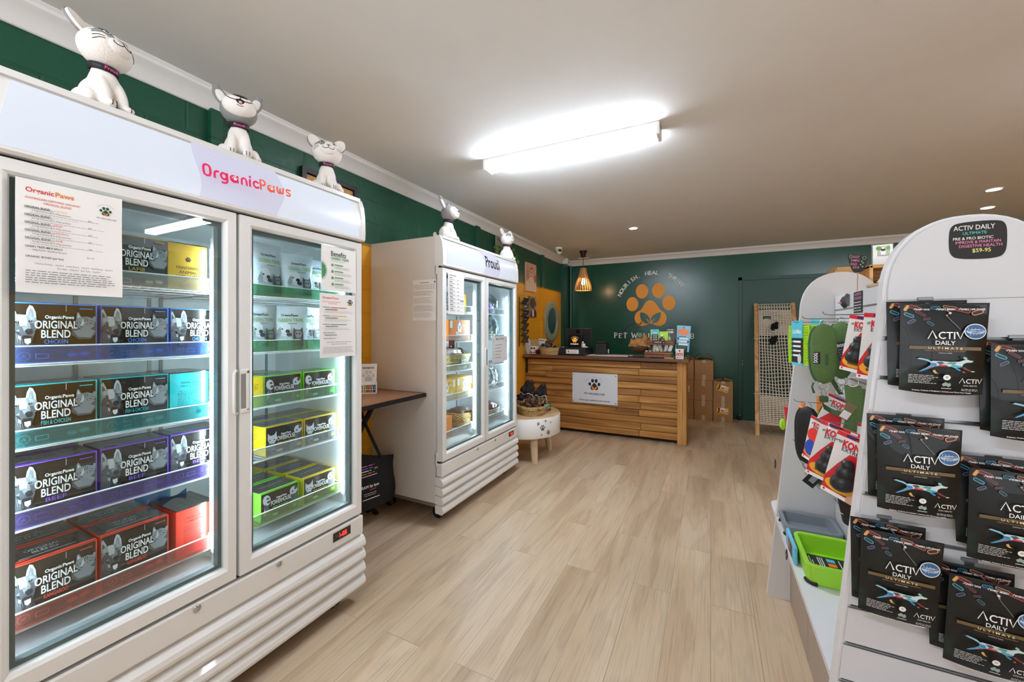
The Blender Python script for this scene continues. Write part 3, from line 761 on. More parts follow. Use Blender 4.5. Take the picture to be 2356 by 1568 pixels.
BL, TE, PU, RE, GN, YE, WH = '#3F7BE0', '#35C0C4', '#6F55C8', '#E0604E', '#57B27A', '#C9D36A', '#E6EEF2'
FA_X, FA_Y = -1.53, .262
FB_X, FB_Y = -1.62, 2.19
fridge('glass_door_fridge', 'white two-door glass freezer nearest the camera, full of dark pet food cartons', FA_X, FA_Y, (WH, BL, TE, PU, RE), (GN, GN, '#A9DDB4', WH, '#B7DC8A'), header_a, '-05')
fridge('glass_door_fridge', 'white two-door glass freezer behind the small table, with baskets inside', FB_X, FB_Y, (WH,) * 5, (WH,) * 5, header_b, '-15')

# ------------------------------------------------------------------ goods inside the fridges
CARTON = mat('#26211C', 0.22, coat=0.5)  # brownish base: room reflection on black board, put into the colour
GREY1, GREY2, GREY3, GREY4 = mat('#C9CED2', .5), mat('#8B8F93', .5), mat('#505357', .5), mat('#2C2E31', .5)
GREY15 = mat('#A9AEB2', .5)
def dog_print(ik, x, y, w, h, flip=False):
    """alert shepherd portrait in four greys, head turned a little to the right"""
    o, s = (x, y), (w, h)
    P = lambda p, m: ik.poly(p, m, o, s, flip)
    F = -1 if flip else 1
    P([(-.02, .0), (-.02, .46), (.12, .56), (.5, .34), (.78, .06), (.72, .0)], GREY4); P([(-.02, .04), (-.02, .36), (.10, .46), (.30, .28), (.36, .0)], GREY3); P([(.34, .28), (.44, .26), (.62, .08), (.5, .04)], GREY3)
    P([(-.02, .66), (-.02, .92), (.05, .97), (.16, .84), (.22, .72)], GREY15); P([(.0, .70), (.02, .88), (.10, .82), (.14, .72)], GREY3)
    P([(.44, .72), (.49, .90), (.57, 1.0), (.67, .97), (.76, .84), (.78, .68)], GREY1); P([(.51, .72), (.55, .87), (.60, .94), (.68, .88), (.71, .70)], GREY2); P([(.55, .70), (.60, .84), (.66, .72)], GREY15)
    P([(.0, .74), (.20, .79), (.45, .78), (.68, .75), (.80, .68), (.82, .56), (.76, .44), (.40, .38), (.16, .42), (-.02, .48)], GREY2)
    P([(.22, .78), (.44, .77), (.50, .62), (.46, .48), (.30, .50), (.24, .62)], GREY1); P([(.02, .72), (.20, .76), (.22, .66), (.06, .62)], GREY15); P([(.54, .76), (.70, .73), (.78, .66), (.60, .66)], GREY15)
    P([(.08, .58), (.24, .60), (.28, .48), (.14, .42), (-.02, .44), (-.02, .52)], GREY3); P([(.56, .60), (.76, .58), (.76, .46), (.64, .44)], GREY3)
    P([(.26, .52), (.40, .54), (.66, .50), (.74, .40), (.66, .24), (.48, .18), (.34, .24), (.26, .38)], GREY3); P([(.34, .52), (.48, .53), (.60, .50), (.54, .42), (.40, .42)], GREY2)
    P([(.42, .44), (.52, .48), (.64, .46), (.68, .39), (.60, .34), (.48, .35)], INKK); P([(.47, .44), (.53, .455), (.58, .44)], GREY3)
    for ex, ey in ((.19, .62), (.58, .64)): ik.ell(x + F * ex * w, y + ey * h, .06 * w, .024 * h, INKK, 12 * F); ik.ell(x + F * (ex + .01) * w, y + (ey + .006) * h, .014 * w, .008 * h, INKW)
    P([(.30, .28), (.38, .33), (.62, .32), (.70, .27), (.62, .17), (.46, .13)], INKK); P([(.40, .25), (.60, .26), (.60, .17), (.50, .13), (.42, .17)], INKW); P([(.22, .34), (.30, .30), (.30, .22), (.22, .26)], GREY1)
    for i in range(5): ik.stroke([(x + F * (.02 + .07 * i) * w, y + (.40 - .02 * i) * h), (x + F * (.05 + .08 * i) * w, y + (.24 - .03 * i) * h)], .012 * w, GREY2)
def cat_print(ik, x, y, w, h):
    o, s = (x, y), (w, h)
    P = lambda p, m: ik.poly(p, m, o, s)
    P([(.02, .40), (.05, .15), (.3, .0), (.8, .0), (1.0, .2), (1.02, .55), (.6, .5)], GREY3); P([(.10, .30), (.3, .08), (.8, .06), (.98, .3), (.7, .42)], GREY2)
    P([(.22, .72), (.24, .95), (.30, 1.0), (.42, .82), (.66, .84), (.86, .78), (.92, .86), (1.0, .84), (.99, .66), (.94, .48), (.70, .34), (.42, .36), (.24, .48), (.16, .58)], GREY2)
    P([(.26, .78), (.28, .93), (.38, .82)], GREY1); P([(.5, .80), (.54, .58), (.42, .46), (.38, .5), (.44, .66)], GREY1)
    for a in ((.50, .82, .55, .64), (.58, .82, .61, .66), (.66, .80, .67, .66), (.76, .70, .95, .64), (.74, .62, .96, .54), (.26, .62, .14, .60)): ik.stroke([(x + a[0] * w, y + a[1] * h), (x + a[2] * w, y + a[3] * h)], .022 * w, INKK)
    for ex, ey in ((.32, .60), (.70, .57)):
        ik.ell(x + ex * w, y + ey * h, .075 * w, .038 * h, INKK, 8); ik.ell(x + ex * w, y + ey * h, .045 * w, .026 * h, GREY1); ik.ell(x + ex * w, y + ey * h, .016 * w, .018 * h, INKK)
    P([(.36, .47), (.46, .48), (.42, .42)], INKK)
CW, CH, CD = .167, .165, .13
def carton(kind, yc, z, xf, label, group, row=0, turned=False):
    """freezer carton, printed front towards the door; flavour colour on sides and edges"""
    word, hexc = {'chicken': ('CHICKEN', '#3E86E6'), 'fish': ('FISH & CHICKEN', '#2FC4C6'), 'beef': ('BEEF', '#7B5CCB'), 'roo': ('KANGAROO', '#E2432B'), 'lamb': ('LAMB', '#C9A22C')}[kind]
    C = mat(hexc, .4, coat=.3); S = mat({'chicken': '#2F5FC0', 'fish': '#1FB5B8', 'beef': '#6A45B4', 'roo': '#DE3B25', 'lamb': '#B98F1E'}[kind], .4, coat=.2)
    mb = MB(); w = CW / 2
    if turned:
        w = .116 / 2
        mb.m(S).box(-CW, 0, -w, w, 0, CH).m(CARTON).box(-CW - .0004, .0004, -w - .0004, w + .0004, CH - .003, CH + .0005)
        ik = Ink()
        if kind == 'lamb':
            paw(ik, 0, .108, .018, INKK)
            for i, q in enumerate(('MAINTAINING', 'ANIMAL', 'WELLNESS')): ik.text(q, 0, .075 - i * .0155, .0105, INKK, maxw=.07)
            ik.text('Organic Paws', 0, .012, .007, INKK, maxw=.06)
        else:
            ik.text('ORIGINAL BLEND', 0, .125, .007, INKK, maxw=.055).text(word, 0, .113, .007, INKK, maxw=.055)
            ik.para(-.036, .098, .036, 11, .0055, .003, INKK, 4)
            ik.ring(-.02, .02, .009, .009, .001, INKK).ell(.03, .022, .012, .008, INKK)
        mb.ink(ik, FX(0, 0, 0))
    else:
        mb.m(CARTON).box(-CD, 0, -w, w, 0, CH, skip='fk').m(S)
        mb.box(-CD, 0, -w, -w + .0005, 0, CH).box(-CD, 0, w - .0005, w, 0, CH)
        ik = Ink()
        ik.rect(-w, CH - .0035, w, CH - .0005, C).rect(-w, 0, -w + .002, CH, C).rect(w - .003, 0, w, CH, C)
        dog_print(ik, -w + .002, .036, .058, .122); cat_print(ik, w - .056, .064, .052, .078)
        brand_logo(ik, -.022, .122, .0085, .056, INKW, None, .03)
        ik.text('ORIGINAL', .0, .095, .0205, INKW, w=.082, bold=.018).text('BLEND', -.001, .069, .021, INKW, w=.056, bold=.018)
        ik.text(word, -.001, .053, .0108, C, w=.034 + .0016 * len(word), bold=.015)
        ik.stroke([(.018, CH - .004), (.018, CH - .022)], .0008, INKW).rect(.045, .15, .072, .1525, C)
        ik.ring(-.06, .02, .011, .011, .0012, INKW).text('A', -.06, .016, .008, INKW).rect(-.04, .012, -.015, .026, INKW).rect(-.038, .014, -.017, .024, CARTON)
        ik.ell(.03, .02, .012, .008, C).ell(.055, .022, .012, .008, C).rect(.022, .018, .038, .022, INKW).rect(.047, .02, .063, .024, INKW)
        ik.para(-.012, .033, .06, 1, .005, .003, C, 5)
        mb.ink(ik, FX(0, 0, 0))
        ik = Ink()
        ik.rect(-w, .001, w, .014, S).rect(-w, CD - .01, w, CD - .001, S)
        ik.text('ORIGINAL', -.005, .075, .017, GREY1, w=.07).text('BLEND', -.005, .052, .017, GREY1, w=.05).rect(-.06, .032, .05, .035, GREY1).ell(-.055, .022, .014, .005, S)
        mb.ink(ik, MX((0, 0, CH), (0, 1, 0), (-1, 0, 0), (0, 0, 1)))
    o = mb.build('food_carton', None, (xf - row * (CD + .006), yc, z))
    return tag(o, label, 'carton', group)
xA = FA_X - .112
s1, s2, s3, s4, s5 = [z + .0016 for z in SHELF_Z]
G = 'dark pet food cartons in the near freezer'
carton('lamb', .602, s1, xA, 'dark lamb flavour carton on the top shelf behind the large price list', G)
carton('lamb', .742, s1, xA + .002, 'carton showing its plain mustard yellow end with a small paw mark', G, turned=True)
for k, lb in (('chicken', 'blue edged chicken carton'), ('fish', 'teal edged fish and chicken carton'), ('beef', 'purple edged beef carton'), ('roo', 'red edged kangaroo carton')):
    z = {'chicken': s2, 'fish': s3, 'beef': s4, 'roo': s5}[k]
    carton(k, .427, z, xA, lb + ' at the left end of its shelf', G)
    carton(k, .603, z, xA - .002, lb + ' in the middle of its shelf', G)
    if k in ('chicken', 'beef'): carton(k, .777, z, xA - .004, lb + ' at the right end of its shelf', G)
carton('fish', .748, s3, xA, 'carton showing its teal end panel with small print on the middle shelf', G, turned=True)
carton('roo', .765, s5, xA, 'carton showing its orange red end panel on the lowest shelf', G, turned=True)
carton('roo', .427, s5, xA, 'kangaroo carton behind the front left one on the lowest shelf', G, row=1)
carton('roo', .603, s5, xA, 'kangaroo carton behind the middle one on the lowest shelf', G, row=1)
carton('beef', .427, s4, xA, 'beef carton in the second row behind the left purple edged one', G, row=1)
mb = MB().m(mat('#3E78B0', .25, coat=.4, bump=.4, bscale=30)).grid(lambda u, v: (-.09 * math.sin(PI * v) * math.sin(PI * u) ** .5, -.06 + .12 * u, .18 * v + .01 * math.sin(7 * u)), 14, 10)
mb.grid(lambda u, v: (-.12, -.06 + .12 * u, .18 * v), 2, 2)
tag(mb.build('freezer_bag', None, (xA - .15, .745, s5)), 'crumpled blue plastic bag behind the red end carton on the lowest freezer shelf', 'bag')

def pillow(w, h, b, back=True, mt=None, tw=0.0, squeeze=0.0):
    """soft pouch standing on its base, printed face to +X; returns builder and surface depth function"""
    def dep(y, z):
        u, v = min(1, abs(2 * y / w)), min(1, max(0, z / h))
        return b * (1 - u ** 4) * (max(0.0, 1 - (abs(v - .38) / .62) ** 2.6)) + .0025 * math.sin(38 * z + 9 * y) * (1 - u ** 2)
    def edge(v): return 1 - squeeze * math.sin(PI * min(1, max(0, v))) ** 2
    mb = MB().m(mt)
    for s in (1, -1):
        mb.grid(lambda u, v: (s * dep((u - .5) * w, v * h) + tw * v * v, (u - .5) * w * edge(v) * s, v * h), 16, 18)
    return mb, (lambda y, z: dep(y, z) + tw * (z / h) ** 2)
POUCH = mat('#C9D3DA', .22, coat=.6, bump=.25, bscale=18)
def tripe_pouch(yc, z, xf, label, rot=0, tilt=0, w=.15, h=.195):
    mb, dep = pillow(w, h, .02, mt=POUCH, squeeze=.07)
    ik = Ink(.0004)
    brand_logo(ik, -.032, h * .76, .010, .066, INKK, None, .02)
    ik.text('GREEN TRIPE', .005, h * .635, .0155, mat('#6FA23A', .5), w=.098, bold=.004).rect(-.01, h * .59, .03, h * .602, INKG)
    P = lambda p, m: ik.poly(p, m, (-.055, .012), (.11, .11))
    P([(.0, .0), (.04, .45), (.3, .55), (.55, .4), (.6, .0)], mat('#B9C2C8', .5)); P([(.05, .62), (.16, .93), (.38, 1.0), (.52, .86), (.52, .60), (.40, .42), (.24, .45)], mat('#DDE2E4', .5))
    P([(.05, .64), (.02, .50), (.12, .40), (.20, .55), (.17, .84)], GREY2); ik.ell(-.03, .092, .004, .003, INKK).ell(-.009, .082, .009, .008, INKK).ell(-.004, .068, .011, .008, GREY4)
    P([(.62, .05), (.60, .5), (.62, .78), (.70, .70), (.86, .70), (.95, .80), (.98, .5), (.98, .05)], GREY3); P([(.66, .55), (.72, .66), (.88, .66), (.93, .52), (.86, .38), (.72, .38)], GREY2)
    ik.ell(.024, .072, .004, .003, INKK).ell(.037, .072, .004, .003, INKK).rect(-.06, .006, .06, .012, mat('#5E9A32', .5))
    mb.ink(ik, FX(0, 0, 0), base=.0012, bend=dep)
    o = mb.build('food_pouch', None, (xf, yc, z), (0, R(tilt), R(rot)))
    return tag(o, label, 'pouch', 'pale green tripe pouches')
xP = FA_X - .135
tripe_pouch(1.035, s1, xP, 'pale tripe pouch at the left of the top right freezer shelf', 6, -3, h=.225)
tripe_pouch(1.165, s1, xP + .012, 'pale tripe pouch in front in the middle of the top right freezer shelf', -8, -3, h=.20)
tripe_pouch(1.285, s1, xP - .03, 'pale tripe pouch on the top right shelf, half hidden by the benefits sheet', 0, -4, h=.20)
tripe_pouch(1.005, s2, xP, 'pale tripe pouch at the left of the second right freezer shelf', 4, -3)
tripe_pouch(1.125, s2, xP + .012, 'pale tripe pouch with folded top in the middle of the second right shelf', -24, -4)
tripe_pouch(1.235, s2, xP - .01, 'pale tripe pouch on the second right shelf, beside the lower price sheet', 8, -3)
LIMEC, YELC = mat('#7BD93B', .4, coat=.2), mat('#E2C51E', .4, coat=.2)
def power_box(colr, yc, z, xf, label, row=0, turned=False, h=.121):
    w, d = .165 / 2, .13
    mb = MB()
    if turned:
        mb.m(colr).box(-.165, 0, -.06, .06, 0, h); mb.ink(Ink().para(-.045, h - .03, .045, 9, .008, .004, INKK, 3), FX(0, 0, 0))
    else:
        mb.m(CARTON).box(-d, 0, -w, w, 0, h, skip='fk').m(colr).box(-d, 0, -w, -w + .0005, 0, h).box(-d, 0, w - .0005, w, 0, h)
        ik = Ink()
        ik.rect(-w, h - .004, w, h - .0005, colr).rect(-w, 0, -w + .002, h, colr).rect(w - .0025, 0, w, h, colr)
        cat = colr is YELC
        if cat:
            P = lambda p, m: ik.poly(p, m, (-.078, .02), (.045, .075))
            P([(.0, .0), (.1, .5), (.8, .6), (.9, .0)], GREY3); P([(.08, .6), (.1, 1.0), (.32, .84), (.7, .86), (.92, 1.05), (.95, .62), (.7, .38), (.3, .4)], GREY1)
            ik.ell(-.064, .065, .004, .002, INKK).ell(-.046, .065, .004, .002, INKK)
        else:
            ik.ell(-.058, .083, .016, .022, GREY1, 10).ell(-.054, .09, .006, .004, INKK).ell(-.05, .075, .007, .005, INKK); ik.poly([(-.075, .01), (-.066, .07), (-.05, .055), (-.04, .01)], GREY3).poly([(-.073, .02), (-.068, .055), (-.06, .03)], GREY1)
        ik.ell(.06, .085, .018, .018, GREY1, 20).ell(.07, .095, .007, .010, GREY4, -20).ell(.055, .082, .004, .004, INKK).poly([(.035, .01), (.05, .07), (.076, .07), (.078, .01)], GREY3)
        brand_logo(ik, -.018, .078, .0075, .045, INKW, None, .03)
        ik.text('POWERHOUSE', .003, .056, .018, INKW, w=.088, bold=.012).para(-.035, .046, .045, 1, .005, .005, colr, 2, .05)
        ik.ring(-.05, .016, .009, .009, .001, INKW).rect(-.036, .01, -.012, .02, INKW).ell(.065, .02, .010, .008, colr)
        mb.ink(ik, FX(0, 0, 0))
        ik = Ink().rect(-w, .001, w, .014, colr).rect(-w, d - .014, w, d - .001, colr).text('POWERHOUSE', 0, .055, .018, GREY2, w=.1)
        mb.ink(ik, MX((0, 0, h), (0, 1, 0), (-1, 0, 0), (0, 0, 1)))
    o = mb.build('food_carton', None, (xf - row * (d + .007), yc, z))
    return tag(o, label, 'carton', 'small mixed pet food cartons in the near freezer')
power_box(YELC, .945, s3, xA, 'carton with plain yellow end at the left of the third right freezer shelf', turned=True, h=.119)
power_box(LIMEC, 1.091, s3, xA, 'lime edged carton, left of the pair on the third right freezer shelf')
power_box(LIMEC, 1.268, s3, xA, 'lime edged carton beside the bright light strip on the third right shelf')
power_box(LIMEC, 1.091, s3, xA, 'lime edged carton in the second row behind the left one of the pair', 1)
power_box(YELC, 1.097, s4, xA, 'yellow edged carton, left of the pair on the fourth right freezer shelf')
power_box(YELC, 1.273, s4, xA, 'yellow edged carton beside the light strip on the fourth right shelf')
power_box(YELC, 1.097, s4, xA, 'yellow edged carton behind the left one on the fourth right shelf', 1)
power_box(YELC, 1.273, s4, xA, 'yellow edged carton behind the one by the light strip, fourth right shelf', 1)
power_box(LIMEC, 1.077, s5, xA, 'lime edged carton on the lowest right freezer shelf', h=.117)
power_box(YELC, 1.268, s5, xA, 'yellow edged carton beside the light strip on the lowest right shelf', h=.117)
power_box(LIMEC, 1.077, s5, xA, 'lime edged carton behind the front one on the lowest right shelf', 1, h=.117)
power_box(YELC, 1.268, s5, xA, 'yellow edged carton behind the front one on the lowest right shelf', 1, h=.117)
power_box(YELC, 1.268, s5, xA, 'yellow edged carton third back from the door on the lowest right shelf', 2, h=.117)

# second fridge
OR_BOX, YL_BOX = mat('#E27A1E', .45), mat('#EDB93A', .4, coat=.2)
def pet_box(m, yc, z, xf, w, h, d, label, pict=True):
    mb = MB().m(m).box(-d, 0, -w / 2, w / 2, 0, h); ik = Ink()
    if pict:
        ik.ell(.0, h * .66, .027, .038, INKW).poly([(-.027, h * .70), (-.03, h * .95), (-.01, h * .86)], GREY2).poly([(.027, h * .70), (.03, h * .95), (.01, h * .86)], GREY2)
        ik.ell(-.010, h * .70, .005, .005, INKK).ell(.010, h * .70, .005, .005, INKK).ell(0, h * .62, .008, .006, INKK).poly([(-.03, h * .42), (.03, h * .42), (.02, h * .5), (-.02, h * .5)], INKW)
        ik.text('Proudi', .02, h * .16, h * .28, INKW, w=w * .48, bold=.03).rect(-w * .22, h * .07, w * .30, h * .12, INKW)
        for x in (-w * .45, w * .33): ik.rect(x, h * .62, x + w * .12, h * .95, INKW)
        ik.rect(w * .12, h * .72, w * .25, h * .76, INKW)
    mb.ink(ik, FX(0, 0, 0))
    return tag(mb.build('food_carton', None, (xf, yc, z)), label, 'carton', 'bright cartons in the far freezer')
xB = FB_X - .115
pet_box(OR_BOX, 2.57, s2, xB, .29, .165, .2, 'orange carton with a white dog face on the second shelf of the far freezer')
pet_box(YL_BOX, 2.68, s1, xB - .05, .12, .15, .15, 'yellow carton end on the top shelf of the far freezer', False)
pet_box(YL_BOX, 2.645, s4, xB, .235, .155, .2, 'yellow carton with dog face on the fourth shelf of the far freezer')
pet_box(YL_BOX, 2.40, s4, xB, .24, .15, .2, 'yellow carton left of the dog face one, cut by the door frame')
pet_box(mat('#E5842C', .5), 2.42, s5, xB, .10, .145, .2, 'narrow orange carton on the lowest shelf of the far freezer', False)
STRAW = [wood_mat('woven_straw_' + str(i), c, 0, 2.0, .8, .25) for i, c in enumerate((('#8E7A48', '#C9B57E'), ('#9B7B45', '#D8BC86'), ('#8A6A3C', '#CFAE78')))]
def basket(name, label, loc, prof, straw, sx=1.0, sy=1.0, n=40, rot=0, cat='basket', wob=.004, parent=None, tube=.008, group=None, sq=2.0):
    """woven basket: coiled rows with an over-and-under wave, plus a floor"""
    mb = MB().m(straw)
    (r0, z0), (r1, z1) = prof[0], prof[-1]
    rows = max(4, int((z1 - z0) / (tube * 1.55)))
    for k in range(rows + 1):
        v = k / rows; z = z0 + tube + (z1 - z0 - 1.2 * tube) * v
        r = r0 + (r1 - r0) * v
        for a, b in zip(prof, prof[1:]):
            if a[1] <= z <= b[1]: r = a[0] + (b[0] - a[0]) * (z - a[1]) / max(1e-6, b[1] - a[1])
        pts = []
        for i in range(n):
            t = 2 * PI * i / n; rr = (r + wob * (1 if (i + k) % 2 else -1)) * (abs(math.cos(t)) ** sq + abs(math.sin(t)) ** sq) ** (-1 / sq)
            pts.append((rr * math.cos(t) * sx, rr * math.sin(t) * sy, z + .002 * math.sin(5 * t + k)))
        mb.tube(pts, tube, 6, closed=True)
    mb.lathe([(0, z0 + .003), (r0, z0 + .003)], 24, sx=sx, sy=sy)
    if sq == 2.0: mb.lathe([(p[0] - tube * .5, p[1]) for p in prof], 24, sx=sx, sy=sy)
    return tag(mb.build(name, parent, loc, (0, 0, R(rot))), label, cat, group)
basket('woven_basket', 'square woven basket with a dark green label inside the far freezer', (xB - .10, 2.59, s3), [(.085, 0), (.115, .115)], STRAW[0], .8, 1.45, 64, tube=.0085, sq=7.0)
mb = MB().m(mat('#1E4A38', .5)).box(-.004, 0, -.045, .045, 0, .06); mb.ink(Ink().text('BONES', 0, .038, .012, INKW).para(-.035, .028, .035, 3, .009, .004, INKW, 2), FX(0, 0, 0))
tag(mb.build('basket_label', None, (xB + .0, 2.63, s3 + .028)), 'dark green label leaning on the square freezer basket', 'label')
def crumple(name, label, loc, size, m, seed, cat='bag', group=None, n=18):
    rd = random.Random(seed); ph = [rd.random() * 6 for _ in range(8)]
    def f(u, v):
        t = 2 * PI * u; p = PI * v; k = 1 + .13 * math.sin(3 * t + ph[0]) * math.sin(2 * p + ph[1]) + .09 * math.sin(7 * t + ph[2] + 4 * v) + .07 * math.sin(11 * p + ph[3] + 2 * t)
        return (size[0] * k * math.sin(p) * math.cos(t), size[1] * k * math.sin(p) * math.sin(t), size[2] * (1 - math.cos(p) * (1 + .05 * math.sin(4 * t + ph[4]))))
    return tag(MB().m(m).grid(f, n * 2, n).build(name, None, loc), label, cat, group)
BAGC = mat('#C9C5C6', .2, coat=.8, bump=.6, bscale=40, var=.25, vscale=25)
BAGD = mat('#66767C', .2, coat=.8, bump=.9, bscale=35, var=.9, vscale=28)
crumple('frozen_bone_bag', 'clear bag of pinkish bones lying in the square freezer basket', (xB - .115, 2.58, s3 + .085), (.08, .14, .045), BAGC, 3, 'bag', 'bagged frozen bones in the far freezer')
basket('woven_basket', 'round straw basket on the lowest shelf of the far freezer', (xB - .13, 2.76, s5), [(.085, 0), (.115, .05), (.11, .11)], STRAW[1], 1, 1, 40, tube=.007)
crumple('frozen_bone_bag', 'dark bagged meat heaped in the round straw freezer basket', (xB - .13, 2.76, s5 + .06), (.085, .085, .045), mat('#6A4A44', .3, coat=.5, bump=.4, var=.4, vscale=30), 5, 'bag', 'bagged frozen bones in the far freezer')
for k, (y, z, sz, lb) in enumerate(((3.17, s2, (.06, .12, .11), 'glossy bagged bones filling the second right shelf of the far freezer'), (3.17, s4, (.06, .12, .098), 'glossy bagged bones on the fourth right shelf of the far freezer'), (3.16, s1, (.06, .11, .09), 'glossy bagged bones on the top right shelf of the far freezer'), (2.60, s1, (.08, .07, .08), 'glossy bagged bones beside the yellow carton on the top far freezer shelf'), (2.75, s3, (.09, .03, .08), 'narrow glossy bag beside the square basket in the far freezer'))):
    crumple('frozen_bone_bag', lb, (xB - (.07 if y > 3 else .13), y, z), sz, BAGD, 11 + k, 'bag', 'bagged frozen bones in the far freezer')
crumple('frozen_bone_bag', 'small purple bag at the front of the top right shelf of the far freezer', (xB - .02, 3.08, s1), (.012, .05, .05), mat('#7A4FC0', .3, coat=.5), 31, 'bag', 'bagged frozen bones in the far freezer')
basket('woven_basket', 'grey wicker tray on the lowest right shelf of the far freezer', (xB - .10, 3.17, s5), [(.09, 0), (.10, .07)], mat('#9A9488', .8, var=.3, vscale=40), .9, 1.5, 40, tube=.006)
crumple('frozen_bone_bag', 'dark meat bag with a black label in the grey wicker freezer tray', (xB - .09, 3.15, s5 + .04), (.07, .09, .05), mat('#4A3432', .3, coat=.5, bump=.4, var=.4, vscale=30), 41, 'bag', 'bagged frozen bones in the far freezer')

# papers taped on doors and sides
RED_T, GRN_T, ORG_T, GOLD_T = mat('#D2383A', .6), mat('#2E8B4A', .6), mat('#E07A2A', .6), mat('#E3B53A', .6)
def sheet(name, label, M, w, h, ik, curl=.004, cat='notice', m=None):
    mb = MB().m(m or PAPER)
    bend = lambda x, y: curl * (.5 + .5 * math.sin(5.2 * y / h + 1.0)) * (abs(2 * x / w) ** 2) + .0012
    mb.grid(lambda u, v: ((u - .5) * w, v * h, bend((u - .5) * w, v * h)), 8, 12)
    mb.grid(lambda u, v: ((.5 - u) * w, v * h, bend((.5 - u) * w, v * h) - .0008), 8, 12)
    ik.eps = .00015
    mb.ink(ik, Matrix.Identity(4), base=.0004, bend=bend)
    o = mb.build(name); o.matrix_world = M
    return tag(o, label, cat)
ik = Ink()
brand_logo(ik, -.083, .253, .0115, .085, RED_T, ORG_T, .02)
ik.text('AUSTRALIAN CERTIFIED ORGANIC', -.035, .236, .0052, RED_T, w=.098).text('ORIGINAL BLEND', -.028, .227, .0052, RED_T, w=.05)
paw(ik, .064, .237, .026, mat('#1F4A36', .6), ORG_T).text('PET WELLNESS HUB', .066, .217, .0036, INKK, w=.04)
ik.ring(.064, .237, .021, .021, .0006, GREY2, 14, 30, 150)
for i, (f, c) in enumerate((('CHICKEN', GOLD_T), ('FISH & CHICKEN', GREY1), ('BEEF', PINKR), ('KANGAROO', RED_T), ('LAMB', RED_T))):
    y = .213 - i * .0195
    ik.text('ORIGINAL BLEND -', -.085, y, .0046, INKK, w=.047, al='L', bold=.02).text(f, -.036, y, .0046, c, al='L', w=.004 + .0029 * len(f)).rect(-.085, y - .0012, -.036, y - .0006, INKK)
    ik.text('2.2 kg Cartons (8 X 275g satchets)', -.073, y - .0075, .0036, INKK, w=.068, al='L').text('$41', .032, y - .0115, .0036, INKK).para(-.077, y - .0125, .06, 1, .004, .0018, INKG, i, .1)
ik.text('GREEN TRIPE MINI BALLS', -.085, .1135, .0046, INKK, w=.064, al='L', bold=.02).text('500g Pouch - Beneficial Bacteria', -.073, .106, .0036, INKK, w=.06, al='L').text('$21.50', .032, .1, .0036, INKK)
ik.text('ORGANIC BONES (per bag)', -.085, .0885, .0046, INKK, w=.066, al='L', bold=.02)
ik.text('Chicken Rumps - 1kg $14   Lamb Bones - 1kg $14   Beef Bones - 1kg $14', .003, .072, .0038, INKK, w=.145).text('Roo Ribs - 750g $14   Roo Tails - 1kg $14', .01, .0635, .0038, INKK, w=.08)
ik.para(-.085, .054, .082, 6, .0058, .0036, INKG, 9, .12)
sheet('price_list', 'large laminated price list taped to the left door of the near freezer', MX((FA_X + .0005, .4285, 1.422), (0, 1, 0), (0, 0, 1)), .198, .284, ik)
ik = Ink()
ik.text('Benefits', -.045, .158, .022, mat('#234B3C', .6), w=.083, al='L', bold=.02).text('GREEN TRIPE', -.045, .142, .012, GRN_T, w=.098, al='L', bold=.02).rect(-.045, .134, .03, .1365, GREY1)
ik.ring(-.093, .088, .026, .04, .005, GREY1, 20, -88, 88).poly([(-.093, .05), (-.076, .066), (-.070, .088), (-.076, .11), (-.093, .125)], GRN_T)
for i in range(4):
    y = .117 - i * .029
    ik.ell(-.038, y, .0062, .0062, GRN_T).text(str(i + 1), -.038, y - .0025, .005, INKW).rect(-.027, y, .02, y + .004, GRN_T).para(-.027, y - .008, .07, 2, .006, .003, INKG, 20 + i, .2)
sheet('benefits_sheet', 'sheet headed Benefits with green bullets on the right door of the near freezer', MX((FA_X + .0005, 1.283, 1.503), (0, 1, 0), (0, 0, 1)), .19, .2, ik, .002)
ik = Ink()
brand_logo(ik, -.085, .262, .010, .088, RED_T, CORAL, .02)
ik.text('AUSTRALIAN CERTIFIED ORGANIC', -.037, .247, .0042, RED_T, w=.095).text('POWERHOUSE', -.03, .239, .0042, RED_T, w=.046)
paw(ik, .066, .248, .03, INKK, GOLD_T)
for i, c in enumerate((RED_T, GOLD_T, GRN_T)):
    y = .222 - i * .038
    ik.text('POWERHOUSE -', -.083, y, .0042, INKK, w=.038, al='L', bold=.02).rect(-.043, y, .045, y + .003, c).rect(-.07, y - .009, -.005, y - .0065, INKK).para(-.075, y - .016, .083, 2, .006, .002, INKG, i + 3, .3)
ik.text('GREEN TRIPE MINI BALLS', -.083, .108, .004, INKK, w=.064, al='L', bold=.02).rect(-.076, .099, -.01, .1015, INKK).text('ORGANIC BONES (per bag)', -.083, .083, .004, INKK, w=.066, al='L', bold=.02)
ik.para(-.065, .067, .07, 1, .005, .003, INKK, 8, .02).para(-.04, .058, .045, 1, .005, .003, INKK, 8, .02).para(-.085, .044, .085, 5, .006, .0028, INKG, 9, .1)
sheet('price_list', 'smaller price sheet with a paw below the benefits sheet on the near freezer', MX((FA_X + .0005, 1.277, 1.204), (0, 1, 0), (0, 0, 1)), .194, .286, ik, .003)
ik = Ink()
ik.rect(-.04, .26, .04, .263, INKK); paw(ik, .088, .262, .016, INKK)
for r_ in range(3):
    for q in range(9): ik.rect(-.092 + q * .021, .243 - r_ * .012, -.078 + q * .021, .246 - r_ * .012, INKG)
ik.para(-.09, .20, .085, 4, .0085, .0034, INKK, 3).para(-.09, .155, .085, 5, .0085, .0034, INKG, 4).para(-.09, .10, .085, 5, .0085, .0034, INKK, 5).para(-.09, .05, .085, 4, .0085, .0034, INKG, 6)
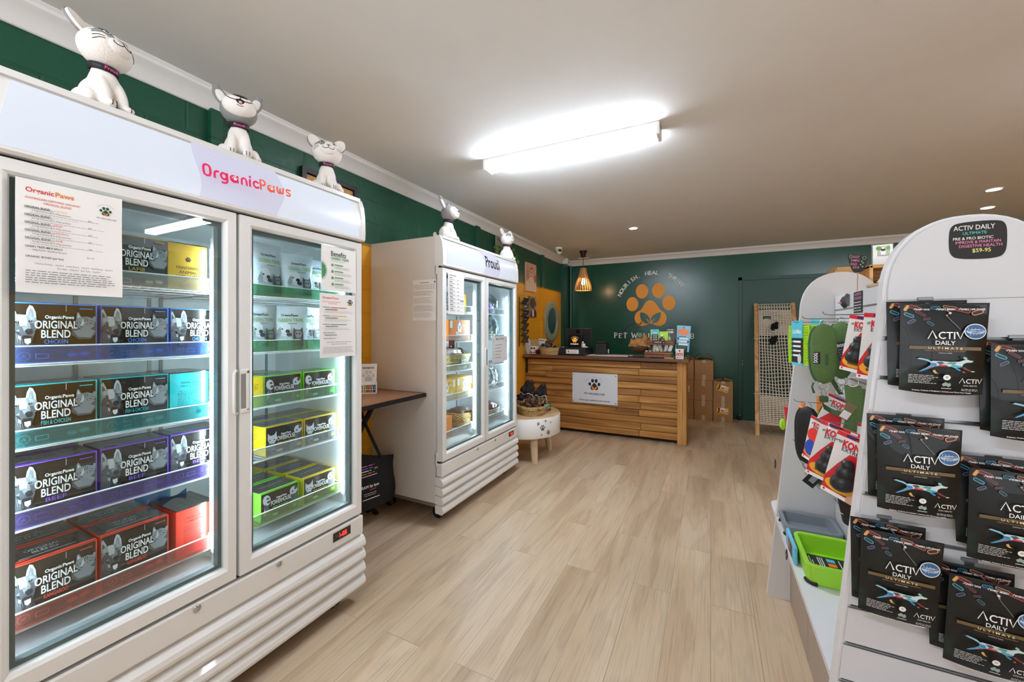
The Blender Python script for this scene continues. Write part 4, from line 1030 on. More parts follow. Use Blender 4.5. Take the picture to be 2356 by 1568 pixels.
sheet('information_sheet', 'printed sheet taped to the side of the far freezer', MX((-1.768, FB_Y - .0005, 1.39), (1, 0, 0), (0, 0, 1)), .2, .282, ik, .003)
ik = Ink()
ik.rect(-.085, .268, .0, .272, INKK)
for i in range(9):
    y = .252 - i * .027; ik.rect(-.085, y, -.045, y + .004, INKK).rect(-.085, y - .011, -.02, y - .008, INKG).rect(.01, y - .011, .03, y - .008, INKK).rect(-.09, y - .0165, .085, y - .0155, GREY2)
ik.text('Proudi', .062, .09, .016, INKK, w=.04, bold=.02)
sheet('price_list', 'price list taped to the left door of the far freezer', MX((FB_X + .0005, 2.354, 1.436), (0, 1, 0), (0, 0, 1)), .198, .288, ik, .004)
ik = Ink()
ik.text("Bags of GOLD", .0, .185, .018, INKK, w=.14, bold=.01)
for s in (-1, 1): ik.stroke([(s * .12, .19), (s * .105, .175), (s * .115, .16)], .004, INKK)
for i in range(5): ik.ell(-.105, .142 - i * .027, .003, .003, INKK).rect(-.085, .14 - i * .027, -.085 + (.12, .10, .11, .09, .10)[i], .144 - i * .027, INKG)
sheet('information_sheet', 'poster with a handwritten style heading on the right door of the far freezer', MX((FB_X + .0005, 3.01, 1.055), (0, 1, 0), (0, 0, 1)), .275, .215, ik, .002, m=mat('#D2D2D2', .5))
mb = MB().m(INKK).box(0, .002, -.033, .033, 0, .055); mb.ink(Ink().text('BONES', 0, .04, .009, RED_T).text('& OFFAL', 0, .026, .009, RED_T).rect(-.02, .01, .0, .018, PEN_G), FX(.002, 0, 0))
tag(mb.build('price_tag', None, (FB_X + .0005, 2.30, 1.197)), 'small black tag with red writing on the far freezer door', 'price tag')
# ------------------------------------------------------------------ plush toys on top of the fridges
PLUSH_W = mat('#EDE7E1', .95, bump=.25, bscale=220)
PLUSH_G = mat('#8C8B8B', .95, bump=.3, bscale=220)
THREAD = mat('#141416', .7)
COLLAR = mat('#17151A', .6)
PINK = mat('#E0529A', .6)
PINKT = mat('#E7A0A8', .7)
def plush(dog, label, loc, yaw, s=1.0, pitch=0, roll=0):
    """seated stuffed toy, local front is +X, about .23 tall"""
    t = thing('plush_dog' if dog else 'plush_cat', label, 'soft toy', loc, (0, 0, yaw), 'plush cats and dogs on top of the freezers')
    t.scale = (s, s, s)
    mb = MB().m(PLUSH_W)
    mb.ell((-.012, 0, .052), (.05, .047, .056), n=24, k=16).ell((.004, 0, .088), (.036, .036, .05), n=20, k=14).ell((.0, 0, .118), (.027, .028, .03))
    for q in (-1, 1):
        mb.ell((0, 0, 0), (.017, .016, .055), T(.037, q * .021, .058) @ RY(-20), n=16).ell((.058, q * .024, .014), (.024, .016, .014)).ell((.0, q * .047, .026), (.042, .022, .03)).ell((.032, q * .058, .013), (.022, .014, .013))
    body = mb.build('body', t)
    md = body.modifiers.new('soften', 'REMESH'); md.mode = 'VOXEL'; md.voxel_size = .0042; md.use_smooth_shade = True
    md = body.modifiers.new('smooth', 'SMOOTH'); md.factor = .5; md.iterations = 8
    mb = MB().m(THREAD)
    for q in (-1, 1):
        for d in (-.005, .005): mb.tube([(.0825, q * .024 + d, .02), (.0835, q * .024 + d, .012), (.081, q * .024 + d, .006)], .0011, 5)
    mb.build('toe_stitch', t)
    mb = MB().m(PLUSH_W).tube([(-.045, .0, .02), (-.065, .004, .018), (-.085, .008, .03), (-.092, .012, .052), (-.09, .012, .066)], [.014, .015, .016, .014, .007], 10); mb.build('tail', t)
    mb = MB().m(COLLAR).lathe([(.029, -.009), (.034, -.008), (.0345, .008), (.029, .009)], 24, T(.002, 0, .134) @ RY(8))
    ik = Ink(); ik.text('Proudi', 0, -.004, .009, PINK, w=.034, bold=.02)
    mb.ink(ik, T(.002, 0, .134) @ RY(8) @ MX((.0348, 0, 0), (0, 1, 0), (0, 0, 1)), base=.0006, bend=lambda y, z: -y * y * 14)
    mb.build('collar', t)
    # head: one ellipsoid frame, features laid on its surface
    hr = (.056, .060, .052) if dog else (.056, .066, .054)
    H = T(.010, 0, .190) @ RZ(roll) @ RY(-8 + pitch)
    hc = 0.0
    def P(y, z, d=0.0):
        """point on the front of the head or muzzle at sideways y, up z (as shares of the radii)"""
        x = math.sqrt(max(0.0, 1 - y * y - z * z)); k = 1 + d
        return (hc + hr[0] * x * k, hr[1] * y * k, hr[2] * z * k)
    mb = MB().m(PLUSH_G if dog else PLUSH_W).ell((0, 0, 0), hr, H, 28, 18)
    head = mb.build('head', t)
    def line(pts, r, name, m=THREAD, d=.012):
        q = []
        for a, b in zip(pts, pts[1:]):
            for i in range(4): q.append(P(a[0] + (b[0] - a[0]) * i / 4, a[1] + (b[1] - a[1]) * i / 4, d))
        q.append(P(*pts[-1], d)); return MB().m(m).tube(q, r, 6, M=H)
    def patch(pts, m, name, d=.012, parent=None):
        """filled patch on the head surface, fanned from its middle"""
        cx = sum(p[0] for p in pts) / len(pts); cz = sum(p[1] for p in pts) / len(pts); vs = []; fs = []; k = len(pts); n = 5
        vs.append(P(cx, cz, d))
        for r in range(1, n + 1):
            for p in pts: vs.append(P(cx + (p[0] - cx) * r / n, cz + (p[1] - cz) * r / n, d if r < n else d * .3))
        fs = [(0, 1 + i, 1 + (i + 1) % k) for i in range(k)]
        for r in range(n - 1): fs += [(1 + r * k + i, 1 + (r + 1) * k + i, 1 + (r + 1) * k + (i + 1) % k, 1 + r * k + (i + 1) % k) for i in range(k)]
        return MB().m(m).add(vs, fs, H, True).build(name, parent or head)
    circ = lambda y, z, ry, rz, n=16, a=0: [(y + ry * math.cos(2 * PI * i / n) * math.cos(R(a)) - rz * math.sin(2 * PI * i / n) * math.sin(R(a)), z + ry * math.cos(2 * PI * i / n) * math.sin(R(a)) + rz * math.sin(2 * PI * i / n) * math.cos(R(a))) for i in range(n)]
    if dog:
        MB().m(PLUSH_W).ell((0, 0, 0), (.036, .054, .040), H @ T(.032, 0, -.002), 24, 16).build('muzzle', head)
        hr = (.036, .054, .040); hc = .032; H = H @ T(.0, 0, -.002)
        patch([(-.46, .70), (-.1, .80), (.25, .78), (.52, .62), (.40, .42), (.1, .36), (-.12, .40), (-.38, .56)], THREAD, 'nose', .03)
        line([(.03, .36), (.02, .16)], .0012, 'm').build('mouth_line', head)
        line([(-.72, .34), (-.55, .10), (-.30, .0), (-.05, .10), (.02, .18), (.10, .10), (.30, .02), (.55, .12), (.72, .36)], .0014, 'm').build('mouth_line', head)
        patch([(-.26, .02), (-.05, .10), (.02, .16), (.10, .10), (.28, .04), (.20, -.22), (.02, -.36), (-.16, -.24)], THREAD, 'open_mouth', .014)
        patch([(-.10, -.06), (.02, -.01), (.13, -.06), (.12, -.24), (.02, -.30), (-.08, -.24)], PINKT, 'tongue', .022)
        line([(-.18, -.40), (.02, -.48), (.20, -.42)], .001, 'm').build('chin_stitch', head)
        hr = (.056, .060, .052); hc = 0.0; H = T(.010, 0, .190) @ RZ(roll) @ RY(-8 + pitch)
        for q in (-1, 1): patch(circ(q * .38, .80, .10, .08), INKW, 'eye', .02); patch(circ(q * .38, .82, .05, .05), THREAD, 'pupil', .03)
        for q in (-1, 1):
            E_ = H @ T(-.014, q * .046, .032) @ RX(-q * 20) @ RY(-10)
            e = MB().m(PLUSH_G).ell((0, 0, .030), (.009, .022, .046), E_, 16, 12)
            e.m(PLUSH_W).ell((.006, 0, .024), (.006, .015, .034), E_, 14, 10).m(PLUSH_G).ell((.004, 0, .066), (.011, .013, .016), E_, 12, 8)
            e.build('ear', head)
    else:
        patch([(-.86, .18), (-.84, .42), (-.60, .66), (-.30, .72), (-.14, .48), (-.22, .16), (-.45, .06)], PLUSH_G, 'eye_patch', .008)
        for q in (-1, 1):
            patch(circ(q * .42, .40, .15, .13), THREAD, 'eye', .014); patch(circ(q * .42, .40, .125, .105), INKW, 'eye_white', .02); patch(circ(q * .40, .40, .07, .085), THREAD, 'pupil', .028)
            for k in range(2): line([(q * .58, .02 - k * .12), (q * .72, .06 - k * .15), (q * .88, .0 - k * .20)], .0007, 'w').build('whisker', head)
            line([(q * .30, .62), (q * .42, .68), (q * .54, .62)], .0009, 'b').build('brow', head)
            E_ = H @ T(-.006, q * .046, .040) @ RX(-q * 30) @ RY(-4) @ RZ(-q * 12)
            e = MB().m(PLUSH_W).prism(smooth2([(-.027, -.014), (.027, -.014), (.030, .03), (.008, .056), (-.022, .042)]), E_ @ MX((.007, 0, 0), (0, 1, 0), (0, 0, 1)), .010, True)
            e.m(PLUSH_G).prism(smooth2([(-.029, -.014), (.029, -.014), (.032, .03), (.008, .059), (-.024, .044)]), E_ @ MX((-.001, 0, 0), (0, 1, 0), (0, 0, 1)), .006, True)
            e.build('ear', head)
        MB().m(PLUSH_W).ell((0, 0, 0), (.022, .036, .026), H @ T(.040, 0, -.010), 20, 12).build('muzzle', head)
        hr = (.022, .036, .026); hc = .040; H = H @ T(0, 0, -.010)
        patch([(-.26, .66), (.26, .66), (.08, .36), (-.08, .36)], THREAD, 'nose', .03)
        line([(0, .38), (0, .0)], .0011, 'm').build('mouth_line', head)
        line([(-.66, .22), (-.68, -.02), (-.52, -.22), (-.24, -.22), (0, .0), (.24, -.22), (.52, -.22), (.68, -.02), (.66, .22)], .0012, 'm').build('mouth_line', head)
    return t
TOPZ = 1.967
plush(False, 'white plush cat with one grey eye patch, largest and leftmost on the near freezer', (FA_X - .085, .515, TOPZ), 15, .98, -12, 8)
plush(True, 'grey and white plush dog with a laughing mouth, on the near freezer between two cats', (FA_X - .085, .895, TOPZ), -26, 1.0, -4, 0)
plush(False, 'white plush cat with a grey patch beside the framed cork board', (FA_X - .085, 1.285, TOPZ), -32, .98, -6, 0)
plush(True, 'plush dog seen in profile at the near end of the far freezer', (FB_X - .085, 2.375, TOPZ), 26, 1.06, 0, -14)
plush(False, 'plush cat at the far end of the far freezer, in front of the hanging plant', (FB_X - .085, 3.30, TOPZ), -8, 1.06, 0, 0)

# ------------------------------------------------------------------ on the left wall
t = thing('cork_board', 'black framed cork board on the green wall behind the third plush toy', 'notice board', (XL, 1.825, 2.06))
MB().m(mat('#C79A60', .9, bump=.4, bscale=90, var=.18, vscale=90)).box(.004, .012, -.19, .19, -.22, .24).build('cork_panel', t)
mb = MB().m(BLACK)
for a in ((-.215, -.185, -.25, .275), (.185, .215, -.25, .275), (-.185, .185, .245, .275), (-.185, .185, -.25, -.22)): mb.box(.001, .03, a[0], a[1], a[2], a[3])
mb.build('frame', t)
t = thing('round_mirror', 'oval looking round mirror with a wide grey green frame on the yellow wall', 'mirror', (XL, 5.945, 1.455))
QX = MX((0, 0, 0), (0, 1, 0), (0, 0, 1))
MB().m(mat('#8E9C8C', .6, bump=.35, bscale=40, var=.15, vscale=30)).lathe([(.205, .012), (.21, .028), (.235, .032), (.25, .022), (.27, .03), (.31, .022), (.325, .008), (.325, .001)], 56, QX).build('frame', t)
MB().m(mat('#8FA9A2', .03, 1.0)).lathe([(0, .012), (.212, .012)], 48, QX).build('mirror_glass', t)
def canvas(name, label, y0, y1, z0, z1, art):
    mb = MB().m(mat('#D9B79A', .7)).box(.001, .022, y0, y1, z0, z1); ik = Ink(.0004); art(ik, y0, z0, y1 - y0, z1 - z0); mb.ink(ik, FX(.022, 0, 0), base=.0005)
    return tag(mb.build(name, None, (XL, 0, 0)), label, 'picture')
def art1(ik, x, y, w, h):
    c = [mat(q, .7) for q in ('#DDA588', '#C98A70', '#6E4A3C', '#E9C9B0', '#B96A60', '#A77A5A')]
    ik.rect(x, y, x + w, y + h, c[0]).rect(x, y, x + w, y + h * .45, c[3]).poly([(.1, .7), (.2, .45), (.0, .3), (.0, .72)], c[1], (x, y), (w, h))
    ik.poly([(.3, .15), (.42, .62), (.62, .62), (.78, .15)], c[3], (x, y), (w, h)).ell(x + w * .52, y + h * .78, w * .13, h * .08, c[2]).ell(x + w * .52, y + h * .755, w * .085, h * .06, c[3]).ell(x + w * .5, y + h * .55, w * .05, h * .03, c[2])
    ik.poly([(.7, .55), (.95, .66), (1, .4), (.8, .3)], c[4], (x, y), (w, h)).stroke([(x + w * .1, y + h * .9), (x + w * .25, y + h * .3)], .012, c[5]).stroke([(x, y + h * .72), (x + w * .4, y + h * .68), (x + w, y + h * .62)], .008, c[1])
def art2(ik, x, y, w, h):
    c = [mat(q, .7) for q in ('#A8957C', '#3A2420', '#5C3B30', '#D7CBBB', '#7A6A52', '#8A4A3E')]
    ik.rect(x, y, x + w, y + h, c[0]).rect(x, y, x + w * .35, y + h, c[4])
    ik.poly([(.3, .0), (.42, .35), (.8, .4), (1, .25), (1, 0)], c[1], (x, y), (w, h)).poly([(.38, .45), (.34, .86), (.5, .95), (.74, .93), (.84, .8), (.78, .5), (.62, .38)], c[2], (x, y), (w, h))
    ik.poly([(.34, .86), (.28, .6), (.38, .5)], c[1], (x, y), (w, h)).poly([(.82, .8), (.98, .65), (.84, .5)], c[1], (x, y), (w, h)).poly([(.5, .0), (.48, .36), (.7, .36), (.72, .05)], c[3], (x, y), (w, h)).ell(x + w * .6, y + h * .52, w * .07, h * .04, c[1]).ell(x + w * .52, y + h * .72, w * .04, h * .02, c[1]).ell(x + w * .7, y + h * .72, w * .04, h * .02, c[1])
canvas('canvas_picture', 'tall pale pink portrait canvas across the green and yellow wall, above the dog portrait', 4.94, 5.285, 1.857, 2.25, art1)
canvas('canvas_picture', 'brown dog portrait canvas on the yellow wall left of the mirror', 4.98, 5.29, 1.503, 1.79, art2)
t = thing('brochure_rack', 'tiered wire rack of dark brochures on the yellow wall beside the far freezer', 'rack', (XL, 4.80, 0))
mb = MB().m(BLACK)
for y in (-.05, .10): mb.box(.002, .008, y, y + .01, 1.10, 1.76)
for k in range(7): mb.tube([(.01, -.05, 1.17 + k * .085), (.075, -.05, 1.15 + k * .085), (.075, .11, 1.15 + k * .085), (.01, .11, 1.17 + k * .085)], .0025, 5)
mb.build('wire_frame', t)
for k, c in enumerate(('#2A1E1A', '#3A3A3C', '#5A3A26', '#1E2A3A', '#26262A', '#6A6A6C', '#2A2A2E')):
    mb = MB().m(mat(c, .5)).box(0, .004, -.048, .105, 0, .09); mb.ink(Ink().rect(-.03, .05, .06, .075, mat(('#8A4A3A', '#B9B4AC', '#3F7050', '#7A8AA0', '#C07A50', '#D0CAC0', '#50607A')[k], .5)).rect(-.03, .02, .08, .03, GREY2), FX(.004, 0, 0))
    o = mb.build('brochure', None, (XL + .03, 4.80, 1.158 + k * .085), (0, R(34), 0))
    tag(o, 'leaflet in the wall rack, %s pocket from the top' % ('lowest', 'sixth', 'fifth', 'fourth', 'third', 'second', 'topmost')[k], 'leaflet', 'leaflets in the wall rack')
WEATH = wood_mat('weathered_board', ('#6E5F54', '#9C8B7C'), 2, 1.0, .8, .2)
t = thing('hanging_board', 'weathered timber cross shaped board high on the green wall behind the last plush cat', 'wall decoration', (XL, 4.14, 2.22))
MB().m(WEATH).rbox(.002, .022, -.045, .02, -.22, .205, .003).build('upright_board', t)
MB().m(WEATH).rbox(.022, .04, -.075, .11, .09, .20, .003).build('cross_board', t)
LEAF = mat('#6E9A3E', .5, var=.3, vscale=40)
mb = MB().m(LEAF); rd = random.Random(4)
for k in range(26):
    p = Vector((rd.uniform(.03, .09), rd.uniform(-.18, .42), rd.uniform(-.02, .14) - .1 * rd.random())); a = rd.uniform(0, 360)
    mb.grid(lambda u, v: ((v - .5) * .012 * math.sin(PI * u), (v - .5) * .03 * math.sin(PI * u), -.065 * u + .01 * u * u), 5, 2, T(*p) @ RZ(a) @ RY(rd.uniform(-70, 10)))
for k in range(5):
    y = -.14 + k * .13; mb.tube([(.03, .02, .10), (.05, y * .6, .12), (.06, y, .02), (.07, y * 1.1, -.08)], .003, 5)
tag(mb.build('trailing_plant', None, (XL + .005, 4.16, 2.26)), 'trailing green plant hanging from the board above the far freezer', 'plant')

# ------------------------------------------------------------------ small table between the fridges
t = thing('side_table', 'folding table with brown top and black edge between the two freezers', 'table', (-2.0, 1.80, 0))
TOPW = wood_mat('table_top_wood', ('#7A5138', '#9A6B4C'), 1, .8, .4, .0)
MB().m(TOPW).rbox(-.245, .242, -.355, .372, .872, .893, .002).build('tabletop', t)
mb = MB().m(BLACK)
mb.box(.24, .255, -.36, .378, .868, .894).box(-.25, .255, .372, .378, .868, .894).box(-.25, .255, -.36, -.354, .868, .894)
mb.build('edge_trim', t)
for x in (-.13, -.21):
    mb = MB().m(BLACK)
    for s in (-1, 1): mb.prism([(-.33 * s - .016, 0), (-.33 * s + .016, 0), (.33 * s + .016, .868), (.33 * s - .016, .868)], MX((x + .012 * s, 0, 0), (0, 1, 0), (0, 0, 1)), .022)
    mb.build('cross_leg', t)
t = thing('sample_stand', 'white point of sale card stand with coloured sample packs on the brown table', 'display stand', (-2.10, 2.00, .893), (0, 0, 40))
ik = Ink(); ik.text('RAW&PAWS', 0, .165, .013, INKK, w=.075, bold=.03)
paw(ik, 0, .108, .085, mat('#CFC8C6', .6)); ik.para(-.02, .10, .025, 3, .008, .004, INKG, 3, .3)
mb = MB().m(PAPER).prism([(-.052, .06), (0, .042), (.052, .06), (.056, .2), (-.056, .2)], FY(0, 0, 0), .003); mb.ink(ik, FY(0, 0, 0)); mb.build('header_card', t, rot=(R(-8), 0, 0))
mb = MB().m(PAPER).box(-.056, -.052, -.03, .03, 0, .075).box(.052, .056, -.03, .03, 0, .075).box(-.056, .056, .0, .03, 0, .06).box(-.056, .056, -.03, .0, 0, .006); mb.build('tray', t)
for k, c in enumerate(('#3E6FC0', '#E3B64A', '#7FA65A', '#B9402E', '#C85A3E', '#4FA0A6', '#4A4466')):
    mb = MB().m(mat(c, .4)).rbox(-.0065, .0065, -.006, .006, 0, .05, .003); mb.ink(Ink().ell(0, .022, .0045, .0045, INKW).rect(-.003, .034, .003, .04, INKW), FY(0, -.006, 0))
    o = mb.build('sample_pack'); o.matrix_world = T(-2.10, 2.00, .893) @ RZ(40) @ T(-.042 + k * .0142, -.018, .006)
    tag(o, '%s sample pack in the tray of the white card stand on the brown table' % ('blue', 'yellow', 'green', 'dark red', 'orange red', 'teal', 'dark violet')[k], 'sample pack', 'sample packs in the card stand')
# tote bag hung from the table
TOTE = mat('#101013', .9, bump=.2, bscale=300)
t = thing('tote_bag', 'black printed tote bag hanging under the brown table', 'bag', (-2.055, 1.95, .135), (0, 0, -12))
mb = MB().m(TOTE)
bag = lambda u, v: ((.035 + .01 * math.sin(4 * v)) * math.sin(PI * u) ** .6 * (1 - .55 * v), (u - .5) * (.42 + .02 * math.sin(6 * v)), .34 * v + .006 * math.sin(7 * u) * v + .10 * (.65 - u) * v)
mb.grid(bag, 14, 12); mb.grid(lambda u, v: (-bag(1 - u, v)[0], bag(1 - u, v)[1], bag(1 - u, v)[2]), 14, 12)
ik = Ink(.0005)
for i, (c, w) in enumerate((('#E06A8A', .11), ('#4A6FD8', .09), ('#E8E6E2', .08), ('#E06A4A', .10))): ik.para(-.06, .285 - i * .016, -.06 + w, 1, .01, .012, mat(c, .6), i, .1)
ik.text('pets', .05, .258, .014, PEN_Y, w=.024).rect(-.06, .222, .055, .226, PEN_W)
ik.text('RAW for love', 0, .148, .018, INKW, w=.125, bold=.02).rect(-.01, .132, .04, .137, RED_T).para(-.05, .112, .06, 2, .012, .005, INKW, 5).rect(-.06, .074, .065, .079, INKW)
mb.ink(ik, FX(0, 0, 0), base=.004, bend=lambda y, z: bag(min(1, max(0, y / .42 + .5)), z / .34)[0])
mb.build('bag_body', t)
MB().m(TOTE).tube([(.02, -.12, .33), (.012, -.12, .45), (.008, -.125, .60), (.004, -.11, .70), (.0, -.09, .722), (.004, -.06, .68), (.01, .0, .52), (.02, .09, .32)], .010, 6).build('strap', t)

# ------------------------------------------------------------------ round stool table with chews
t = thing('round_table', 'round white drum table on tapered pale timber legs before the counter', 'table', (-1.815, 3.87, 0))
PALEW = wood_mat('pale_timber', ('#C9AE8C', '#DEC7A6'), 2, .8, .5, .05)
mb = MB().m(mat('#ECEBE8', .4, var=.02)).lathe([(.36, .255), (.405, .255), (.41, .261), (.41, .445), (.405, .451)], 64)
ik = Ink(.0006)
for i, (x, y, s) in enumerate(((0, 0, .06), (.07, -.05, .045), (-.05, .05, .03), (.03, .07, .025), (-.02, -.06, .02), (.09, .05, .022))): paw(ik, x, y, s, GREY3)
mb.ink(ik, RZ(-35) @ MX((.4105, 0, .355), (0, 1, 0), (0, 0, 1)), base=.0008, bend=lambda x, y: math.sqrt(max(0, .4105 ** 2 - x * x)) - .4105)
mb.build('drum', t)
MB().m(wood_mat('oak_disc', ('#B99A76', '#CDB08C'), 0, .5, .5, 0)).lathe([(0, .456), (.401, .456), (.406, .452), (.405, .447), (0, .447)], 64).build('tabletop', t)
for a in (-42, 48, 138, 228):
    u = Vector((math.cos(R(a)), math.sin(R(a)), 0)); w = Vector((-u.y, u.x, 0)); vs = []
    for z, r, h in ((.256, .30, .045), (0, .335, .030)):
        for i in range(8):
            q = PI / 4 * i + PI / 8; vs.append(u * (r + h * math.cos(q)) + w * (h * math.sin(q)) + Vector((0, 0, z)))
    MB().m(PALEW).add(vs, [(i, 8 + i, 8 + (i + 1) % 8, (i + 1) % 8) for i in range(8)] + [tuple(range(8)), tuple(range(15, 7, -1))]).build('leg', t)
BAS = basket('chew_basket', 'wavy wicker basket of dried chews on the round white table', (-1.67, 3.82, .457), [(.15, 0), (.185, .09)], STRAW[1], .85, 1.15, 48, 20, tube=.008, wob=.005)
CHEW = [mat(c, .8, bump=.5, bscale=60, var=.4, vscale=40) for c in ('#5A3A26', '#7A5636', '#3A2820', '#9A7450')]
rd = random.Random(12)
for k in range(34):
    a = rd.uniform(0, 2 * PI); r = .145 * math.sqrt(rd.random()); p = Vector((-1.67 + .85 * r * math.cos(a), 3.82 + 1.15 * r * math.sin(a), .51 + rd.random() * .07))
    d = Vector((rd.uniform(-1, 1), rd.uniform(-1, 1), rd.uniform(-.2, 1))).normalized() * rd.uniform(.05, .10); sd = Vector((rd.uniform(-.03, .03), rd.uniform(-.03, .03), .02))
    o = MB().m(CHEW[k % 4]).tube([(0, 0, 0), tuple(d * .35 + sd), tuple(d * .7 - sd * .4), tuple(d)], [.012, .016, .012, .006], 7).build('dried_chew', None, p)
    tag(o, 'twisted brown dried chew heaped in the wicker basket on the round table', 'chew', 'dried chews in the wicker basket')
DARKROOT = mat('#221A18', .85, bump=.9, bscale=35, var=.5, vscale=25)
for k, (x, y, sz, lean, lb) in enumerate(((-1.83, 4.00, (.08, .085, .30), (.03, .05), 'large black dried hide tied with string, at the back of the round table'), (-1.72, 4.10, (.075, .09, .24), (.02, .10), 'black dried hide with a pale tie, nearer the counter on the round table'), (-1.93, 3.86, (.07, .09, .25), (-.02, -.02), 'black dried hide at the wall side of the round table'))):
    t2 = thing('dried_hide', lb, 'chew', (x, y, .457), group='black dried hides on the round table')
    rdm = random.Random(50 + k); ph = [rdm.random() * 6 for _ in range(8)]
    def f(u, v):
        a = 2 * PI * u; ring_ = .45 + .55 * math.sin(PI * min(1, v * 1.15)) ** .6 if v < .87 else .55 * (1 - v) / .13 + .2
        k1 = 1 + .22 * math.sin(3 * a + ph[0] + 2 * v) + .12 * math.sin(7 * a + ph[1] + 5 * v) + .10 * math.sin(13 * a + ph[2]) * math.sin(9 * v + ph[3]) + .08 * math.sin(23 * v + ph[4] + 2 * a)
        if abs(v - .55) < .07: k1 *= .78
        return (sz[0] * ring_ * k1 * math.cos(a) + lean[0] * v, sz[1] * ring_ * k1 * math.sin(a) + lean[1] * v * v, sz[2] * v + .02 * math.sin(4 * a + ph[5]) * v)
    MB().m(DARKROOT).grid(f, 48, 30).build('hide', t2)
    q = [Vector(f(i / 20, .55)) for i in range(20)]; c_ = sum(q, Vector()) / 20
    MB().m(mat('#D9D2C2', .9)).tube([tuple(c_ + (p - c_) * 1.06) for p in q], .0045, 6, closed=True).build('string_tie', t2)
    e = Vector(f(.95, .55)); MB().m(mat('#D9D2C2', .9)).tube([tuple(e * 1.02), tuple(e + Vector((.03, -.01, -.05))), tuple(e + Vector((.025, -.02, -.11)))], .004, 6).build('string_end', t2)
mb = MB().m(GLOSSBLACK).box(-.003, 0, -.04, .04, 0, .075); mb.ink(Ink().rect(-.034, .05, .034, .068, mat('#4FB0D0', .5)).rect(-.034, .03, .034, .042, mat('#7FC08A', .5)).para(-.034, .02, .034, 2, .01, .005, INKW, 4), FX(0, 0, 0))
tag(mb.build('price_tag', None, (-1.515, 3.86, .485), (0, R(-8), R(-40))), 'small black price tag with blue and green writing on the wicker basket rim', 'price tag')
# ------------------------------------------------------------------ timber sales counter
CT = .99
PLANK = wood_mat('counter_planks', ('#7E5022', '#AC7636', '#CA9A58'), 0, .55, .6, .15, .7)
POSTW = wood_mat('counter_post', ('#96662E', '#C08A48', '#D6A866'), 2, .6, .6, .15, .6)
TOPD = wood_mat('counter_top_wood', ('#4A2C18', '#6E4426', '#8A5A34'), 0, .6, .5, .15)
t = thing('sales_counter', 'long rustic timber counter with horizontal planks under the paw emblem', 'counter', (-1.25, 5.2, 0))
mb = MB().m(PLANK); rd = random.Random(3); z = .045
for k in range(11):
    h_ = .0815; cut = rd.choice([(-.72 + .35 * (k % 2),), (.48,), (-.62 + .15 * (k % 3), .48), (.50,)])
    xs = [-1.015] + sorted(c for c in cut) + [.915]
    for a, b in zip(xs, xs[1:]):
        d_ = rd.uniform(-.003, .004); mb.rbox(a + .0015, b - .0015, -.245 - d_, -.215, z, z + h_ - .006, .003, 1)
    z += h_
mb.m(mat('#2A1A0E', .8)).box(-1.01, .91, -.216, -.205, .03, .945)
mb.build('front_planks', t)
mb = MB().m(POSTW).rbox(.905, .965, -.262, -.20, 0, .955, .005).rbox(.962, 1.005, -.258, -.20, 0, .955, .006); mb.build('corner_post', t)
mb = MB().m(PLANK)
for k in range(11): mb.rbox(.97, .995, -.20, .31, .045 + k * .0815, .12 + k * .0815, .003, 1)
mb.build('end_planks', t)
mb = MB().m(TOPD).rbox(-1.02, 1.035, -.345, -.11, .952, CT, .006).rbox(-1.02, 1.03, -.105, .10, .952, CT - .002, .004).rbox(-1.02, 1.03, .105, .34, .952, CT, .004)
mb.build('countertop', t)
mb = MB().m(PLANK).box(-1.01, .97, .29, .31, .05, .95); mb.build('back_panel', t)
mb = MB().m(BLACK).box(-1.005, -.978, -.255, -.25, .74, .95).box(-1.005, -.978, -.34, -.25, .946, .951).m(CHROME)
for q in (.77, .82, .87, .92): mb.ell((-.99, -.256, q), (.004, .002, .004), n=10, k=6)
mb.build('shelf_bracket', t)
# plaque
mb = MB().m(mat('#DDE3EA', .3, coat=.4)).rbox(0, .577, -.006, 0, 0, .383, .002)
ik = Ink(.0003); NAVY = mat('#1E2830', .5)
paw(ik, .288, .225, .158, NAVY, mat('#F08A28', .5)); ik.arc_text('NOURISH. HEAL. THRIVE', .288, .21, .122, 150, 30, .011, GREY2)
ik.text('PET WELLNESS HUB', .288, .115, .02, NAVY, w=.255, bold=.01).text('Where pet wellness meets nature!', .288, .035, .017, NAVY, w=.39, bold=.008)
for x in (.02, .557):
    for y in (.022, .36): ik.ell(x, y, .006, .006, INKK)
mb.ink(ik, FY(0, -.006, 0), base=.0004)
tag(mb.build('wall_plaque', None, (-1.598, 4.952, .393)), 'white plaque with dark paw and small lettering on the counter front', 'sign')
# things on the counter, left to right
t = thing('acrylic_leaflet_box', 'clear box holding leaflets at the wall end of the counter', 'leaflet holder', (-2.17, 4.99, CT))
mb = MB().m(PLASTIC).box(-.09, .085, -.06, -.056, 0, .13).box(-.09, -.086, -.06, .06, 0, .18).box(.081, .085, -.06, .06, 0, .13).box(-.09, .085, .056, .06, 0, .2).box(-.09, .085, -.06, .06, 0, .004); mb.build('clear_box', t)
for k, (x, y, a, h_, lb) in enumerate(((-.055, -.02, -8, .21, 'pale leaflet leaning left in the clear box'), (-.03, .0, -16, .19, 'grey leaflet tilted in the clear box behind the toy van'))):
    mb = MB().m(PAPER).box(-.025, .03, 0, .003, 0, h_); mb.ink(Ink().rect(-.02, h_ - .06, .02, h_ - .01, GREY2).ell(.008, h_ - .04, .008, .012, INKK).para(-.02, h_ - .08, .022, 5, .012, .005, INKG, k), FY(0, 0, 0))
    tag(mb.build('leaflet', None, (-2.17 + x, 4.99 + y, CT + .005), (0, R(a), 0)), lb, 'leaflet')
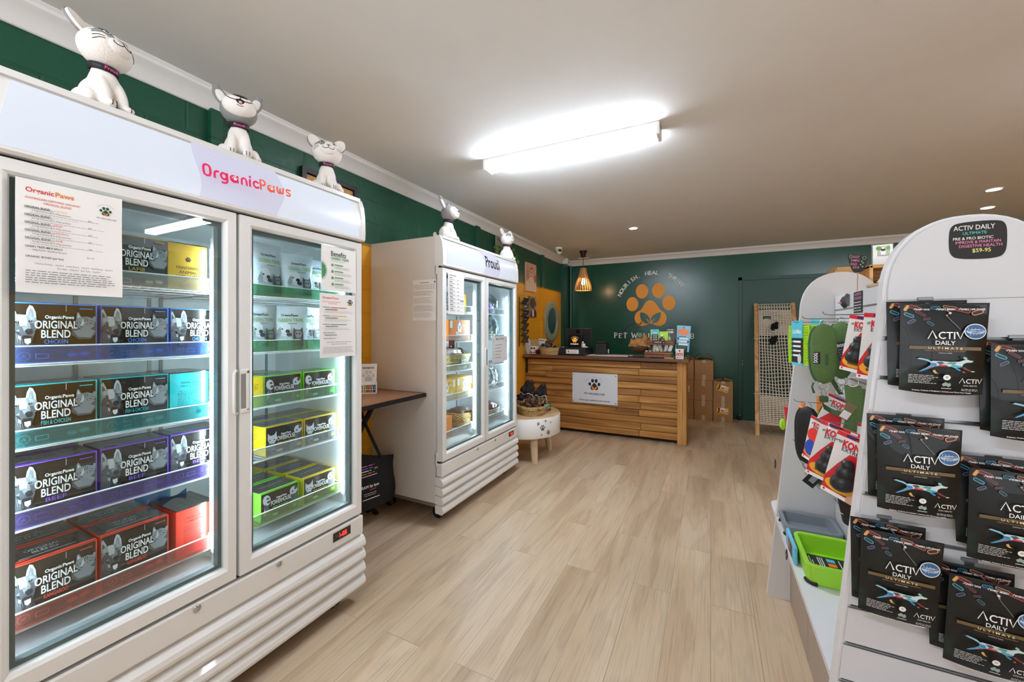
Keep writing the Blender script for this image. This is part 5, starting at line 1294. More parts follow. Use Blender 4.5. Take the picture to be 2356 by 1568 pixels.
# toy van
t = thing('toy_van', 'small maroon and white toy camper van at the wall end of the counter', 'toy', (-2.125, 4.895, CT))
MARO = mat('#7A2028', .25, coat=.6)
mb = MB().m(MARO).rbox(-.045, .045, -.02, .12, .014, .066, .012, 3).m(mat('#ECEAE6', .3, coat=.4)).rbox(-.043, .043, -.014, .118, .062, .112, .014, 3)
mb.prism([(-.044, .066), (.044, .066), (.03, .06), (0, .026), (-.03, .06)], FY(0, -.0215, 0), .004).rbox(-.046, .046, -.026, -.016, .014, .024, .004)
mb.build('van_body', t)
mb = MB().m(mat('#3A4A4E', .1)); mb.rbox(-.034, -.004, -.0165, -.010, .074, .098, .004).rbox(.004, .034, -.0165, -.010, .074, .098, .004); mb.build('windscreen', t)
mb = MB().m(PEN_W)
for s in (-1, 1): mb.lathe([(0, .004), (.007, .003), (.008, 0)], 14, MX((s * .031, -.0215, .044), (1, 0, 0), (0, 0, 1)))
mb.build('headlight', t)
for x in (-.04, .03):
    for y in (.012, .09): MB().m(RUBBER).cyl((x, y, .013), (x + .01, y, .013), .013, n=16).build('wheel', t)
basket('treat_basket', 'plaited straw basket of dark treats beside the toy van on the counter', (-1.925, 4.985, CT), [(.115, 0), (.135, .095)], STRAW[1], 1.05, .75, 44, 0, tube=.0075)
rd = random.Random(21)
for k in range(16):
    a = rd.uniform(0, 2 * PI); r = .10 * math.sqrt(rd.random()); d = Vector((rd.uniform(-1, 1), rd.uniform(-1, 1), rd.uniform(-.1, .6))).normalized() * .05
    o = MB().m(CHEW[(2, 0, 2, 1)[k % 4]]).tube([(0, 0, 0), tuple(d * .5 + Vector((0, 0, .01))), tuple(d)], [.009, .012, .006], 6).build('dried_treat', None, (-1.925 + r * math.cos(a), 4.985 + .7 * r * math.sin(a), CT + .07 + .03 * rd.random()))
    tag(o, 'dark dried treat heaped in the plaited straw basket on the counter', 'treat', 'dark treats in the straw basket')
for k, (x, y, z, a, c, lb) in enumerate(((-2.09, 5.09, .0, 6, '#E6E4E0', 'white card with a dark animal picture behind the treat basket'), (-2.01, 5.075, .055, 22, '#2A2022', 'dark tilted card stuck behind the white card on the counter'))):
    mb = MB().m(mat(c, .5)).box(-.055, .055, 0, .003, 0, (.21, .12)[k]); ik = Ink()
    if k == 0: ik.ell(.01, .12, .022, .03, INKK).ell(-.012, .11, .012, .015, GREY3).para(-.04, .05, .04, 4, .012, .005, INKG, 2).rect(-.045, .18, .03, .19, GREY3)
    else: ik.para(-.045, .095, .045, 7, .012, .005, GREY1, 2)
    mb.ink(ik, FY(0, 0, 0)); tag(mb.build('display_card', None, (x, y, CT + z), (0, R(a), 0)), lb, 'card')
mb = MB().m(mat('#C8C2BA', .7)).tube([(0, 0, 0), (.02, 0, .05), (.035, .0, .08)], .006, 6).m(mat('#E8E2C8', .8)); rd = random.Random(2)
for k in range(12): mb.ell((rd.uniform(-.0, .07), rd.uniform(-.02, .02), rd.uniform(.07, .12)), (.012, .008, .010), n=8, k=6)
tag(mb.build('dried_flower_sprig', None, (-2.0, 5.09, CT)), 'pale dried flower sprig poking up behind the treat basket', 'flowers')
# till
t = thing('cash_drawer', 'black cash drawer with a white label on the counter below the tablet', 'cash drawer', (-1.60, 5.13, CT))
mb = MB().m(mat('#15181C', .4)).rbox(-.20, .165, -.17, .22, .0, .10, .006, 2); mb.build('drawer_case', t)
mb = MB().m(mat('#1C2026', .4)).rbox(-.19, .155, -.176, -.168, .012, .082, .003, 1); mb.build('drawer_front', t)
mb = MB().m(PAPER).box(-.085, .085, -.178, -.1765, .024, .078); ik = Ink(); paw(ik, -.05, .05, .028, INKK); ik.para(-.02, .058, .065, 3, .013, .005, INKG, 6); mb.ink(ik, FY(0, -.178, 0)); mb.build('label', t)
t = thing('tablet', 'black tablet showing an orange paw, leaning on the cash drawer', 'tablet', (-1.60, 5.04, CT + .10))
M = RX(-12)
mb = MB().m(GLOSSBLACK).rbox(-.09, .09, -.006, .006, 0, .17, .006, 2, M); ik = Ink(.0002)
SCR = mat('#FF9A2A', .4, emit=1.0); paw(ik, 0, .092, .075, SCR, mat('#1A0E04', .3)); ik.text('PET WELLNESS HUB', 0, .04, .012, mat('#F2F2F0', .4, emit=.8), w=.105, bold=.02).arc_text('NOURISH HEAL THRIVE', 0, .088, .055, 150, 30, .006, mat('#F2F2F0', .4, emit=.8))
mb.ink(ik, M @ FY(0, -.006, 0)); mb.build('screen', t)
MB().m(BLACK).rbox(-.06, .06, -.01, .10, 0, .006, .002).build('stand', t)
t = thing('monitor', 'back of a dark point of sale monitor behind the tablet', 'monitor', (-1.60, 5.24, CT + .10))
mb = MB().m(mat('#2A2B2D', .35)).rbox(-.185, .185, 0, .02, .06, .255, .008, 3, RX(10)).m(mat('#3E3F42', .3)).rbox(-.182, .182, -.002, .002, .248, .254, .002, 1, RX(10)); mb.build('casing', t)
mb = MB().m(GLOSSBLACK).rbox(-.024, .024, -.004, 0, .195, .24, .008, 2, RX(10)); mb.ink(Ink().ring(0, .218, .008, .008, .002, GREY3, 4, 45, 405), RX(10) @ FY(0, -.004, 0)); mb.build('maker_badge', t)
MB().m(BLACK).rbox(-.03, .03, .005, .04, .0, .12, .006).rbox(-.08, .08, -.03, .08, 0, .008, .003).build('foot', t)
t = thing('receipt_printer', 'black receipt printer at the right of the cash drawer', 'printer', (-1.315, 5.34, CT))
MB().m(mat('#0D0E10', .5)).rbox(-.07, .085, -.10, .10, 0, .15, .012, 3).rbox(-.06, .07, -.06, .09, .148, .172, .01, 2).build('case', t)
MB().m(PAPER).rbox(.09, .102, -.02, -.012, .02, .075, .001).build('paper_slip', t)
t = thing('angel_figurine', 'small white winged dog figurine with a gold post, on the cash drawer', 'ornament', (-1.47, 5.0, CT + .10))
mb = MB().m(mat('#E6E2D8', .5)).ell((0, 0, .03), (.016, .014, .03)).ell((-.004, 0, .068), (.011, .011, .013)).ell((-.012, 0, .064), (.008, .006, .006)).ell((.03, 0, .012), (.03, .012, .010)).ell((.018, .012, .035), (.006, .014, .024)).ell((.0, 0, .08), (.008, .003, .006)); mb.build('figure', t)
MB().m(mat('#B8904A', .35, .6)).cyl((-.02, 0, 0), (-.02, 0, .055), .006).build('post', t)
for k, (x, c) in enumerate(((-1.755, '#C85A4A'), (-1.735, '#E0D6C6'))):
    tag(MB().m(mat(c, .6)).ell((0, 0, .006), (.009, .007, .006)).build('small_treat', None, (x, 5.0, CT + .10)), ('reddish', 'pale')[k] + ' small treat lying on the left of the cash drawer', 'treat')
t = thing('keyboard', 'flat black keypad on the counter behind the straw basket', 'keypad', (-1.86, 5.24, CT)); MB().m(RUBBER).rbox(-.10, .08, -.05, .06, 0, .085, .01, 2).build('case', t)
MB().m(mat('#1E1F22', .4)).rbox(-.085, .065, -.04, .05, .084, .09, .003).build('key_area', t)
mb = MB().m(mat('#E4E1DC', .5)).rbox(-.28, .27, -.16, .12, 0, .004, .0018, 1); tag(mb.build('counter_mat', None, (-1.16, 5.18, CT), (0, 0, R(3))), 'white flat mat in the middle of the countertop', 'mat')
# ring stand with hanging bowl of chews
t = thing('ring_stand', 'black wire crescent stand on the counter holding a hanging bowl', 'stand', (-.80, 5.0, CT))
mb = MB().m(BLACK); pts = [(-.02 + .205 * math.cos(R(a)) * .78, 0, .20 + .21 * math.sin(R(a))) for a in range(75, 271, 8)]
mb.tube([(.035, 0, .418), (.055, 0, .432), (.06, 0, .415), (.04, 0, .40), (.02, 0, .40)] + pts, .0042, 6).tube([(-.11, -.03, .004), (.12, -.03, .004)], .004, 6).tube([(-.11, .05, .004), (.12, .05, .004)], .004, 6).tube([(-.02, -.05, .004), (-.02, .06, .004)], .004, 6); mb.build('wire_frame', t)
HID = mat('#A9763F', .7, bump=.8, bscale=30, var=.35, vscale=30)
t = thing('hanging_bowl', 'brown bowl of crinkled chews hanging in the black wire crescent stand', 'bowl', (-.775, 5.0, CT + .055))
MB().m(mat('#4A3018', .5, bump=.5, bscale=60)).lathe([(.0, .0), (.05, .005), (.095, .035), (.115, .07), (.117, .078), (.11, .075), (.09, .04), (0, .01)], 28, sy=.5).build('bowl', t)
mb = MB().m(BLACK)
for x in (-.112, .112): mb.tube([(x, 0, .075), (x * .45, 0, .21), (.01, 0, .345)], .0015, 5)
mb.tube([(.01, 0, .345), (.02, 0, .355), (.012, 0, .362)], .0015, 5); mb.build('hanger', t)
for k, (p, a) in enumerate((((-.10, 0, .06), 20), ((.0, .01, .05), -15), ((.02, -.02, .09), 10))):
    mb = MB().m(HID).grid(lambda u, v: ((u - .3) * .17, .012 * math.sin(9 * u + 5 * v + k) + (v - .5) * .02, v * (.13 - .07 * abs(u - .35) - .02 * math.sin(9 * u))), 12, 8)
    tag(mb.build('crinkled_chew', None, (-.775 + p[0] * .8, 5.0 + p[1], CT + .055 + p[2]), (0, R(a), 0)), 'crinkled golden chew in the hanging bowl', 'chew', 'crinkled chews in the hanging bowl')
mb = MB().m(mat('#1E3A2A', .5)).box(-.03, .035, 0, .003, 0, .062); ik = Ink()
for i, q in enumerate(('HOOF', 'BEEF', 'EARS', '$5')): ik.text(q, 0, .05 - i * .014, .009, PEN_G, w=.05 if i < 3 else .02)
mb.ink(ik, FY(0, 0, 0)); tag(mb.build('price_tag', None, (-.765, 4.985, CT + .235)), 'small dark green price tag hanging above the bowl of chews', 'price tag')
# pallet style display
DKW = wood_mat('dark_pallet_wood', ('#4A2A16', '#7A4A28', '#9A6438'), 0, 1.0, .6, .25)
t = thing('pallet_display', 'small dark pallet wood rack of pet goods on the right of the counter', 'display rack', (-.535, 4.99, CT))
mb = MB().m(DKW).rbox(-.165, .125, -.095, -.08, .015, .04, .002, 1).rbox(-.165, .125, -.095, -.08, .045, .07, .002, 1).rbox(-.165, .125, -.08, .10, .065, .076, .002, 1)
for x in (-.165, .055): mb.rbox(x, x + .07, -.09, .10, .0, .066, .003, 1)
mb.rbox(-.11, -.095, .02, .04, .07, .30, .002, 1).rbox(.115, .13, .02, .04, .07, .30, .002, 1).rbox(-.11, .13, .03, .045, .09, .12, .002, 1); mb.build('frame', t)
MB().m(BLACK).box(-.095, .055, -.07, .08, .002, .06).build('recess_shade', t)  # black block put in for the shade between the pallet blocks
mb = MB().m(DKW).rbox(-.135, .15, -.05, -.035, .165, .21, .003, 1).rbox(-.135, .15, -.05, .06, .158, .168, .002, 1).rbox(-.15, -.135, -.05, .06, .158, .225, .003, 1).rbox(.15, .165, -.05, .06, .158, .225, .003, 1).rbox(-.15, .165, .06, .072, .158, .24, .003, 1); mb.build('upper_tray', t)
mb = MB().m(mat('#2A1210', .6)).box(-.075, .06, -.0535, -.0505, .168, .208); mb.ink(Ink().text('UNDER $9', -.02, .179, .018, PEN_W, w=.08).ell(.045, .185, .007, .006, PEN_P), FY(0, -.0535, 0)); mb.build('slogan_tag', t)
def flat_pack(name, label, x, y, z, w, h_, d_, c, art, rot=0, tilt=0, cat='packet'):
    mb = MB().m(mat(c, .35, coat=.3)).rbox(-w / 2, w / 2, -d_ / 2, d_ / 2, 0, h_, min(.004, d_ * .4), 2); ik = Ink(); art(ik, w, h_); mb.ink(ik, FY(0, -d_ / 2, 0))
    return tag(mb.build(name, None, (x, y, z), (R(tilt), 0, R(rot))), label, cat)
CYAN, LIME = mat('#4FC3D8', .4), mat('#B6E23A', .4)
def a_lick(ik, w, h_):
    ik.rect(-w * .38, h_ * .63, w * .42, h_, CYAN).rect(-w * .38, 0, w * .42, h_ * .63, INKK).text('LickiMat', 0, h_ * .72, h_ * .09, INKW, w=w * .6, bold=.02).ell(0, h_ * .95, w * .1, h_ * .015, INKK)
    for i in range(3): ik.rect(-w * .25, h_ * (.52 - i * .13), w * .3, h_ * (.56 - i * .13), INKW)
    ik.ell(w * .15, h_ * .08, w * .14, h_ * .08, GREY1)
flat_pack('lick_mat', 'lime mat with blue and black sleeve in the top tray of the pallet rack', -.592, 4.975, CT + .169, .095, .17, .012, '#B6E23A', a_lick)
flat_pack('lime_packet', 'plain lime green packet behind the small bottle on the pallet rack', -.495, 4.99, CT + .169, .10, .145, .012, '#A9DC3A', lambda ik, w, h_: ik.rect(-w * .4, h_ * .1, w * .4, h_ * .9, LIME))
def a_bones(ik, w, h_):
    ik.text('Naturally', 0, h_ * .88, h_ * .06, INKW, w=w * .5, bold=.03).text('BONES', -.005, h_ * .68, h_ * .13, INKW, w=w * .6, bold=.03).rect(-w * .25, h_ * .45, -w * .08, h_ * .68, mat('#4F8A3A', .5)).ell(-w * .12, h_ * .3, w * .14, h_ * .18, mat('#A9C79A', .5)).ell(-w * .2, h_ * .15, w * .1, h_ * .1, mat('#5F9A5A', .5))
t2 = flat_pack('black_pouch', 'tall black pouch with white letters at the back of the pallet rack', -.42, 5.015, CT + .169, .12, .185, .02, '#121314', a_bones, 0, 0, 'pouch')
t = thing('small_bottle', 'small brown bottle with white cap in the pallet rack tray', 'bottle', (-.512, 4.972, CT + .169))
mb = MB().m(mat('#4A2A1C', .15, coat=.5)).lathe([(0, 0), (.026, 0), (.028, .006), (.028, .06), (.014, .08), (.014, .09)], 20); mb.ink(Ink().rect(-.02, .005, .02, .022, PEN_W).rect(-.018, .025, .0, .06, mat('#5A2E22', .4)).rect(.004, .03, .02, .05, GREY1), FY(0, 0, 0), base=.0005, bend=lambda x, z: math.sqrt(max(0, .0285 ** 2 - x * x))); mb.build('glass_body', t)
MB().m(INKW).lathe([(0, .108), (.017, .106), (.017, .084), (.0, .084)], 18).build('cap', t)
for k in range(5):
    mb = MB().m(mat(('#A9A088', '#C9C2AE', '#8A8470', '#B9B4A0', '#D6D4CC')[k], .4, coat=.5, bump=.4, bscale=60)).rbox(-.02, .02, -.006, .006, 0, .085, .003, 1)
    tag(mb.build('treat_bag', None, (-.60 + k * .042, 4.985 + .004 * (k % 2), CT + .078), (0, R((8, -24, -20, 10, 18)[k]), 0)), '%s clear treat bag from the left on the lower shelf of the pallet rack' % ('first', 'second', 'third', 'fourth', 'fifth')[k], 'treat bag', 'treat bags on the pallet rack')
rd = random.Random(31)
for k in range(22):
    mb = MB().m(mat(('#E2E2DE', '#8E8E90', '#3A3A3C', '#C2C4C6')[k % 4], .35, coat=.4)).rbox(-.012, .012, -.008, .008, 0, .012, .003, 1)
    tag(mb.build('wrapped_treat', None, (-.68 + .0105 * k, 4.925 + rd.random() * .03, CT + .0765), (R(rd.uniform(-20, 20)), R(rd.uniform(-20, 20)), R(rd.uniform(0, 180)))), 'tiny wrapped treat scattered along the front ledge of the pallet rack', 'treat', 'wrapped treats on the pallet ledge')
def a_sign(ik, w, h_): ik.text('FRESH EGGS', 0, h_ * .62, h_ * .2, PEN_G, w=w * .8).rect(-w * .4, h_ * .4, w * .3, h_ * .45, PEN_P).rect(-w * .45, h_ * .05, w * .45, h_ * .3, mat('#1E4A40', .5))
mb = MB().m(mat('#C9A36A', .6)).rbox(-.05, .05, -.015, .015, 0, .014, .002, 1).m(mat('#16201C', .6)).box(-.047, .047, -.002, .002, .014, .085); ik = Ink(); a_sign(ik, .094, .07); mb.ink(ik, FY(0, -.002, .014))
tag(mb.build('counter_sign', None, (-.43, 4.905, CT)), 'small black sign in a pale wooden foot in front of the pallet rack', 'sign')
BLUE = '#7CC4E6'
def a_blue(ik, w, h_):
    O = mat('#EE8A5E', .5); ik.poly([(-.42, .68), (-.36, .84), (-.1, .88), (0, .93), (.1, .88), (.36, .82), (.46, .76), (.36, .66), (0, .62)], O, (0, 0), (w, h_)).ell(0, h_ * .92, w * .07, h_ * .035, mat('#8A7A5A', .5)).rect(-w * .3, h_ * .565, w * .2, h_ * .585, INKK)
    for i, y in enumerate((.47, .36, .25)): ik.rect(-w * .28, h_ * y, w * .36, h_ * (y + .06), INKW).ell((-.34, .38, -.36)[i] * w, h_ * (y + .03), w * .08, h_ * .045, GREY3)
    ik.rect(-w * .42, h_ * .0, w * .36, h_ * .23, INKK).text('GET MORE FOR LESS', -w * .03, h_ * .175, h_ * .03, PEN_G, w=w * .6).text('PET WELLNESS CARD', -w * .03, h_ * .12, h_ * .03, PEN_G, w=w * .6).rect(-w * .35, h_ * .05, w * .2, h_ * .08, PEN_P)
t = thing('blue_stand_card', 'pale blue information card on a stand at the right end of the counter', 'sign', (-.305, 5.02, CT))
mb = MB().m(mat(BLUE, .4)).rbox(-.075, .075, -.003, .003, .08, .385, .002, 1, RY(4) @ RX(-6)); ik = Ink(); a_blue(ik, .15, .305); mb.ink(ik, RY(4) @ RX(-6) @ FY(0, -.003, .08)); mb.build('card', t)
MB().m(mat('#8FA64A', .5)).rbox(-.06, .06, -.02, .05, 0, .012, .002).rbox(-.006, .006, .0, .008, .01, .10, .001).build('easel_foot', t)
def a_white(ik, w, h_): ik.ell(0, h_ * .8, w * .1, h_ * .1, mat('#7A3A4A', .5)).text('PETS', .0, h_ * .32, h_ * .22, RED_T, w=w * .85, bold=.05).rect(-w * .38, h_ * .58, w * .4, h_ * .62, RED_T).rect(-w * .35, h_ * .12, -w * .2, h_ * .2, INKK).para(-w * .1, h_ * .14, w * .35, 1, .01, .006, INKG, 2)
flat_pack('white_pouch', 'small white packet with red lettering at the right end of the counter', -.315, 4.90, CT, .085, .118, .012, '#EDEBEA', a_white, 0, 3)
# cardboard boxes by the back wall
def shipping_box(x, z, label, open_=0, sticker=0, tape=True, y=6.455, w=.246, h_=.292, d_=.26, rot=0):
    t = thing('shipping_box', label, 'cardboard box', (x, y, z), (0, 0, rot), 'cardboard boxes stacked beside the counter')
    mb = MB().m(CARD).box(-w / 2, w / 2, 0, d_, 0, h_, skip='t' if open_ else ''); 
    mb.m(mat('#6E5236', .8)).box(-w / 2 + .001, w / 2 - .001, -.0006, 0, h_ - .002, h_)
    mb.build('carton', t)
    if tape:
        mb = MB().m(mat('#C2A98C', .3, coat=.5))
        x0 = .0 + rot * .002
        mb.box(x0 - .022, x0 + .022, -.0012, 0, 0, .075).box(x0 - .022, x0 + .022, -.0012, 0, h_ - .085 if not open_ else h_ - .04, h_); mb.build('packing_tape', t)
    if open_:
        for s in (-1, 1):
            q = MX((s * w / 2, 0, h_), (-s * math.cos(R(open_)), 0, math.sin(R(open_))), (0, 1, 0))
            MB().m(CARD).add([(0, 0, 0), (w * .46, 0, 0), (w * .46, d_, 0), (0, d_, 0), (0, 0, -.003), (w * .46, 0, -.003), (w * .46, d_, -.003), (0, d_, -.003)], [(0, 1, 2, 3), (7, 6, 5, 4), (0, 4, 5, 1), (1, 5, 6, 2), (2, 6, 7, 3), (3, 7, 4, 0)], q).build('flap', t)
        mb = MB().m(mat('#5A4026', .9)).box(-w / 2 + .004, w / 2 - .004, .004, d_ - .004, h_ - .06, h_ - .058); mb.build('inner_shade_board', t)  # dark board stands in for the shade inside the open carton
    if sticker:
        ik = Ink(.0003); ik.rect(-.075, -.045, .075, .045, mat('#F0A828', .5)).rect(-.03, -.012, .03, .04, INKW).poly([(-.07, -.04), (-.05, .0), (-.06, .04), (-.04, .04), (-.035, .0), (-.045, -.03)], INKK).ell(.05, .02, .018, .018, mat('#F6D08A', .5)).rect(.035, -.045, .07, -.005, INKW).rect(-.02, -.005, .02, .012, mat('#8A5A4A', .5))
        for i in range(7): ik.rect(.04 + i * .0038, -.038, .042 + i * .0038, -.012, INKK)
        mb = MB().ink(ik, T(-.005, -.0014, .16 + .03 * (sticker > 1)) @ MX((0, 0, 0), (1, 0, 0), (0, 0, 1)) @ RZ(-16 if sticker > 1 else -3)); mb.build('shipping_sticker', t)
    return t
shipping_box(.158, 0, 'cardboard box with a level orange sticker, bottom of the right hand stack by the door', 0, 1)
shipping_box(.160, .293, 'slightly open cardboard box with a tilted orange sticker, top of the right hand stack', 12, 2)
shipping_box(-.096, 0, 'taped cardboard box at the bottom of the middle stack of three', 0)
shipping_box(-.095, .294, 'taped cardboard box in the middle of the tall middle stack', 0)
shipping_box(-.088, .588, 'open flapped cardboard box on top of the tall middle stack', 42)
shipping_box(-.350, 0, 'cardboard box at the bottom of the stack half hidden by the counter end', 0)
shipping_box(-.348, .294, 'cardboard box with an orange sticker edge behind the counter end, middle of its stack', 0, 1)
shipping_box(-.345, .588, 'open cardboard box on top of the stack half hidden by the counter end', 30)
# ------------------------------------------------------------------ white arched display stand
GW = mat('#D2D2D6', .32, var=.01)
GEDGE = mat('#DEDEE1', .35)
TAUPE = mat('#A8998A', .5)
ALU = mat('#8E8E90', .35, .8)
DECK_Z = .40
def arch(cx, z0, z1, n=18, grow=0.0):
    """half widths shrink upward, round top; slice of the outline between z0 and z1"""
    def hw(z):
        if z <= 1.40: return .252 - .098 * (z - .4) + grow
        q = min(1, (z - 1.40) / (.198 + grow)); return (.154 + grow) * max(0, 1 - q ** 2.3) ** (1 / 2.3)
    zs = [z0 + (z1 - z0) * i / n for i in range(n + 1)]
    if z1 > 1.45: zs = [z0 + (z1 - z0) * math.sin(PI / 2 * i / n) for i in range(n + 1)]
    return [(cx + hw(z), z) for z in zs] + [(cx - hw(z), z) for z in reversed(zs) if hw(z) > 1e-4]
t = thing('display_stand', 'white double sided display stand with arched slatted end panels', 'display stand', (0, 0, 0))
YN, YFAR, CX = 1.30, 2.35, .54
def end_panel(y, face, cx):
    """panel with a slatted face; face -1 looks to the camera"""
    mb = MB().m(GEDGE)
    M = FY(0, y + (.011 if face < 0 else 0), 0)
    mb.prism(arch(cx, .0, 1.598, 40), M, .034)
    if face < 0:
        mb.m(ALU).prism(arch(cx, .02, 1.50, 4, -.014), FY(0, y + .0095, 0), .002)
        mb.m(GW); zs = [1.402 - .098 * k for k in range(15)]
        mb.prism(arch(cx, 1.402, 1.592, 24, -.008), FY(0, y, 0), .0105)
        for a in zs:
            lo = max(.02, a - .098 + .0085)
            if a - .001 > lo: mb.prism(arch(cx, lo, a - .0015, 2, -.008), FY(0, y, 0), .0105)
        for a in zs:
            if a > .05: mb.m(ALU).prism([(cx - .245 + .098 * (a - .4), a - .0015), (cx + .245 - .098 * (a - .4), a - .0015), (cx + .245 - .098 * (a - .4), a), (cx - .245 + .098 * (a - .4), a)], FY(0, y - .0008, 0), .004)
    return mb.build('end_panel', t)
end_panel(YN, -1, CX); end_panel(YFAR, 1, CX + .004)
mb = MB().m(GW); mb.rbox(.522, .566, YN + .045, YFAR, DECK_Z, 1.482, .003); sp = mb.build('slat_spine', t)
mb = MB().m(ALU)
for k in range(10): mb.box(.5205, .523, YN + .05, YFAR - .005, 1.415 - k * .098, 1.421 - k * .098)
mb.build('slat_groove', sp)
def deck_outline(o):
    pts = []
    for cx, cy_, a0 in ((.35, 2.53, 90), (.35, 1.12, 180), (.74, 1.12, 270), (.74, 2.53, 0)):
        for i in range(7): pts.append((cx + (.06 + o) * math.cos(R(a0 + 15 * i)), cy_ + (.06 + o) * math.sin(R(a0 + 15 * i))))
    return pts
MB().m(GEDGE).prism(deck_outline(0), MX((0, 0, DECK_Z - .0), (1, 0, 0), (0, 1, 0)), .02).build('deck', t)
mb = MB().m(TAUPE).prism(deck_outline(-.058), MX((0, 0, DECK_Z - .02), (1, 0, 0), (0, 1, 0)), DECK_Z - .02); mb.m(mat('#8C7E70', .6))
for y in (1.5, 1.95, 2.3): mb.box(.3475, .349, y, y + .002, 0, .38)
mb.build('kick_base', t)
HOOKM = mat('#8A8A8E', .35, .7)
def spine_hook(y, z, x=.31):
    mb = MB().m(HOOKM).tube([(.522, y, z), (x + .02, y, z), (x + .006, y, z + .002), (x, y, z + .010)], .0016, 6).box(.518, .522, y - .018, y + .018, z - .008, z + .012)
    return mb.build('hook', t)
def panel_hook(x, z):
    mb = MB().m(HOOKM).rbox(x - .014, x + .014, YN - .004, YN, z + .006, z + .014, .001, 1).rbox(x - .008, x + .008, YN - .004, YN, z - .014, z + .006, .001, 1)
    mb.tube([(x, YN - .003, z - .006), (x + .004, YN - .05, z - .008), (x + .016, YN - .072, z - .026)], .0013, 6).m(PEN_W).ell((x + .016, YN - .072, z - .027), .0026, n=10, k=8)
    return mb.build('hook', t)

# chalk style price sign on the near arch
mb = MB().m(mat('#262626', .7)).prism(smooth2([(-.046, -.032), (-.03, -.043), (.03, -.045), (.045, -.034), (.0475, 0), (.046, .034), (.032, .043), (-.03, .043), (-.046, .034), (-.048, 0)], 2), FY(0, 0, 0), .0012)
ik = Ink(.0001)
ik.text('ACTIV DAILY', -.006, .024, .0105, PEN_W, w=.068, bold=.008).text('ULTIMATE', -.005, .0135, .0062, PEN_C, w=.039, bold=.01).text('PRE & PRO BIOTIC', -.008, .0015, .0062, PEN_W, w=.066, bold=.01)
ik.text('IMPROVE & MAINTAIN', -.0, -.0075, .0062, PEN_P, w=.074, bold=.01).text('DIGESTIVE HEALTH', .004, -.0165, .0062, PEN_P, w=.07, bold=.01).text('$59-95', .006, -.0285, .0085, PEN_Y, w=.03, bold=.012)
mb.ink(ik, FY(0, 0, 0)); tag(mb.build('price_sign', None, (.550, YN - .0015, 1.536)), 'black chalk style price sign on top of the near white arch', 'price sign')

# dark supplement pouches on the slatted face
PBLK = mat('#101212', .40, coat=.12, bump=.15, bscale=14, spec=.35).copy()
_n = PBLK.node_tree.nodes; _l = PBLK.node_tree.links; _t = _n.new('ShaderNodeTexCoord'); _z = _n.new('ShaderNodeTexNoise'); _z.inputs['Scale'].default_value = 13; _z.inputs['Detail'].default_value = 2
_r = _n.new('ShaderNodeValToRGB'); _r.color_ramp.elements[0].position = .56; _r.color_ramp.elements[0].color = rgb('#0E100F'); _r.color_ramp.elements[1].position = .80; _r.color_ramp.elements[1].color = rgb('#1C352F')
_l.new(_t.outputs['Object'], _z.inputs['Vector']); _l.new(_z.outputs['Fac'], _r.inputs[0]); _l.new(_r.outputs[0], _n['Principled BSDF'].inputs['Base Color'])      # printed dark green clouds
GOLDB = mat('#6E5A3A', .4)
BAC = [mat(c, .35) for c in ('#D9A05A', '#B8503C', '#4FA9C8', '#7A3A50', '#5A6E9A', '#3F6C88', '#C08468', '#2E7FA8')]
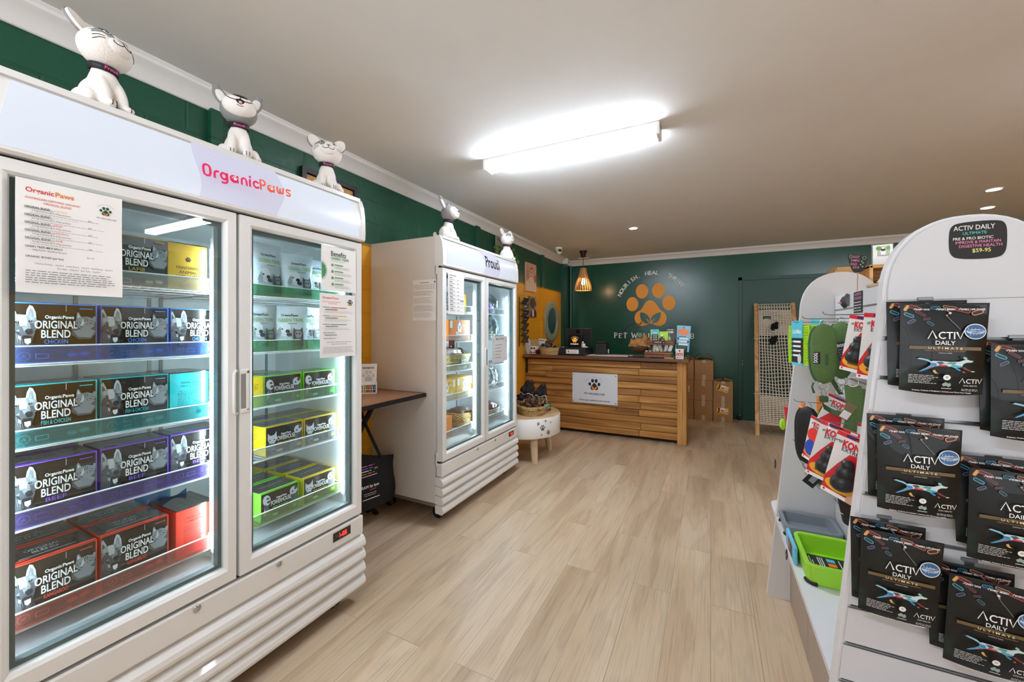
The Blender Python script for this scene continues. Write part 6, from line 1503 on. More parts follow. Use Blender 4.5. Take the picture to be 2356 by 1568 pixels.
def supplement_pouch(x, y, z1, label, roll=0, w=.146, h_=.208, lean=3, full=True):
    """x centre, y back face, z1 top edge"""
    def dep(a, b):
        u, v = abs(2 * a / w), b / h_
        return .012 * max(0, 1 - u ** 3) * math.sin(PI * min(1, max(0, v * 1.02))) ** .7 * (1 - .35 * v) + .0008
    def hwid(v): return w / 2 * (1 - .055 * (1 - v))
    mb = MB().m(PBLK)
    for s in (1, -1): mb.grid(lambda a, b: (s * (2 * a - 1) * hwid(b), b * h_ - .006 * math.sin(PI * a) * (1 - b) ** 6 + .006 * (1 - b) ** 6, s * dep((2 * a - 1) * w / 2, b * h_)), 14, 18)
    ik = Ink(.00016)
    # microbes along the top
    ik.rect(-w * .46, h_ * .885, w * .47, h_ * .985, mat('#2A1D1A', .3))
    for bx, by, l, tk, a, c in ((-.43, .95, .10, .028, 60, 0), (-.33, .955, .16, .036, -20, 1), (-.40, .87, .13, .036, -28, 2), (-.27, .89, .15, .03, -35, 3), (-.37, .80, .11, .034, 35, 4), (-.20, .83, .09, .026, 10, 3), (-.16, .78, .10, .034, -38, 5), (-.10, .95, .12, .034, 0, 7), (.06, .955, .16, .03, -12, 6), (.2, .92, .18, .035, -16, 1), (.36, .90, .14, .05, 20, 6)):
        ux, uy = math.cos(R(a)), math.sin(R(a)); q = []
        for i in range(9): q.append((math.cos(R(-90 + 22.5 * i)), math.sin(R(-90 + 22.5 * i)), 1))
        for i in range(9): q.append((math.cos(R(90 + 22.5 * i)), math.sin(R(90 + 22.5 * i)), -1))
        for sc_, m in ((1, BAC[c]), (.6, mat('#1C2A2E', .35) if c in (2, 5, 7) else mat('#3A2422', .35))):
            if sc_ < 1 and c == 0: continue
            hl, r = (l * w / 2 - tk * h_ / 2) if l * w > tk * h_ else 0, tk * h_ / 2 * sc_
            ik.poly([(bx * w + (p[2] * hl + p[0] * r) * ux - p[1] * r * uy, by * h_ + (p[2] * hl + p[0] * r) * uy + p[1] * r * ux) for p in q], m)
    for i, (q, px) in enumerate((('EVERY DOG', -.25), ('EVERY BREED', .02), ('EVERY LIFE STAGE', .31))):
        ik.text(q, px * w, h_ * (.925), h_ * .016, INKW, w=w * (.16, .19, .26)[i], bold=.03).stroke([((px - (.11, .125, .16)[i]) * w, h_ * .935), ((px - (.10, .115, .15)[i]) * w, h_ * .927), ((px - (.085, .10, .135)[i]) * w, h_ * .948)], .0009, INKW)
    ik.stroke([(.02 * w, .86 * h_), (.17 * w, .72 * h_)], .0009, GREY2).ell(.02 * w, .87 * h_, .012 * w, .008 * h_, BAC[6])
    # badge
    ik.ell(.335 * w, .70 * h_, .125 * w, .082 * h_, mat('#E6EEF6', .4), -8).ell(.335 * w, .70 * h_, .113 * w, .072 * h_, mat('#3E6AA0', .4), -8)
    for i in range(5): ik.stroke([((.25 + .04 * i) * w, (.745 - .004 * i) * h_), ((.28 + .035 * i) * w, (.655 + .004 * i) * h_)], .0016, mat('#8FB0D4', .4))
    ik.ell(.335 * w, .70 * h_, .105 * w, .026 * h_, mat('#C9D8EA', .4)).text('MICROBIOME', .335 * w, .702 * h_, h_ * .014, mat('#1E3A5A', .5), w=w * .17, bold=.02).text('ASSIST', .335 * w, .682 * h_, h_ * .013, mat('#1E3A5A', .5), w=w * .10, bold=.02)
    # words
    def activ(cx_, cy2, s):
        """logo with a barless first A"""
        ik.stroke([(cx_ - .195 * s, cy2), (cx_ - .145 * s, cy2 + .125 * s), (cx_ - .098 * s, cy2 + .006 * s)], [.010 * s, .016 * s, .020 * s], INKW)
        ik.text('CTI', cx_ + .015 * s, cy2 + .006 * s, .105 * s, INKW, w=.185 * s, bold=.012).stroke([(cx_ + .125 * s, cy2 + .112 * s), (cx_ + .162 * s, cy2 + .008 * s), (cx_ + .205 * s, cy2 + .135 * s)], [.022 * s, .015 * s, .008 * s], INKW)
    activ(0, .615 * h_, w)
    ik.text('DAILY', .0, .555 * h_, h_ * .042, INKW, w=w * .22, bold=.01)
    ik.rect(-w * .40, .500 * h_, w * .40, .535 * h_, GOLDB).text('U L T I M A T E', 0, .507 * h_, h_ * .022, mat('#F0E2C0', .5), w=w * .38, bold=.01)
    ik.text('TRIPLE ACTION POSTBIOTIC SUPPLEMENT', .0, .484 * h_, h_ * .011, mat('#B98A5A', .5), w=w * .46).text('CLINICALLY TESTED', 0, .462 * h_, h_ * .009, INKW, w=w * .15)
    # running hound made of bright pieces
    P = lambda p, c: ik.poly(p, mat(c, .4), (-.30 * w, .235 * h_), (.60 * w, .20 * h_))
    P([(-.02, .80), (.03, .86), (.18, .79), (.27, .66), (.23, .63), (.14, .72)], '#8FC8DC'); P([(.23, .63), (.27, .72), (.44, .72), (.60, .70), (.76, .72), (.84, .80), (.90, .86), (.96, .80), (1.03, .78), (1.0, .70), (.90, .68), (.84, .60), (.82, .44), (.70, .38), (.60, .44), (.44, .46), (.32, .42), (.24, .46)], '#CFE2E6')
    P([(.24, .46), (.23, .62), (.34, .60), (.36, .44)], '#3E8AC8'); P([(.34, .66), (.44, .70), (.50, .60), (.40, .54)], '#4A5A5E'); P([(.36, .44), (.42, .56), (.54, .52), (.56, .45)], '#C8405A'); P([(.52, .60), (.60, .69), (.72, .68), (.68, .56)], '#5FA08A'); P([(.60, .44), (.64, .56), (.82, .48), (.78, .40)], '#52B0D0'); P([(.44, .50), (.46, .54), (.52, .52)], '#F0A040')
    P([(.24, .52), (.16, .34), (.06, .18), (.02, .10), (.07, .12), (.20, .28), (.34, .44)], '#4FA4D4'); P([(.17, .33), (.27, .42), (.29, .36)], '#D8503A'); P([(.28, .20), (.32, .24), (.36, .08), (.40, .04), (.33, .04), (.29, .12)], '#E0B060')
    P([(.72, .40), (.78, .30), (.80, .24), (.76, .24), (.68, .36)], '#3E9AD0'); P([(.80, .42), (.90, .28), (.98, .22), (1.02, .24), (.92, .34), (.86, .44)], '#8A3A3A'); P([(.82, .20), (.86, .22), (.88, .14), (.84, .14)], '#B0604A'); P([(.88, .82), (.90, .94), (.84, 1.0), (.82, .92)], '#9CC8C4'); P([(.98, .22), (1.03, .25), (1.06, .21), (1.0, .19)], '#E6E2DA')
    # foot
    ik.para(-w * .40, .215 * h_, -w * .06, 6, h_ * .017, h_ * .009, INKW, 5, .3).ell(.03 * w, .205 * h_, .042 * w, .03 * h_, INKW).text('30', .03 * w, .198 * h_, h_ * .02, INKK, w=w * .03)
    ik.poly([(-.02, .13), (.02, .155), (.05, .14), (.07, .15), (.085, .12), (.06, .10), (.03, .115), (.0, .105)], mat('#9AB0A6', .5), (0, 0), (w, h_)).rect(-.02 * w, .082 * h_, .09 * w, .088 * h_, INKW)
    activ(.29 * w, .15 * h_, w * .62); ik.text('DOG HEALTH', .29 * w, .12 * h_, h_ * .014, INKW, w=w * .15).para(.20 * w, .085 * h_, .38 * w, 2, h_ * .014, h_ * .009, INKW, 7, .1)
    ik.text('Prebiotic, Probiotic & Postbiotic | Activate your Dogs Inner Health', -.02 * w, .042 * h_, h_ * .013, INKW, w=w * .66, bold=.02)
    mb.ink(ik, Matrix.Identity(4), base=.0005, bend=dep)
    o = mb.build('supplement_pouch'); o.matrix_world = T(x, y, z1 - h_) @ RX(lean) @ RY(roll) @ MX((0, 0, 0), (1, 0, 0), (0, 0, 1))
    return tag(o, label, 'pouch', 'dark supplement pouches on the slatted arch panel')
for x, z, lb, rl, dx, dz in ((.466, 1.389, 'top left hook', 1, -.012, .004), (.617, 1.299, 'upper right hook', 0, -.004, .002), (.427, 1.106, 'middle left hook', 0, -.010, .012), (.580, 1.025, 'middle right hook', 1, -.006, .014), (.391, .850, 'lowest left hook', 2, -.006, .006), (.541, .782, 'lowest right hook', 3, -.012, .004)):
    supplement_pouch(x, YN - .052, z, 'dark running dog pouch, front one on the ' + lb + ' of the slatted panel', rl, w=.146)
    supplement_pouch(x + dx, YN - .018, z + dz + .004, 'dark pouch behind the front one on the ' + lb + ' of the slatted panel', 0, w=.140, lean=1)
    panel_hook(x - .005, z + .004)

# goods hanging from the spine
OLIVE = mat('#59763F', .75, bump=.5, bscale=160, var=.06, vscale=30)
OLIVE_D = mat('#3C5E36', .7)
def walking_bag(x, y, z1, h_, w, d_, m, m2, label, yaw, patch=True):
    """soft zip bag hung by one end"""
    t2 = thing('walking_bag', label, 'bag', (x, y, z1), (0, 0, yaw))
    def f(u, v):
        a = 2 * PI * u; k = (max(0, 1 - abs(2 * v - 1) ** 3.2)) ** .5; k *= 1 - .12 * (1 - v)
        c, s = math.cos(a), math.sin(a); p = 2.6
        r = (abs(c) ** p + abs(s) ** p) ** (-1 / p)
        return (w / 2 * r * c * k, d_ / 2 * r * s * k, -h_ + h_ * v)
    MB().m(m).grid(f, 40, 24).build('bag_body', t2)
    pts = [Vector(f(.5, v)) + Vector((-.001, -.004, 0)) for v in [i / 20 for i in range(1, 20)]]
    MB().m(m2).tube([tuple(p) for p in pts], .004, 6).build('zip_seam', t2)
    if patch:
        mb = MB().m(INKK).rbox(-w * .36, -w * .14, -.002, .0, -h_ * .66, -h_ * .47, .002, 1); mb.ink(Ink().text('DOOG', 0, 0, .011, INKW, w=.036, bold=.03, rot=90), T(-w * .225, -.002, -h_ * .565) @ MX((0, 0, 0), (1, 0, 0), (0, 0, 1)))
        o = mb.build('logo_patch', t2, (0, -d_ * .475, 0)); MB().m(m2).rbox(w * .03, w * .11, -.003, .0, -h_ * .68, -h_ * .50, .0015, 1).build('ear_slot', t2, (0, -d_ * .478, 0))
    MB().m(CHROME).tube([(.014 * math.cos(a), 0, -.004 + .018 * math.sin(a)) for a in [2 * PI * i / 14 for i in range(14)]], .002, 6, closed=True).build('hanging_ring', t2)
    mb = MB().m(CHROME)
    mb.tube([(.016 * math.cos(a), .0, -h_ - .008 + .014 * math.sin(a)) for a in [2 * PI * i / 14 for i in range(14)]], .0022, 6, closed=True)
    mb.tube([(0, 0, -h_ - .02), (.008, 0, -h_ - .035), (0, 0, -h_ - .05), (-.008, 0, -h_ - .035)], .0025, 6, closed=True); mb.build('ring_clip', t2)
    return t2
g1 = walking_bag(.380, 1.86, 1.352, .228, .092, .045, OLIVE, OLIVE_D, 'olive green textured zip bag hanging nearest on the white stand', -6)
MB().m(OLIVE_D).tube([(-.032, -.01, -.222), (-.036, -.012, -.24), (-.030, -.012, -.262)], [.003, .003, .004], 6).build('zip_pull', g1)
mb = MB().m(OLIVE_D)
def ribbon(mb, pts, wv, th=.0015):
    vs = []; fs = []
    for p in pts:
        p = Vector(p); w_ = Vector(wv)
        vs += [p - w_, p + w_, p + w_ + Vector((0, th, 0)), p - w_ + Vector((0, th, 0))]
    for i in range(len(pts) - 1):
        for j in range(4): fs.append((4 * i + j, 4 * i + (j + 1) % 4, 4 * i + 4 + (j + 1) % 4, 4 * i + 4 + j))
    return mb.add(vs, fs + [(0, 1, 2, 3)])
ribbon(mb, [(0, 0, -.275), (-.004, 0, -.295), (0, 0, -.312), (.02, .0, -.325), (.05, -.01, -.338), (.09, -.02, -.342), (.11, -.02, -.335)], (.0, .006, .009)); mb.rbox(-.014, .014, -.006, .006, -.295, -.272, .003, 1).build('strap', g1)
g2 = walking_bag(.462, 1.99, 1.362, .23, .085, .045, OLIVE, OLIVE_D, 'olive green zip bag hanging behind the nearest one, beside the red cards', -35, False)
mb = MB().m(OLIVE_D); ribbon(mb, [(-.05, 0, -.08), (-.06, .0, -.16), (-.04, 0, -.22), (.0, 0, -.29)], (.008, 0, .002)); mb.build('strap', g2)
mb = MB().m(OLIVE); ribbon(mb, [(0, 0, 0), (.004, .0, -.05), (.002, 0, -.12), (-.006, .0, -.16)], (.022, .004, 0), .003); ribbon(mb, [(.002, .006, -.12), (.02, .006, -.06), (.012, .006, -.01)], (.02, .004, 0), .003)
t2 = thing('green_strap', 'wide olive webbing strap hanging behind the red and white cards', 'strap', (.430, 1.72, 1.14), (0, 0, -20)); o = mb.build('webbing', t2)
MB().m(CHROME).tube([(.016 * math.cos(a), 0, .012 + .016 * math.sin(a)) for a in [2 * PI * i / 14 for i in range(14)]], .0022, 6, closed=True).build('ring', t2)
mb = MB().m(mat('#7A6A4A', .6)).box(.018, .045, -.004, -.002, -.115, -.055, RY(28)).m(PAPER).box(.020, .043, -.0045, -.004, -.112, -.085, RY(28)); mb.build('swing_tag', t2)
mb = MB().m(INKK).box(-.021, .021, 0, .0015, -.07, .0); mb.ink(Ink().text('DOOG', 0, -.018, .009, INKW, w=.03, bold=.03).para(-.017, -.03, .017, 4, .009, .004, INKG, 3), FY(0, 0, 0)); o = mb.build('swing_tag', None, (.428, 1.84, 1.285), (0, R(-12), R(-12)))
tag(o, 'black and white swing tag between the two olive bags', 'tag')
for x, y, z, h_, yw, lb in ((.350, 1.97, 1.02, .235, -30, 'black zip bag hanging lower left on the white stand, behind the blue toy ball'), (.440, 2.02, 1.03, .19, -20, 'black zip bag hanging behind the middle red and white cards')):
    walking_bag(x, y, z, h_, .085, .05, mat('#0E0E11', .6, bump=.2, bscale=200), INKK, lb, yw, False)
mb = MB().m(INKK).box(-.022, .022, 0, .0012, -.06, 0).m(GREY2).box(-.008, .012, -.0004, 0, -.045, -.015).m(INKK).tube([(0, 0, 0), (.004, 0, .03), (.0, .01, .055)], .001, 5)
o = mb.build('swing_tag', None, (.372, 1.90, .775), (0, R(38), R(10))); tag(o, 'black diamond shaped swing tag with barcode below the lower black bag', 'tag')
mb = MB().m(mat('#A9A9A6', .5)).box(-.022, .022, 0, .0012, -.06, 0).m(mat('#3E5A3A', .5)).box(-.010, .016, -.0004, 0, -.05, -.015).m(INKK).tube([(0, 0, 0), (-.004, 0, .03), (.006, .01, .06)], .001, 5)
o = mb.build('swing_tag', None, (.352, 1.905, .77), (0, R(-42), R(6))); tag(o, 'grey diamond shaped swing tag with a green picture below the lower black bag', 'tag')
tt = MB().m(mat('#0E0E11', .5)).grid(lambda u, v: (.045 * math.cos(PI * u) * (.6 + .4 * v), -.02 * math.sin(PI * u), .10 * v - .01 * math.sin(PI * u)), 14, 6).m(GREY1).tube([(-.045, -.002, .03), (0, -.022, .018), (.045, -.002, .03)], .0016, 5)
tag(tt.build('black_collar_loop', None, (.415, 1.66, .70)), 'curved black padded band hanging below the lower red cards', 'harness')
# lick mats
def lick_mat(x, y, z1, label, yaw, hexc, sleeve=True, w=.16, h_=.165):
    t2 = thing('lick_mat', label, 'lick mat', (x, y, z1), (0, 0, yaw)); c = mat(hexc, .45)
    mb = MB().m(c)
    for a in ((-w / 2, -w / 2 + .006, -h_, 0), (w / 2 - .006, w / 2, -h_, 0), (-w / 2, w / 2, -h_, -h_ + .006), (-w / 2, w / 2, -.006, 0)): mb.box(a[0], a[1], -.004, .004, a[2], a[3])
    mb.box(-w / 2, w / 2, .001, .003, -h_, 0)
    n = 14
    for i in range(1, n): mb.box(-w / 2 + w * i / n - .0012, -w / 2 + w * i / n + .0012, -.004, .002, -h_, 0).box(-w / 2, w / 2, -.004, .002, -h_ * i / n - .0012, -h_ * i / n + .0012)
    mb.build('mat', t2)
    if sleeve:
        mb = MB().m(CYAN).box(-w * .30, w * .22, -.007, -.005, -h_ * .32, .022).box(-w * .30, w * .22, -.007, -.005, -h_ - .006, -h_ + .006).m(INKK).box(-w * .30, w * .22, -.007, -.005, -h_ + .006, -h_ * .32)
        ik = Ink(); ik.text('LickiMat', -.006, -h_ * .20, .017, INKW, w=.066, bold=.02)
        for i in range(4): ik.ell(-.042, -h_ * (.42 + .12 * i), .004, .004, CYAN).rect(-.034, -h_ * (.44 + .12 * i), .024, -h_ * (.39 + .12 * i), INKW)
        ik.ell(.015, -h_ * .86, .014, .022, GREY1); mb.ink(ik, FY(0, -.007, 0)); mb.build('card_sleeve', t2)
    return t2
lick_mat(.343, 2.09, 1.345, 'lime lick mat with blue and black sleeve, leftmost hanging on the white stand', -72, '#B4E02E')
lick_mat(.372, 2.02, 1.348, 'lime lick mat without sleeve hanging just behind the sleeved one', -74, '#A8DC2C', False)
mb = MB().m(CYAN).box(-.03, .03, -.001, .001, 0, .04); o = mb.build('hang_card', None, (.41, 2.12, 1.335), (0, 0, R(-60))); tag(o, 'blue hang card on the upper hook behind the lime mats', 'card')
for k, (x, y, c, lb, hz) in enumerate(((.352, 2.06, '#F08A3A', 'orange card header of the slim mat, leftmost on the lower hook', .17), (.362, 2.035, '#FF8A1E', 'bright orange ridged mat hanging edge on, on the lower hook', .18), (.373, 2.01, '#A6DA3A', 'lime mat hanging edge on beside the bright orange one', .16))):
    mb = MB().m(mat(c, .45)).rbox(-.045, .045, -.004, .004, -hz, 0, .003, 1)
    for i in range(9): mb.rbox(-.046, .046, -.0055, .0055, -hz + .01 + i * (hz - .02) / 9, -hz + .014 + i * (hz - .02) / 9, .0005, 1)
    if k == 0: mb.box(-.02, .02, -.001, .001, 0, .02)
    tag(mb.build('slow_feed_mat', None, (x, y, 1.0), (0, 0, R(-78))), lb, 'lick mat', 'mats on the lower hook')
mb = MB().m(mat('#F08A3A', .5)).box(-.025, .025, -.001, .001, -.05, .03); o = mb.build('hang_card', None, (.425, 2.1, 1.015), (0, 0, R(-50))); tag(o, 'orange hang card on the lower hook behind the black bags', 'card')
# rubber chew toys on red and white cards
CRED, CYEL, CBLU = mat('#D81E2C', .4, coat=.3), mat('#F4B02A', .4), mat('#2A4FB8', .4)
RUBB = mat('#1B1C1E', .42)
def toy_card(x, y, z, label, yaw, roll, w=.112, h_=.195, toy=True, dome=False):
    t2 = thing('chew_toy_pack', label, 'dog toy', (x, y, z), group='rubber chew toys on red and white cards')
    t2.rotation_euler = (T(0, 0, 0) @ RZ(yaw) @ RY(roll)).to_euler()
    mb = MB().m(mat('#ECEAE8', .4, coat=.3)).box(-w / 2, w / 2, 0, .0015, -h_ * .55, h_ * .45); ik = Ink(.00015)
    ik.rect(-w / 2, h_ * .385, w / 2, h_ * .45, CRED).rect(-w * .28, h_ * .395, -w * .06, h_ * .44, mat('#2A2A6A', .4)).rect(w * .25, h_ * .40, w * .42, h_ * .435, INKW).ell(0, h_ * .425, w * .09, h_ * .012, INKK)
    ik.poly([(-.5, -.55), (-.5, -.30), (-.30, -.05), (-.1, .16), (.22, .18), (.40, -.05), (.5, -.2), (.5, -.55)], CRED, (0, 0), (w, h_))
    ik.text('KONG', -.05 * w, h_ * .24, h_ * .10, CRED, w=w * .52, bold=.05).text('EXTREME', -.02 * w, h_ * .175, h_ * .055, INKK, w=w * .56, bold=.01).ell(w * .34, h_ * .275, w * .045, h_ * .03, CRED).ell(w * .34, h_ * .30, w * .035, h_ * .025, CRED)
    ik.ell(-w * .36, h_ * .30, w * .05, h_ * .02, GREY2, 30).poly([(.26, .1), (.30, -.15), (.44, -.12), (.46, .06), (.36, .14)], mat('#8A6A50', .5), (0, 0), (w, h_)).ell(w * .36, h_ * .08, w * .05, h_ * .03, INKK)
    for i in range(5): ik.rect(w * .40, -h_ * (.02 + .05 * i), w * .46, -h_ * (-.01 + .05 * i), INKW)
    ik.ell(-w * .12, -h_ * .38, w * .34, h_ * .10, CYEL).rect(-w * .30, -h_ * .42, w * .02, -h_ * .405, INKK).rect(-w * .30, -h_ * .40, w * .0, -h_ * .385, INKK).rect(-w / 2, -h_ * .55, w * .1, -h_ * .49, INKW).rect(-w * .45, -h_ * .53, -w * .40, -h_ * .50, CRED)
    ik.poly([(.1, -.55), (.1, -.45), (.26, -.36), (.5, -.42), (.5, -.55)], mat('#D9A58A', .5), (0, 0), (w, h_))
    if dome: ik.ell(-w * .2, h_ * .05, w * .26, h_ * .16, mat('#E8382E', .3)).ell(-w * .24, -h_ * .25, w * .22, h_ * .18, CBLU)
    mb.ink(ik, FY(0, 0, 0)); mb.build('backing_card', t2)
    if toy:
        s = .92
        pr = [(0, .052), (.012, .050), (.0165, .042), (.016, .033), (.0145, .029), (.021, .023), (.0245, .012), (.0225, .001), (.0205, -.003), (.027, -.010), (.031, -.024), (.029, -.038), (.021, -.046), (.012, -.048), (0, -.046)]
        mb = MB().m(RUBB).lathe([(r * s, q * s) for r, q in pr], 32, T(0, -.020, -h_ * .14)).ink(Ink().text('KONG', 0, -.003, .010, mat('#3A3B3E', .35), w=.03, bold=.02), T(0, -.020, -h_ * .14) @ FY(0, -.0275, -.022), base=.0005, bend=lambda a, b: -a * a * 14)
        mb.build('rubber_toy', t2)
    return t2
toy_card(.462, 1.74, 1.285, 'black rubber toy on a red card, rear one of the upper pair', -48, 10, h_=.195, dome=False)
toy_card(.452, 1.53, 1.285, 'black rubber toy card at the upper hook nearest the slatted panel edge', -44, 6, h_=.20)
toy_card(.352, 1.80, .925, 'card with red dome and blue ball shapes hanging left of the lower toys', -58, 14, w=.10, h_=.17, toy=False, dome=True)
toy_card(.360, 1.64, .928, 'black rubber toy card, front one of the lower pair', -34, 14)
toy_card(.362, 1.46, .935, 'black rubber toy card cut by the slatted panel edge on the lower hook', -42, 14)
toy_card(.425, 1.88, 1.00, 'red topped card tucked behind the lower toys, left', -34, 22, toy=False, h_=.16)
toy_card(.46, 1.74, .99, 'red topped card tucked behind the lower toys, right', -20, 6, toy=False, h_=.16)
toy_card(.47, 1.62, .955, 'red topped card hanging lowest behind the lower toys', -20, 4, toy=False, h_=.16)
for y, z in ((1.87, 1.37), (1.56, 1.375), (2.08, 1.36), (2.06, 1.022), (1.66, 1.02), (1.48, 1.005)): spine_hook(y, z, .318 if z < 1.1 else .315)
spine_hook(2.06, .85, .315)
# trays on the deck
def tray(name, label, x0, x1, y0, y1, z, h_, hexc, feet=True):
    t2 = thing(name, label, 'tray', ((x0 + x1) / 2, (y0 + y1) / 2, z)); a, b = (x1 - x0) / 2, (y1 - y0) / 2; c = mat(hexc, .4, coat=.2)
    def rr(o, zz, k=7, rad=.035):
        r_ = max(.008, rad + o); p = []
        for sx, sy, a0 in ((1, 1, 0), (-1, 1, 90), (-1, -1, 180), (1, -1, 270)):
            for i in range(k): q = R(a0 + 90 * i / (k - 1)); p.append((sx * (a - rad) + r_ * math.cos(q), sy * (b - rad) + r_ * math.sin(q), zz))
        return p
    L_ = [rr(-.012, .0), rr(-.006, .008), rr(0, h_ - .004), rr(-.002, h_), rr(-.014, h_), rr(-.017, h_ - .004), rr(-.026, .012), rr(-.034, .008)]
    n = len(L_[0]); vs = [p for l in L_ for p in l]; fs = []
    for k in range(len(L_) - 1): fs += [(k * n + i, k * n + (i + 1) % n, (k + 1) * n + (i + 1) % n, (k + 1) * n + i) for i in range(n)]
    MB().m(c).add(vs, fs + [tuple((len(L_) - 1) * n + i for i in range(n)), tuple(range(n - 1, -1, -1))], None, False).build('shell', t2)
    if feet:
        for sx, sy, a0 in ((1, 1, 0), (-1, 1, 90), (-1, -1, 180), (1, -1, 270)):
            MB().m(RUBBER).tube([(sx * (a - .035) + .031 * math.cos(R(a0 + 15 * i)), sy * (b - .035) + .031 * math.sin(R(a0 + 15 * i)), .007) for i in range(7)], .0065, 6).build('rubber_corner', t2)
    return t2
tray('grey_tray', 'empty grey plastic tray at the back of the white deck', .296, .512, 2.135, 2.335, DECK_Z, .052, '#7C848C')
tray('green_tray', 'lime green plastic tray with a black label inside on the white deck', .311, .516, 1.775, 2.055, DECK_Z, .075, '#9AD82A')
mb = MB().m(mat('#6EC0EA', .4)).rbox(-.007, .007, -.085, .10, 0, .07, .006, 3); mb.ink(Ink().rect(-.04, .008, .05, .058, mat('#3A2A2A', .5)).rect(-.03, .02, .0, .05, mat('#C86A3A', .5)), MX((-.007, 0, 0), (0, -1, 0), (0, 0, 1)))
tag(mb.build('blue_tray', None, (.300, 1.985, DECK_Z)), 'pale blue tray standing on edge beside the lime green one', 'tray')
mb = MB().m(INKK).box(-.07, .10, -.085, .085, 0, .002); ik = Ink()
ik.rect(-.098, -.08, -.074, .08, mat('#D6D8D4', .5))
for i in range(3): ik.rect(-.062 + i * .007, -.07, -.059 + i * .007, .07 - i * .03, INKW)
for i, c in enumerate(('#5AB8E0', '#F07A1E', '#A8D23A')): ik.rect(-.005, .045 - i * .034, .022, .07 - i * .034, mat(c, .5))
for i in range(3): ik.rect(-.035 + i * .007, .0, -.032 + i * .007, .07, INKW)
ik.rect(.034, -.03, .037, .07, INKW).text('LickiMat', .075, .02, .022, INKW, w=.08, rot=-90).text('Keeper', .055, .01, .014, INKW, w=.05, rot=-90).poly([(-.03, -.08), (.0, -.05), (.05, -.045), (.09, -.07), (.09, -.082)], GREY2)
mb.ink(ik, MX((0, 0, .002), (1, 0, 0), (0, 1, 0))); tag(mb.build('tray_label', None, (.416, 1.915, DECK_Z + .0095)), 'black printed label with colour swatches lying in the lime green tray', 'label')
for k, (x, y, z, lb) in enumerate(((.2885, 2.03, .375, 'small dark tag on the edge of the white deck beside the lime tray'), (.286, 2.34, .665, 'small dark tag on the edge of the far arched panel'))):
    mb = MB().m(INKK).box(-.002, .001, -.014, .014, -.02, .02, RX(42)); mb.ink(Ink().ell(0, 0, .006, .005, PEN_P).ell(.004, .006, .003, .003, PEN_G), RX(42) @ MX((-.002, 0, 0), (0, -1, 0), (0, 0, 1)))
    tag(mb.build('shelf_tag', None, (x, y, z)), lb, 'tag')
mb = MB().m(CRED).cyl((0, 0, .05), (.006, 0, -.05), .012, .004, 14); tag(mb.build('red_toy', None, (.345, 2.43, .885)), 'red toy peeking out left of the far arched panel', 'toy')
mb = MB().m(mat('#A8DC2C', .45)).ell((0, 0, 0), (.016, .012, .03), n=6, k=6, sm=False); tag(mb.build('lime_toy', None, (.331, 2.44, .845)), 'lime toy peeking out below the red one behind the far arched panel', 'toy')
# signs on the spine
t2 = thing('sample_sign', 'black paw shaped sign about doggy sample bags on a wooden stick', 'sign', (.545, 2.12, 1.482), (0, 0, -8))
MB().m(mat('#C09A6A', .7)).cyl((0, 0, 0), (0.002, 0, .105), .0018, n=6).build('stick', t2)
mb = MB().m(mat('#2E2C2E', .7)).prism(smooth2([(-.030, .048), (-.012, .041), (.012, .038), (.026, .034), (.034, .022), (.028, -.004), (.02, -.03), (.0, -.036), (-.016, -.028), (-.024, 0), (-.030, .024)], 1), FY(0, -.002, .118), .0015)
ik = Ink(.0001)
for i, q in enumerate(('DOGGY', 'SAMPLE', 'BAGS', '$22.95')): ik.text(q, -.004 + (0, -.003, -.008, -.001)[i], .026 - i * .0145, .0095, PEN_P, w=(.022, .027, .02, .02)[i], rot=-9, bold=.01)
ik.ring(-.021, .034, .004, .008, .0012, PEN_G, 8).ring(.022, .024, .006, .007, .0012, PEN_G, 6)
for x, y in ((.014, .01), (.018, .003), (.010, -.004), (.016, -.012)): paw(ik, x, y, .006, PEN_G)
mb.ink(ik, FY(0, -.002, .118)); mb.build('board', t2)
mb = MB().m(mat('#262626', .7)).box(-.001, .0, -.05, .05, -.042, .042); ik = Ink(.0001)
ik.text('ASSORTMENT', 0, .027, .009, PEN_P, w=.08).text('OF BAGS $8.00', -.0, .012, .009, PEN_P, w=.085)
for i in range(4): ik.para(-.043, -.002 - i * .011, .043, 1, .01, .006, PEN_W, i, .1)
mb.ink(ik, MX((-.001, 0, 0), (0, -1, 0), (0, 0, 1))); tag(mb.build('price_sign', None, (.5205, 2.015, 1.437)), 'black price sign with pink heading on the white spine', 'price sign')
mb = MB().m(mat('#3A3438', .7)).grid(lambda u, v: (-.012 * math.sin(PI * v) - .004 * math.sin(9 * u), (u - .5) * .07, (v - .5) * .05 + .006 * math.sin(6 * u)), 10, 8); mb.m(PEN_P)
mb.grid(lambda u, v: (-.0125 - .012 * math.sin(PI * (.25 + .2 * v)) , (u - .5) * .05, -.012 + v * .006), 4, 2)
tag(mb.build('crumpled_tag', None, (.519, 2.16, 1.452)), 'crumpled dark tag stuck on the white spine left of the black price sign', 'tag')
SAMPLE = mat('#E4DACE', .8, bump=.4, bscale=40)
crumple('sample_bag', 'folded cream cloth sample bag lying on top of the white spine', (.55, 1.80, 1.482), (.03, .05, .014), SAMPLE, 3, 'sample bag', 'sample bags on the spine'); crumple('sample_bag', 'flat brown sample bag lying on the white spine left of the cream one', (.545, 1.93, 1.482), (.02, .03, .009), mat('#B9A48A', .8), 4, 'sample bag', 'sample bags on the spine')
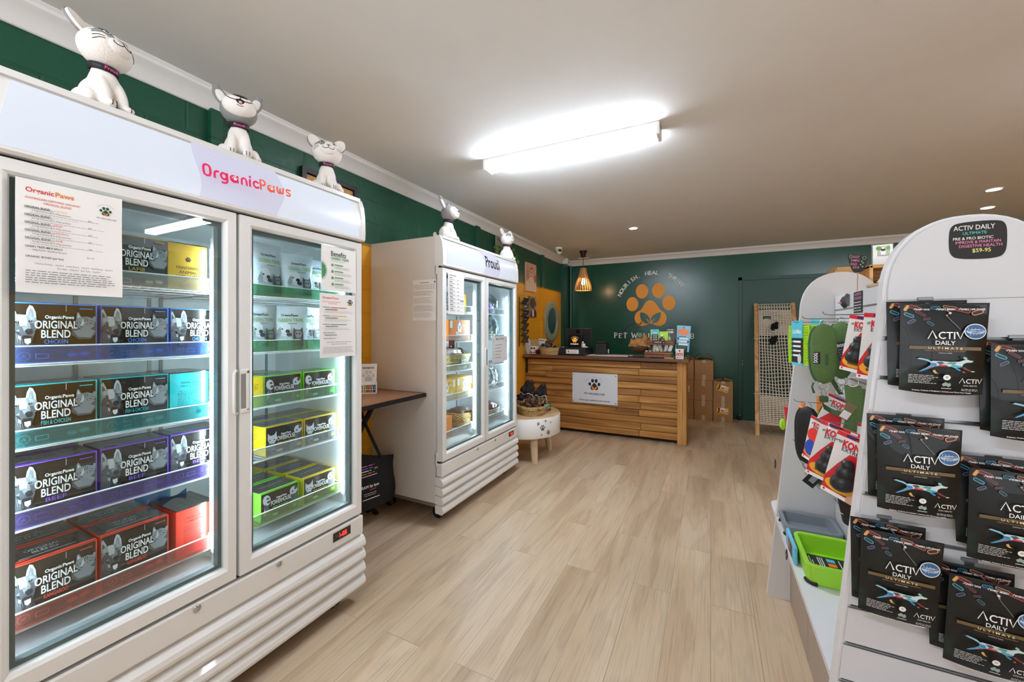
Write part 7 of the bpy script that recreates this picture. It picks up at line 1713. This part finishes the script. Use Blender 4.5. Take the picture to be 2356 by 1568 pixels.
# timber shelf and crates further back
GOLDW = wood_mat('golden_timber', ('#9A6A34', '#BE8C4E', '#D2A468'), 0, .8, .5, .12)
t2 = thing('timber_shelf', 'tall timber shelf unit behind the white arched stand, carrying crates', 'shelf', (1.2, 3.62, 0))
for x in (-.36, .34): MB().m(GOLDW).rbox(x, x + .022, -.19, .19, 0, 1.60, .003).build('side_board', t2)
for z in (.06, .58, 1.08, 1.578): MB().m(GOLDW).rbox(-.338, .34, -.19, .19, z, z + .022, .003).build('shelf_board', t2)
t2 = thing('open_crate', 'open fronted wooden crate holding sunglasses behind the arched stand', 'crate', (1.09, 3.52, 1.60))
mb = MB().m(GOLDW).rbox(-.145, -.125, -.09, .09, 0, .155, .004).rbox(.125, .145, -.09, .09, 0, .155, .004).rbox(-.145, .145, -.09, .09, .135, .158, .005).rbox(-.125, .125, -.09, .09, 0, .012, .002).box(-.125, .125, .08, .088, .012, .135); mb.build('box', t2)
t2 = thing('sunglasses', 'black sunglasses lying in the open wooden crate', 'sunglasses', (1.07, 3.47, 1.614)); mb = MB().m(GLOSSBLACK)
for s in (-1, 1): mb.ell((s * .034, -.01, .032), (.031, .008, .024)).tube([(s * .064, -.008, .04), (s * .07, .04, .042), (s * .068, .085, .02)], .0035, 6)
mb.tube([(-.01, -.012, .042), (0, -.014, .046), (.01, -.012, .042)], .004, 6).rbox(-.075, .09, -.002, .06, -.002, .016, .004); mb.build('frame', t2)
t2 = thing('slatted_crate', 'slatted wooden crate behind and left of the open crate', 'crate', (.98, 3.70, 1.60))
mb = MB().m(GOLDW)
for z in (.0, .06, .12): mb.rbox(-.17, .17, -.105, -.093, z, z + .054, .003, 1).rbox(-.17, .17, .093, .105, z, z + .054, .003, 1)
mb.rbox(-.182, -.17, -.105, .105, 0, .174, .003, 1).rbox(.17, .182, -.105, .105, 0, .174, .003, 1).box(-.17, .17, -.093, .093, 0, .01); mb.build('slat_sides', t2)
tag(MB().m(GLOSSBLACK).rbox(-.03, .03, -.03, .03, 0, .12, .01).build('black_box', None, (.862, 3.50, 1.601)), 'small black box standing beside the crates behind the arch', 'box')
t2 = thing('leaflet_stand', 'clear leaflet stand with a white leaflet showing a potted plant', 'leaflet holder', (1.035, 3.50, 1.759), (0, 0, -8))
MB().m(PLASTIC).box(-.056, .056, -.014, -.012, 0, .065).box(-.056, .056, .012, .014, 0, .15, RX(-6)).box(-.056, .056, -.014, .014, 0, .003).build('clear_holder', t2)
mb = MB().m(PAPER).box(-.05, .05, -.002, .0, .004, .142, RX(-8)); ik = Ink(.0002)
ik.rect(-.028, .062, .036, .132, mat('#B9C4A8', .6)).ell(-.02, .118, .014, .014, mat('#6FA04A', .6)).ell(.028, .118, .010, .016, mat('#7FAA5A', .6)).rect(-.028, .062, .036, .075, mat('#A8A69A', .6)).poly([(-.012, .10), (.016, .10), (.014, .07), (-.009, .07)], INKW).ell(.002, .107, .012, .010, mat('#4A3A34', .6)).ell(.002, .118, .008, .006, INKW).rect(-.009, .066, .014, .07, INKK)
mb.ink(ik, RX(-8) @ FY(0, -.002, 0)); mb.build('leaflet', t2)
# leaning ladder with macrame
t2 = thing('wooden_ladder', 'timber ladder frame strung with cream rope netting, leaning before the green door', 'ladder', (.78, 5.865, 0))
LADW = wood_mat('ladder_timber', ('#A87444', '#C4935E', '#D6AC7A'), 2, .8, .5, .08)
def LP(x, s, d=0.0): return Vector((x, .80 * s - d * .9, 1.70 * s + d * .43))
def lx(s, q): return (-.255 + .055 * s) if q < 0 else (.255 - .02 * s)
for q, nm in ((-1, 'leg'), (1, 'leg')):
    M0, M1 = LP(lx(0, q), 0), LP(lx(1, q), 1); mb = MB().m(LADW); vs = []
    for p in (M0, M1):
        for dx, dy in ((-.022, -.016), (.022, -.016), (.022, .016), (-.022, .016)): vs.append(p + Vector((dx, dy, 0)))
    vs = [v if i > 3 else Vector((v.x, v.y, 0)) for i, v in enumerate(vs)]
    mb.add(vs, [(0, 3, 2, 1), (4, 5, 6, 7), (0, 1, 5, 4), (1, 2, 6, 5), (2, 3, 7, 6), (3, 0, 4, 7)]).build(nm, t2)
ROPE = mat('#DDD2C2', .9, bump=.5, bscale=250)
mb = MB().m(ROPE); rd = random.Random(9)
xa = lambda s: lx(s, -1) + .034; xb = lambda s: lx(s, 1) - .034
warp = 13
for i in range(warp):
    f = i / (warp - 1); pts = []
    for k in range(29):
        s = .075 + (.985 - .075) * k / 28; pts.append(LP(xa(s) + (xb(s) - xa(s)) * (f + .008 * math.sin(13 * s + i) * (0 < i < warp - 1)), s, .018))
    mb.tube(pts, .0056, 5)
def weft(s, r=.004, wav=.0, ph=0):
    pts = []
    for k in range(27):
        f = k / 26; ss = s + wav * math.sin(5 * f + ph) * math.sin(PI * f); pts.append(LP(xa(s) - .006 + (xb(s) - xa(s) + .012) * f, ss, .018 + .0055 * (1 if k % 2 else -1)))
    mb.tube(pts, r, 5)
for s in (.985, .965, .955): weft(s, .005)
s = .93
while s > .72: weft(s, .0098, .004, s * 40); s -= .0124
weft(.706, .008); s = .675
while s > .30: weft(s, .0052, .008, s * 25); s -= .024
weft(.287, .008); s = .27
while s > .08: weft(s, .0098, .003, s * 30); s -= .0124
weft(.075, .008)
mb.build('rope_net', t2)
for q in (-1, 1):
    mb = MB().m(ROPE)
    for s in (.985, .706, .287, .075): mb.tube([LP(lx(s, q), s) + Vector((.03 * math.cos(a), .024 * math.sin(a), .0)) for a in [2 * PI * k / 12 for k in range(12)]], .0045, 5, closed=True)
    mb.build('rope_lashing', t2)
POM = mat('#0A0A0B', .95, bump=.8, bscale=150)
for k, (dx, s, lb) in enumerate(((.0, .80, 'upper black fluffy pom-pom keyring on the rope netting'), (-.025, .685, 'lower black fluffy pom-pom keyring on the rope netting'))):
    p = LP(.0 + dx, s, .065); t3 = thing('pompom_keyring', lb, 'keyring', (.78 + p.x, 5.865 + p.y, p.z), group='black pom-pom keyrings')
    mb = MB().m(POM); rd2 = random.Random(60 + k)
    for i in range(16): mb.ell((rd2.uniform(-.03, .03), rd2.uniform(-.02, .02), rd2.uniform(-.05, .035)), (.022, .02, .024), n=10, k=7)
    mb.build('pompom', t3)
    MB().m(CHROME).tube([(.012 * math.cos(a), .0, .07 + .014 * math.sin(a)) for a in [2 * PI * i / 12 for i in range(12)]], .002, 5, closed=True).tube([(0, 0, .055), (-.008, .01, .045), (0, 0, .035)], .003, 5).build('key_ring', t3)
p = LP(-.08, .865, .035); mb = MB().m(mat('#16301E', .6)).box(-.045, .04, -.003, .003, -.02, .025, RX(20)); mb.ink(Ink().text('BAG TAGS', 0, .002, .012, PEN_G, w=.06).rect(-.03, -.014, .03, -.008, PEN_W), RX(20) @ FY(0, -.003, 0))
tag(mb.build('price_tag', None, (.78 + p.x, 5.865 + p.y, p.z)), 'small dark green price tag pinned on the rope netting', 'price tag')
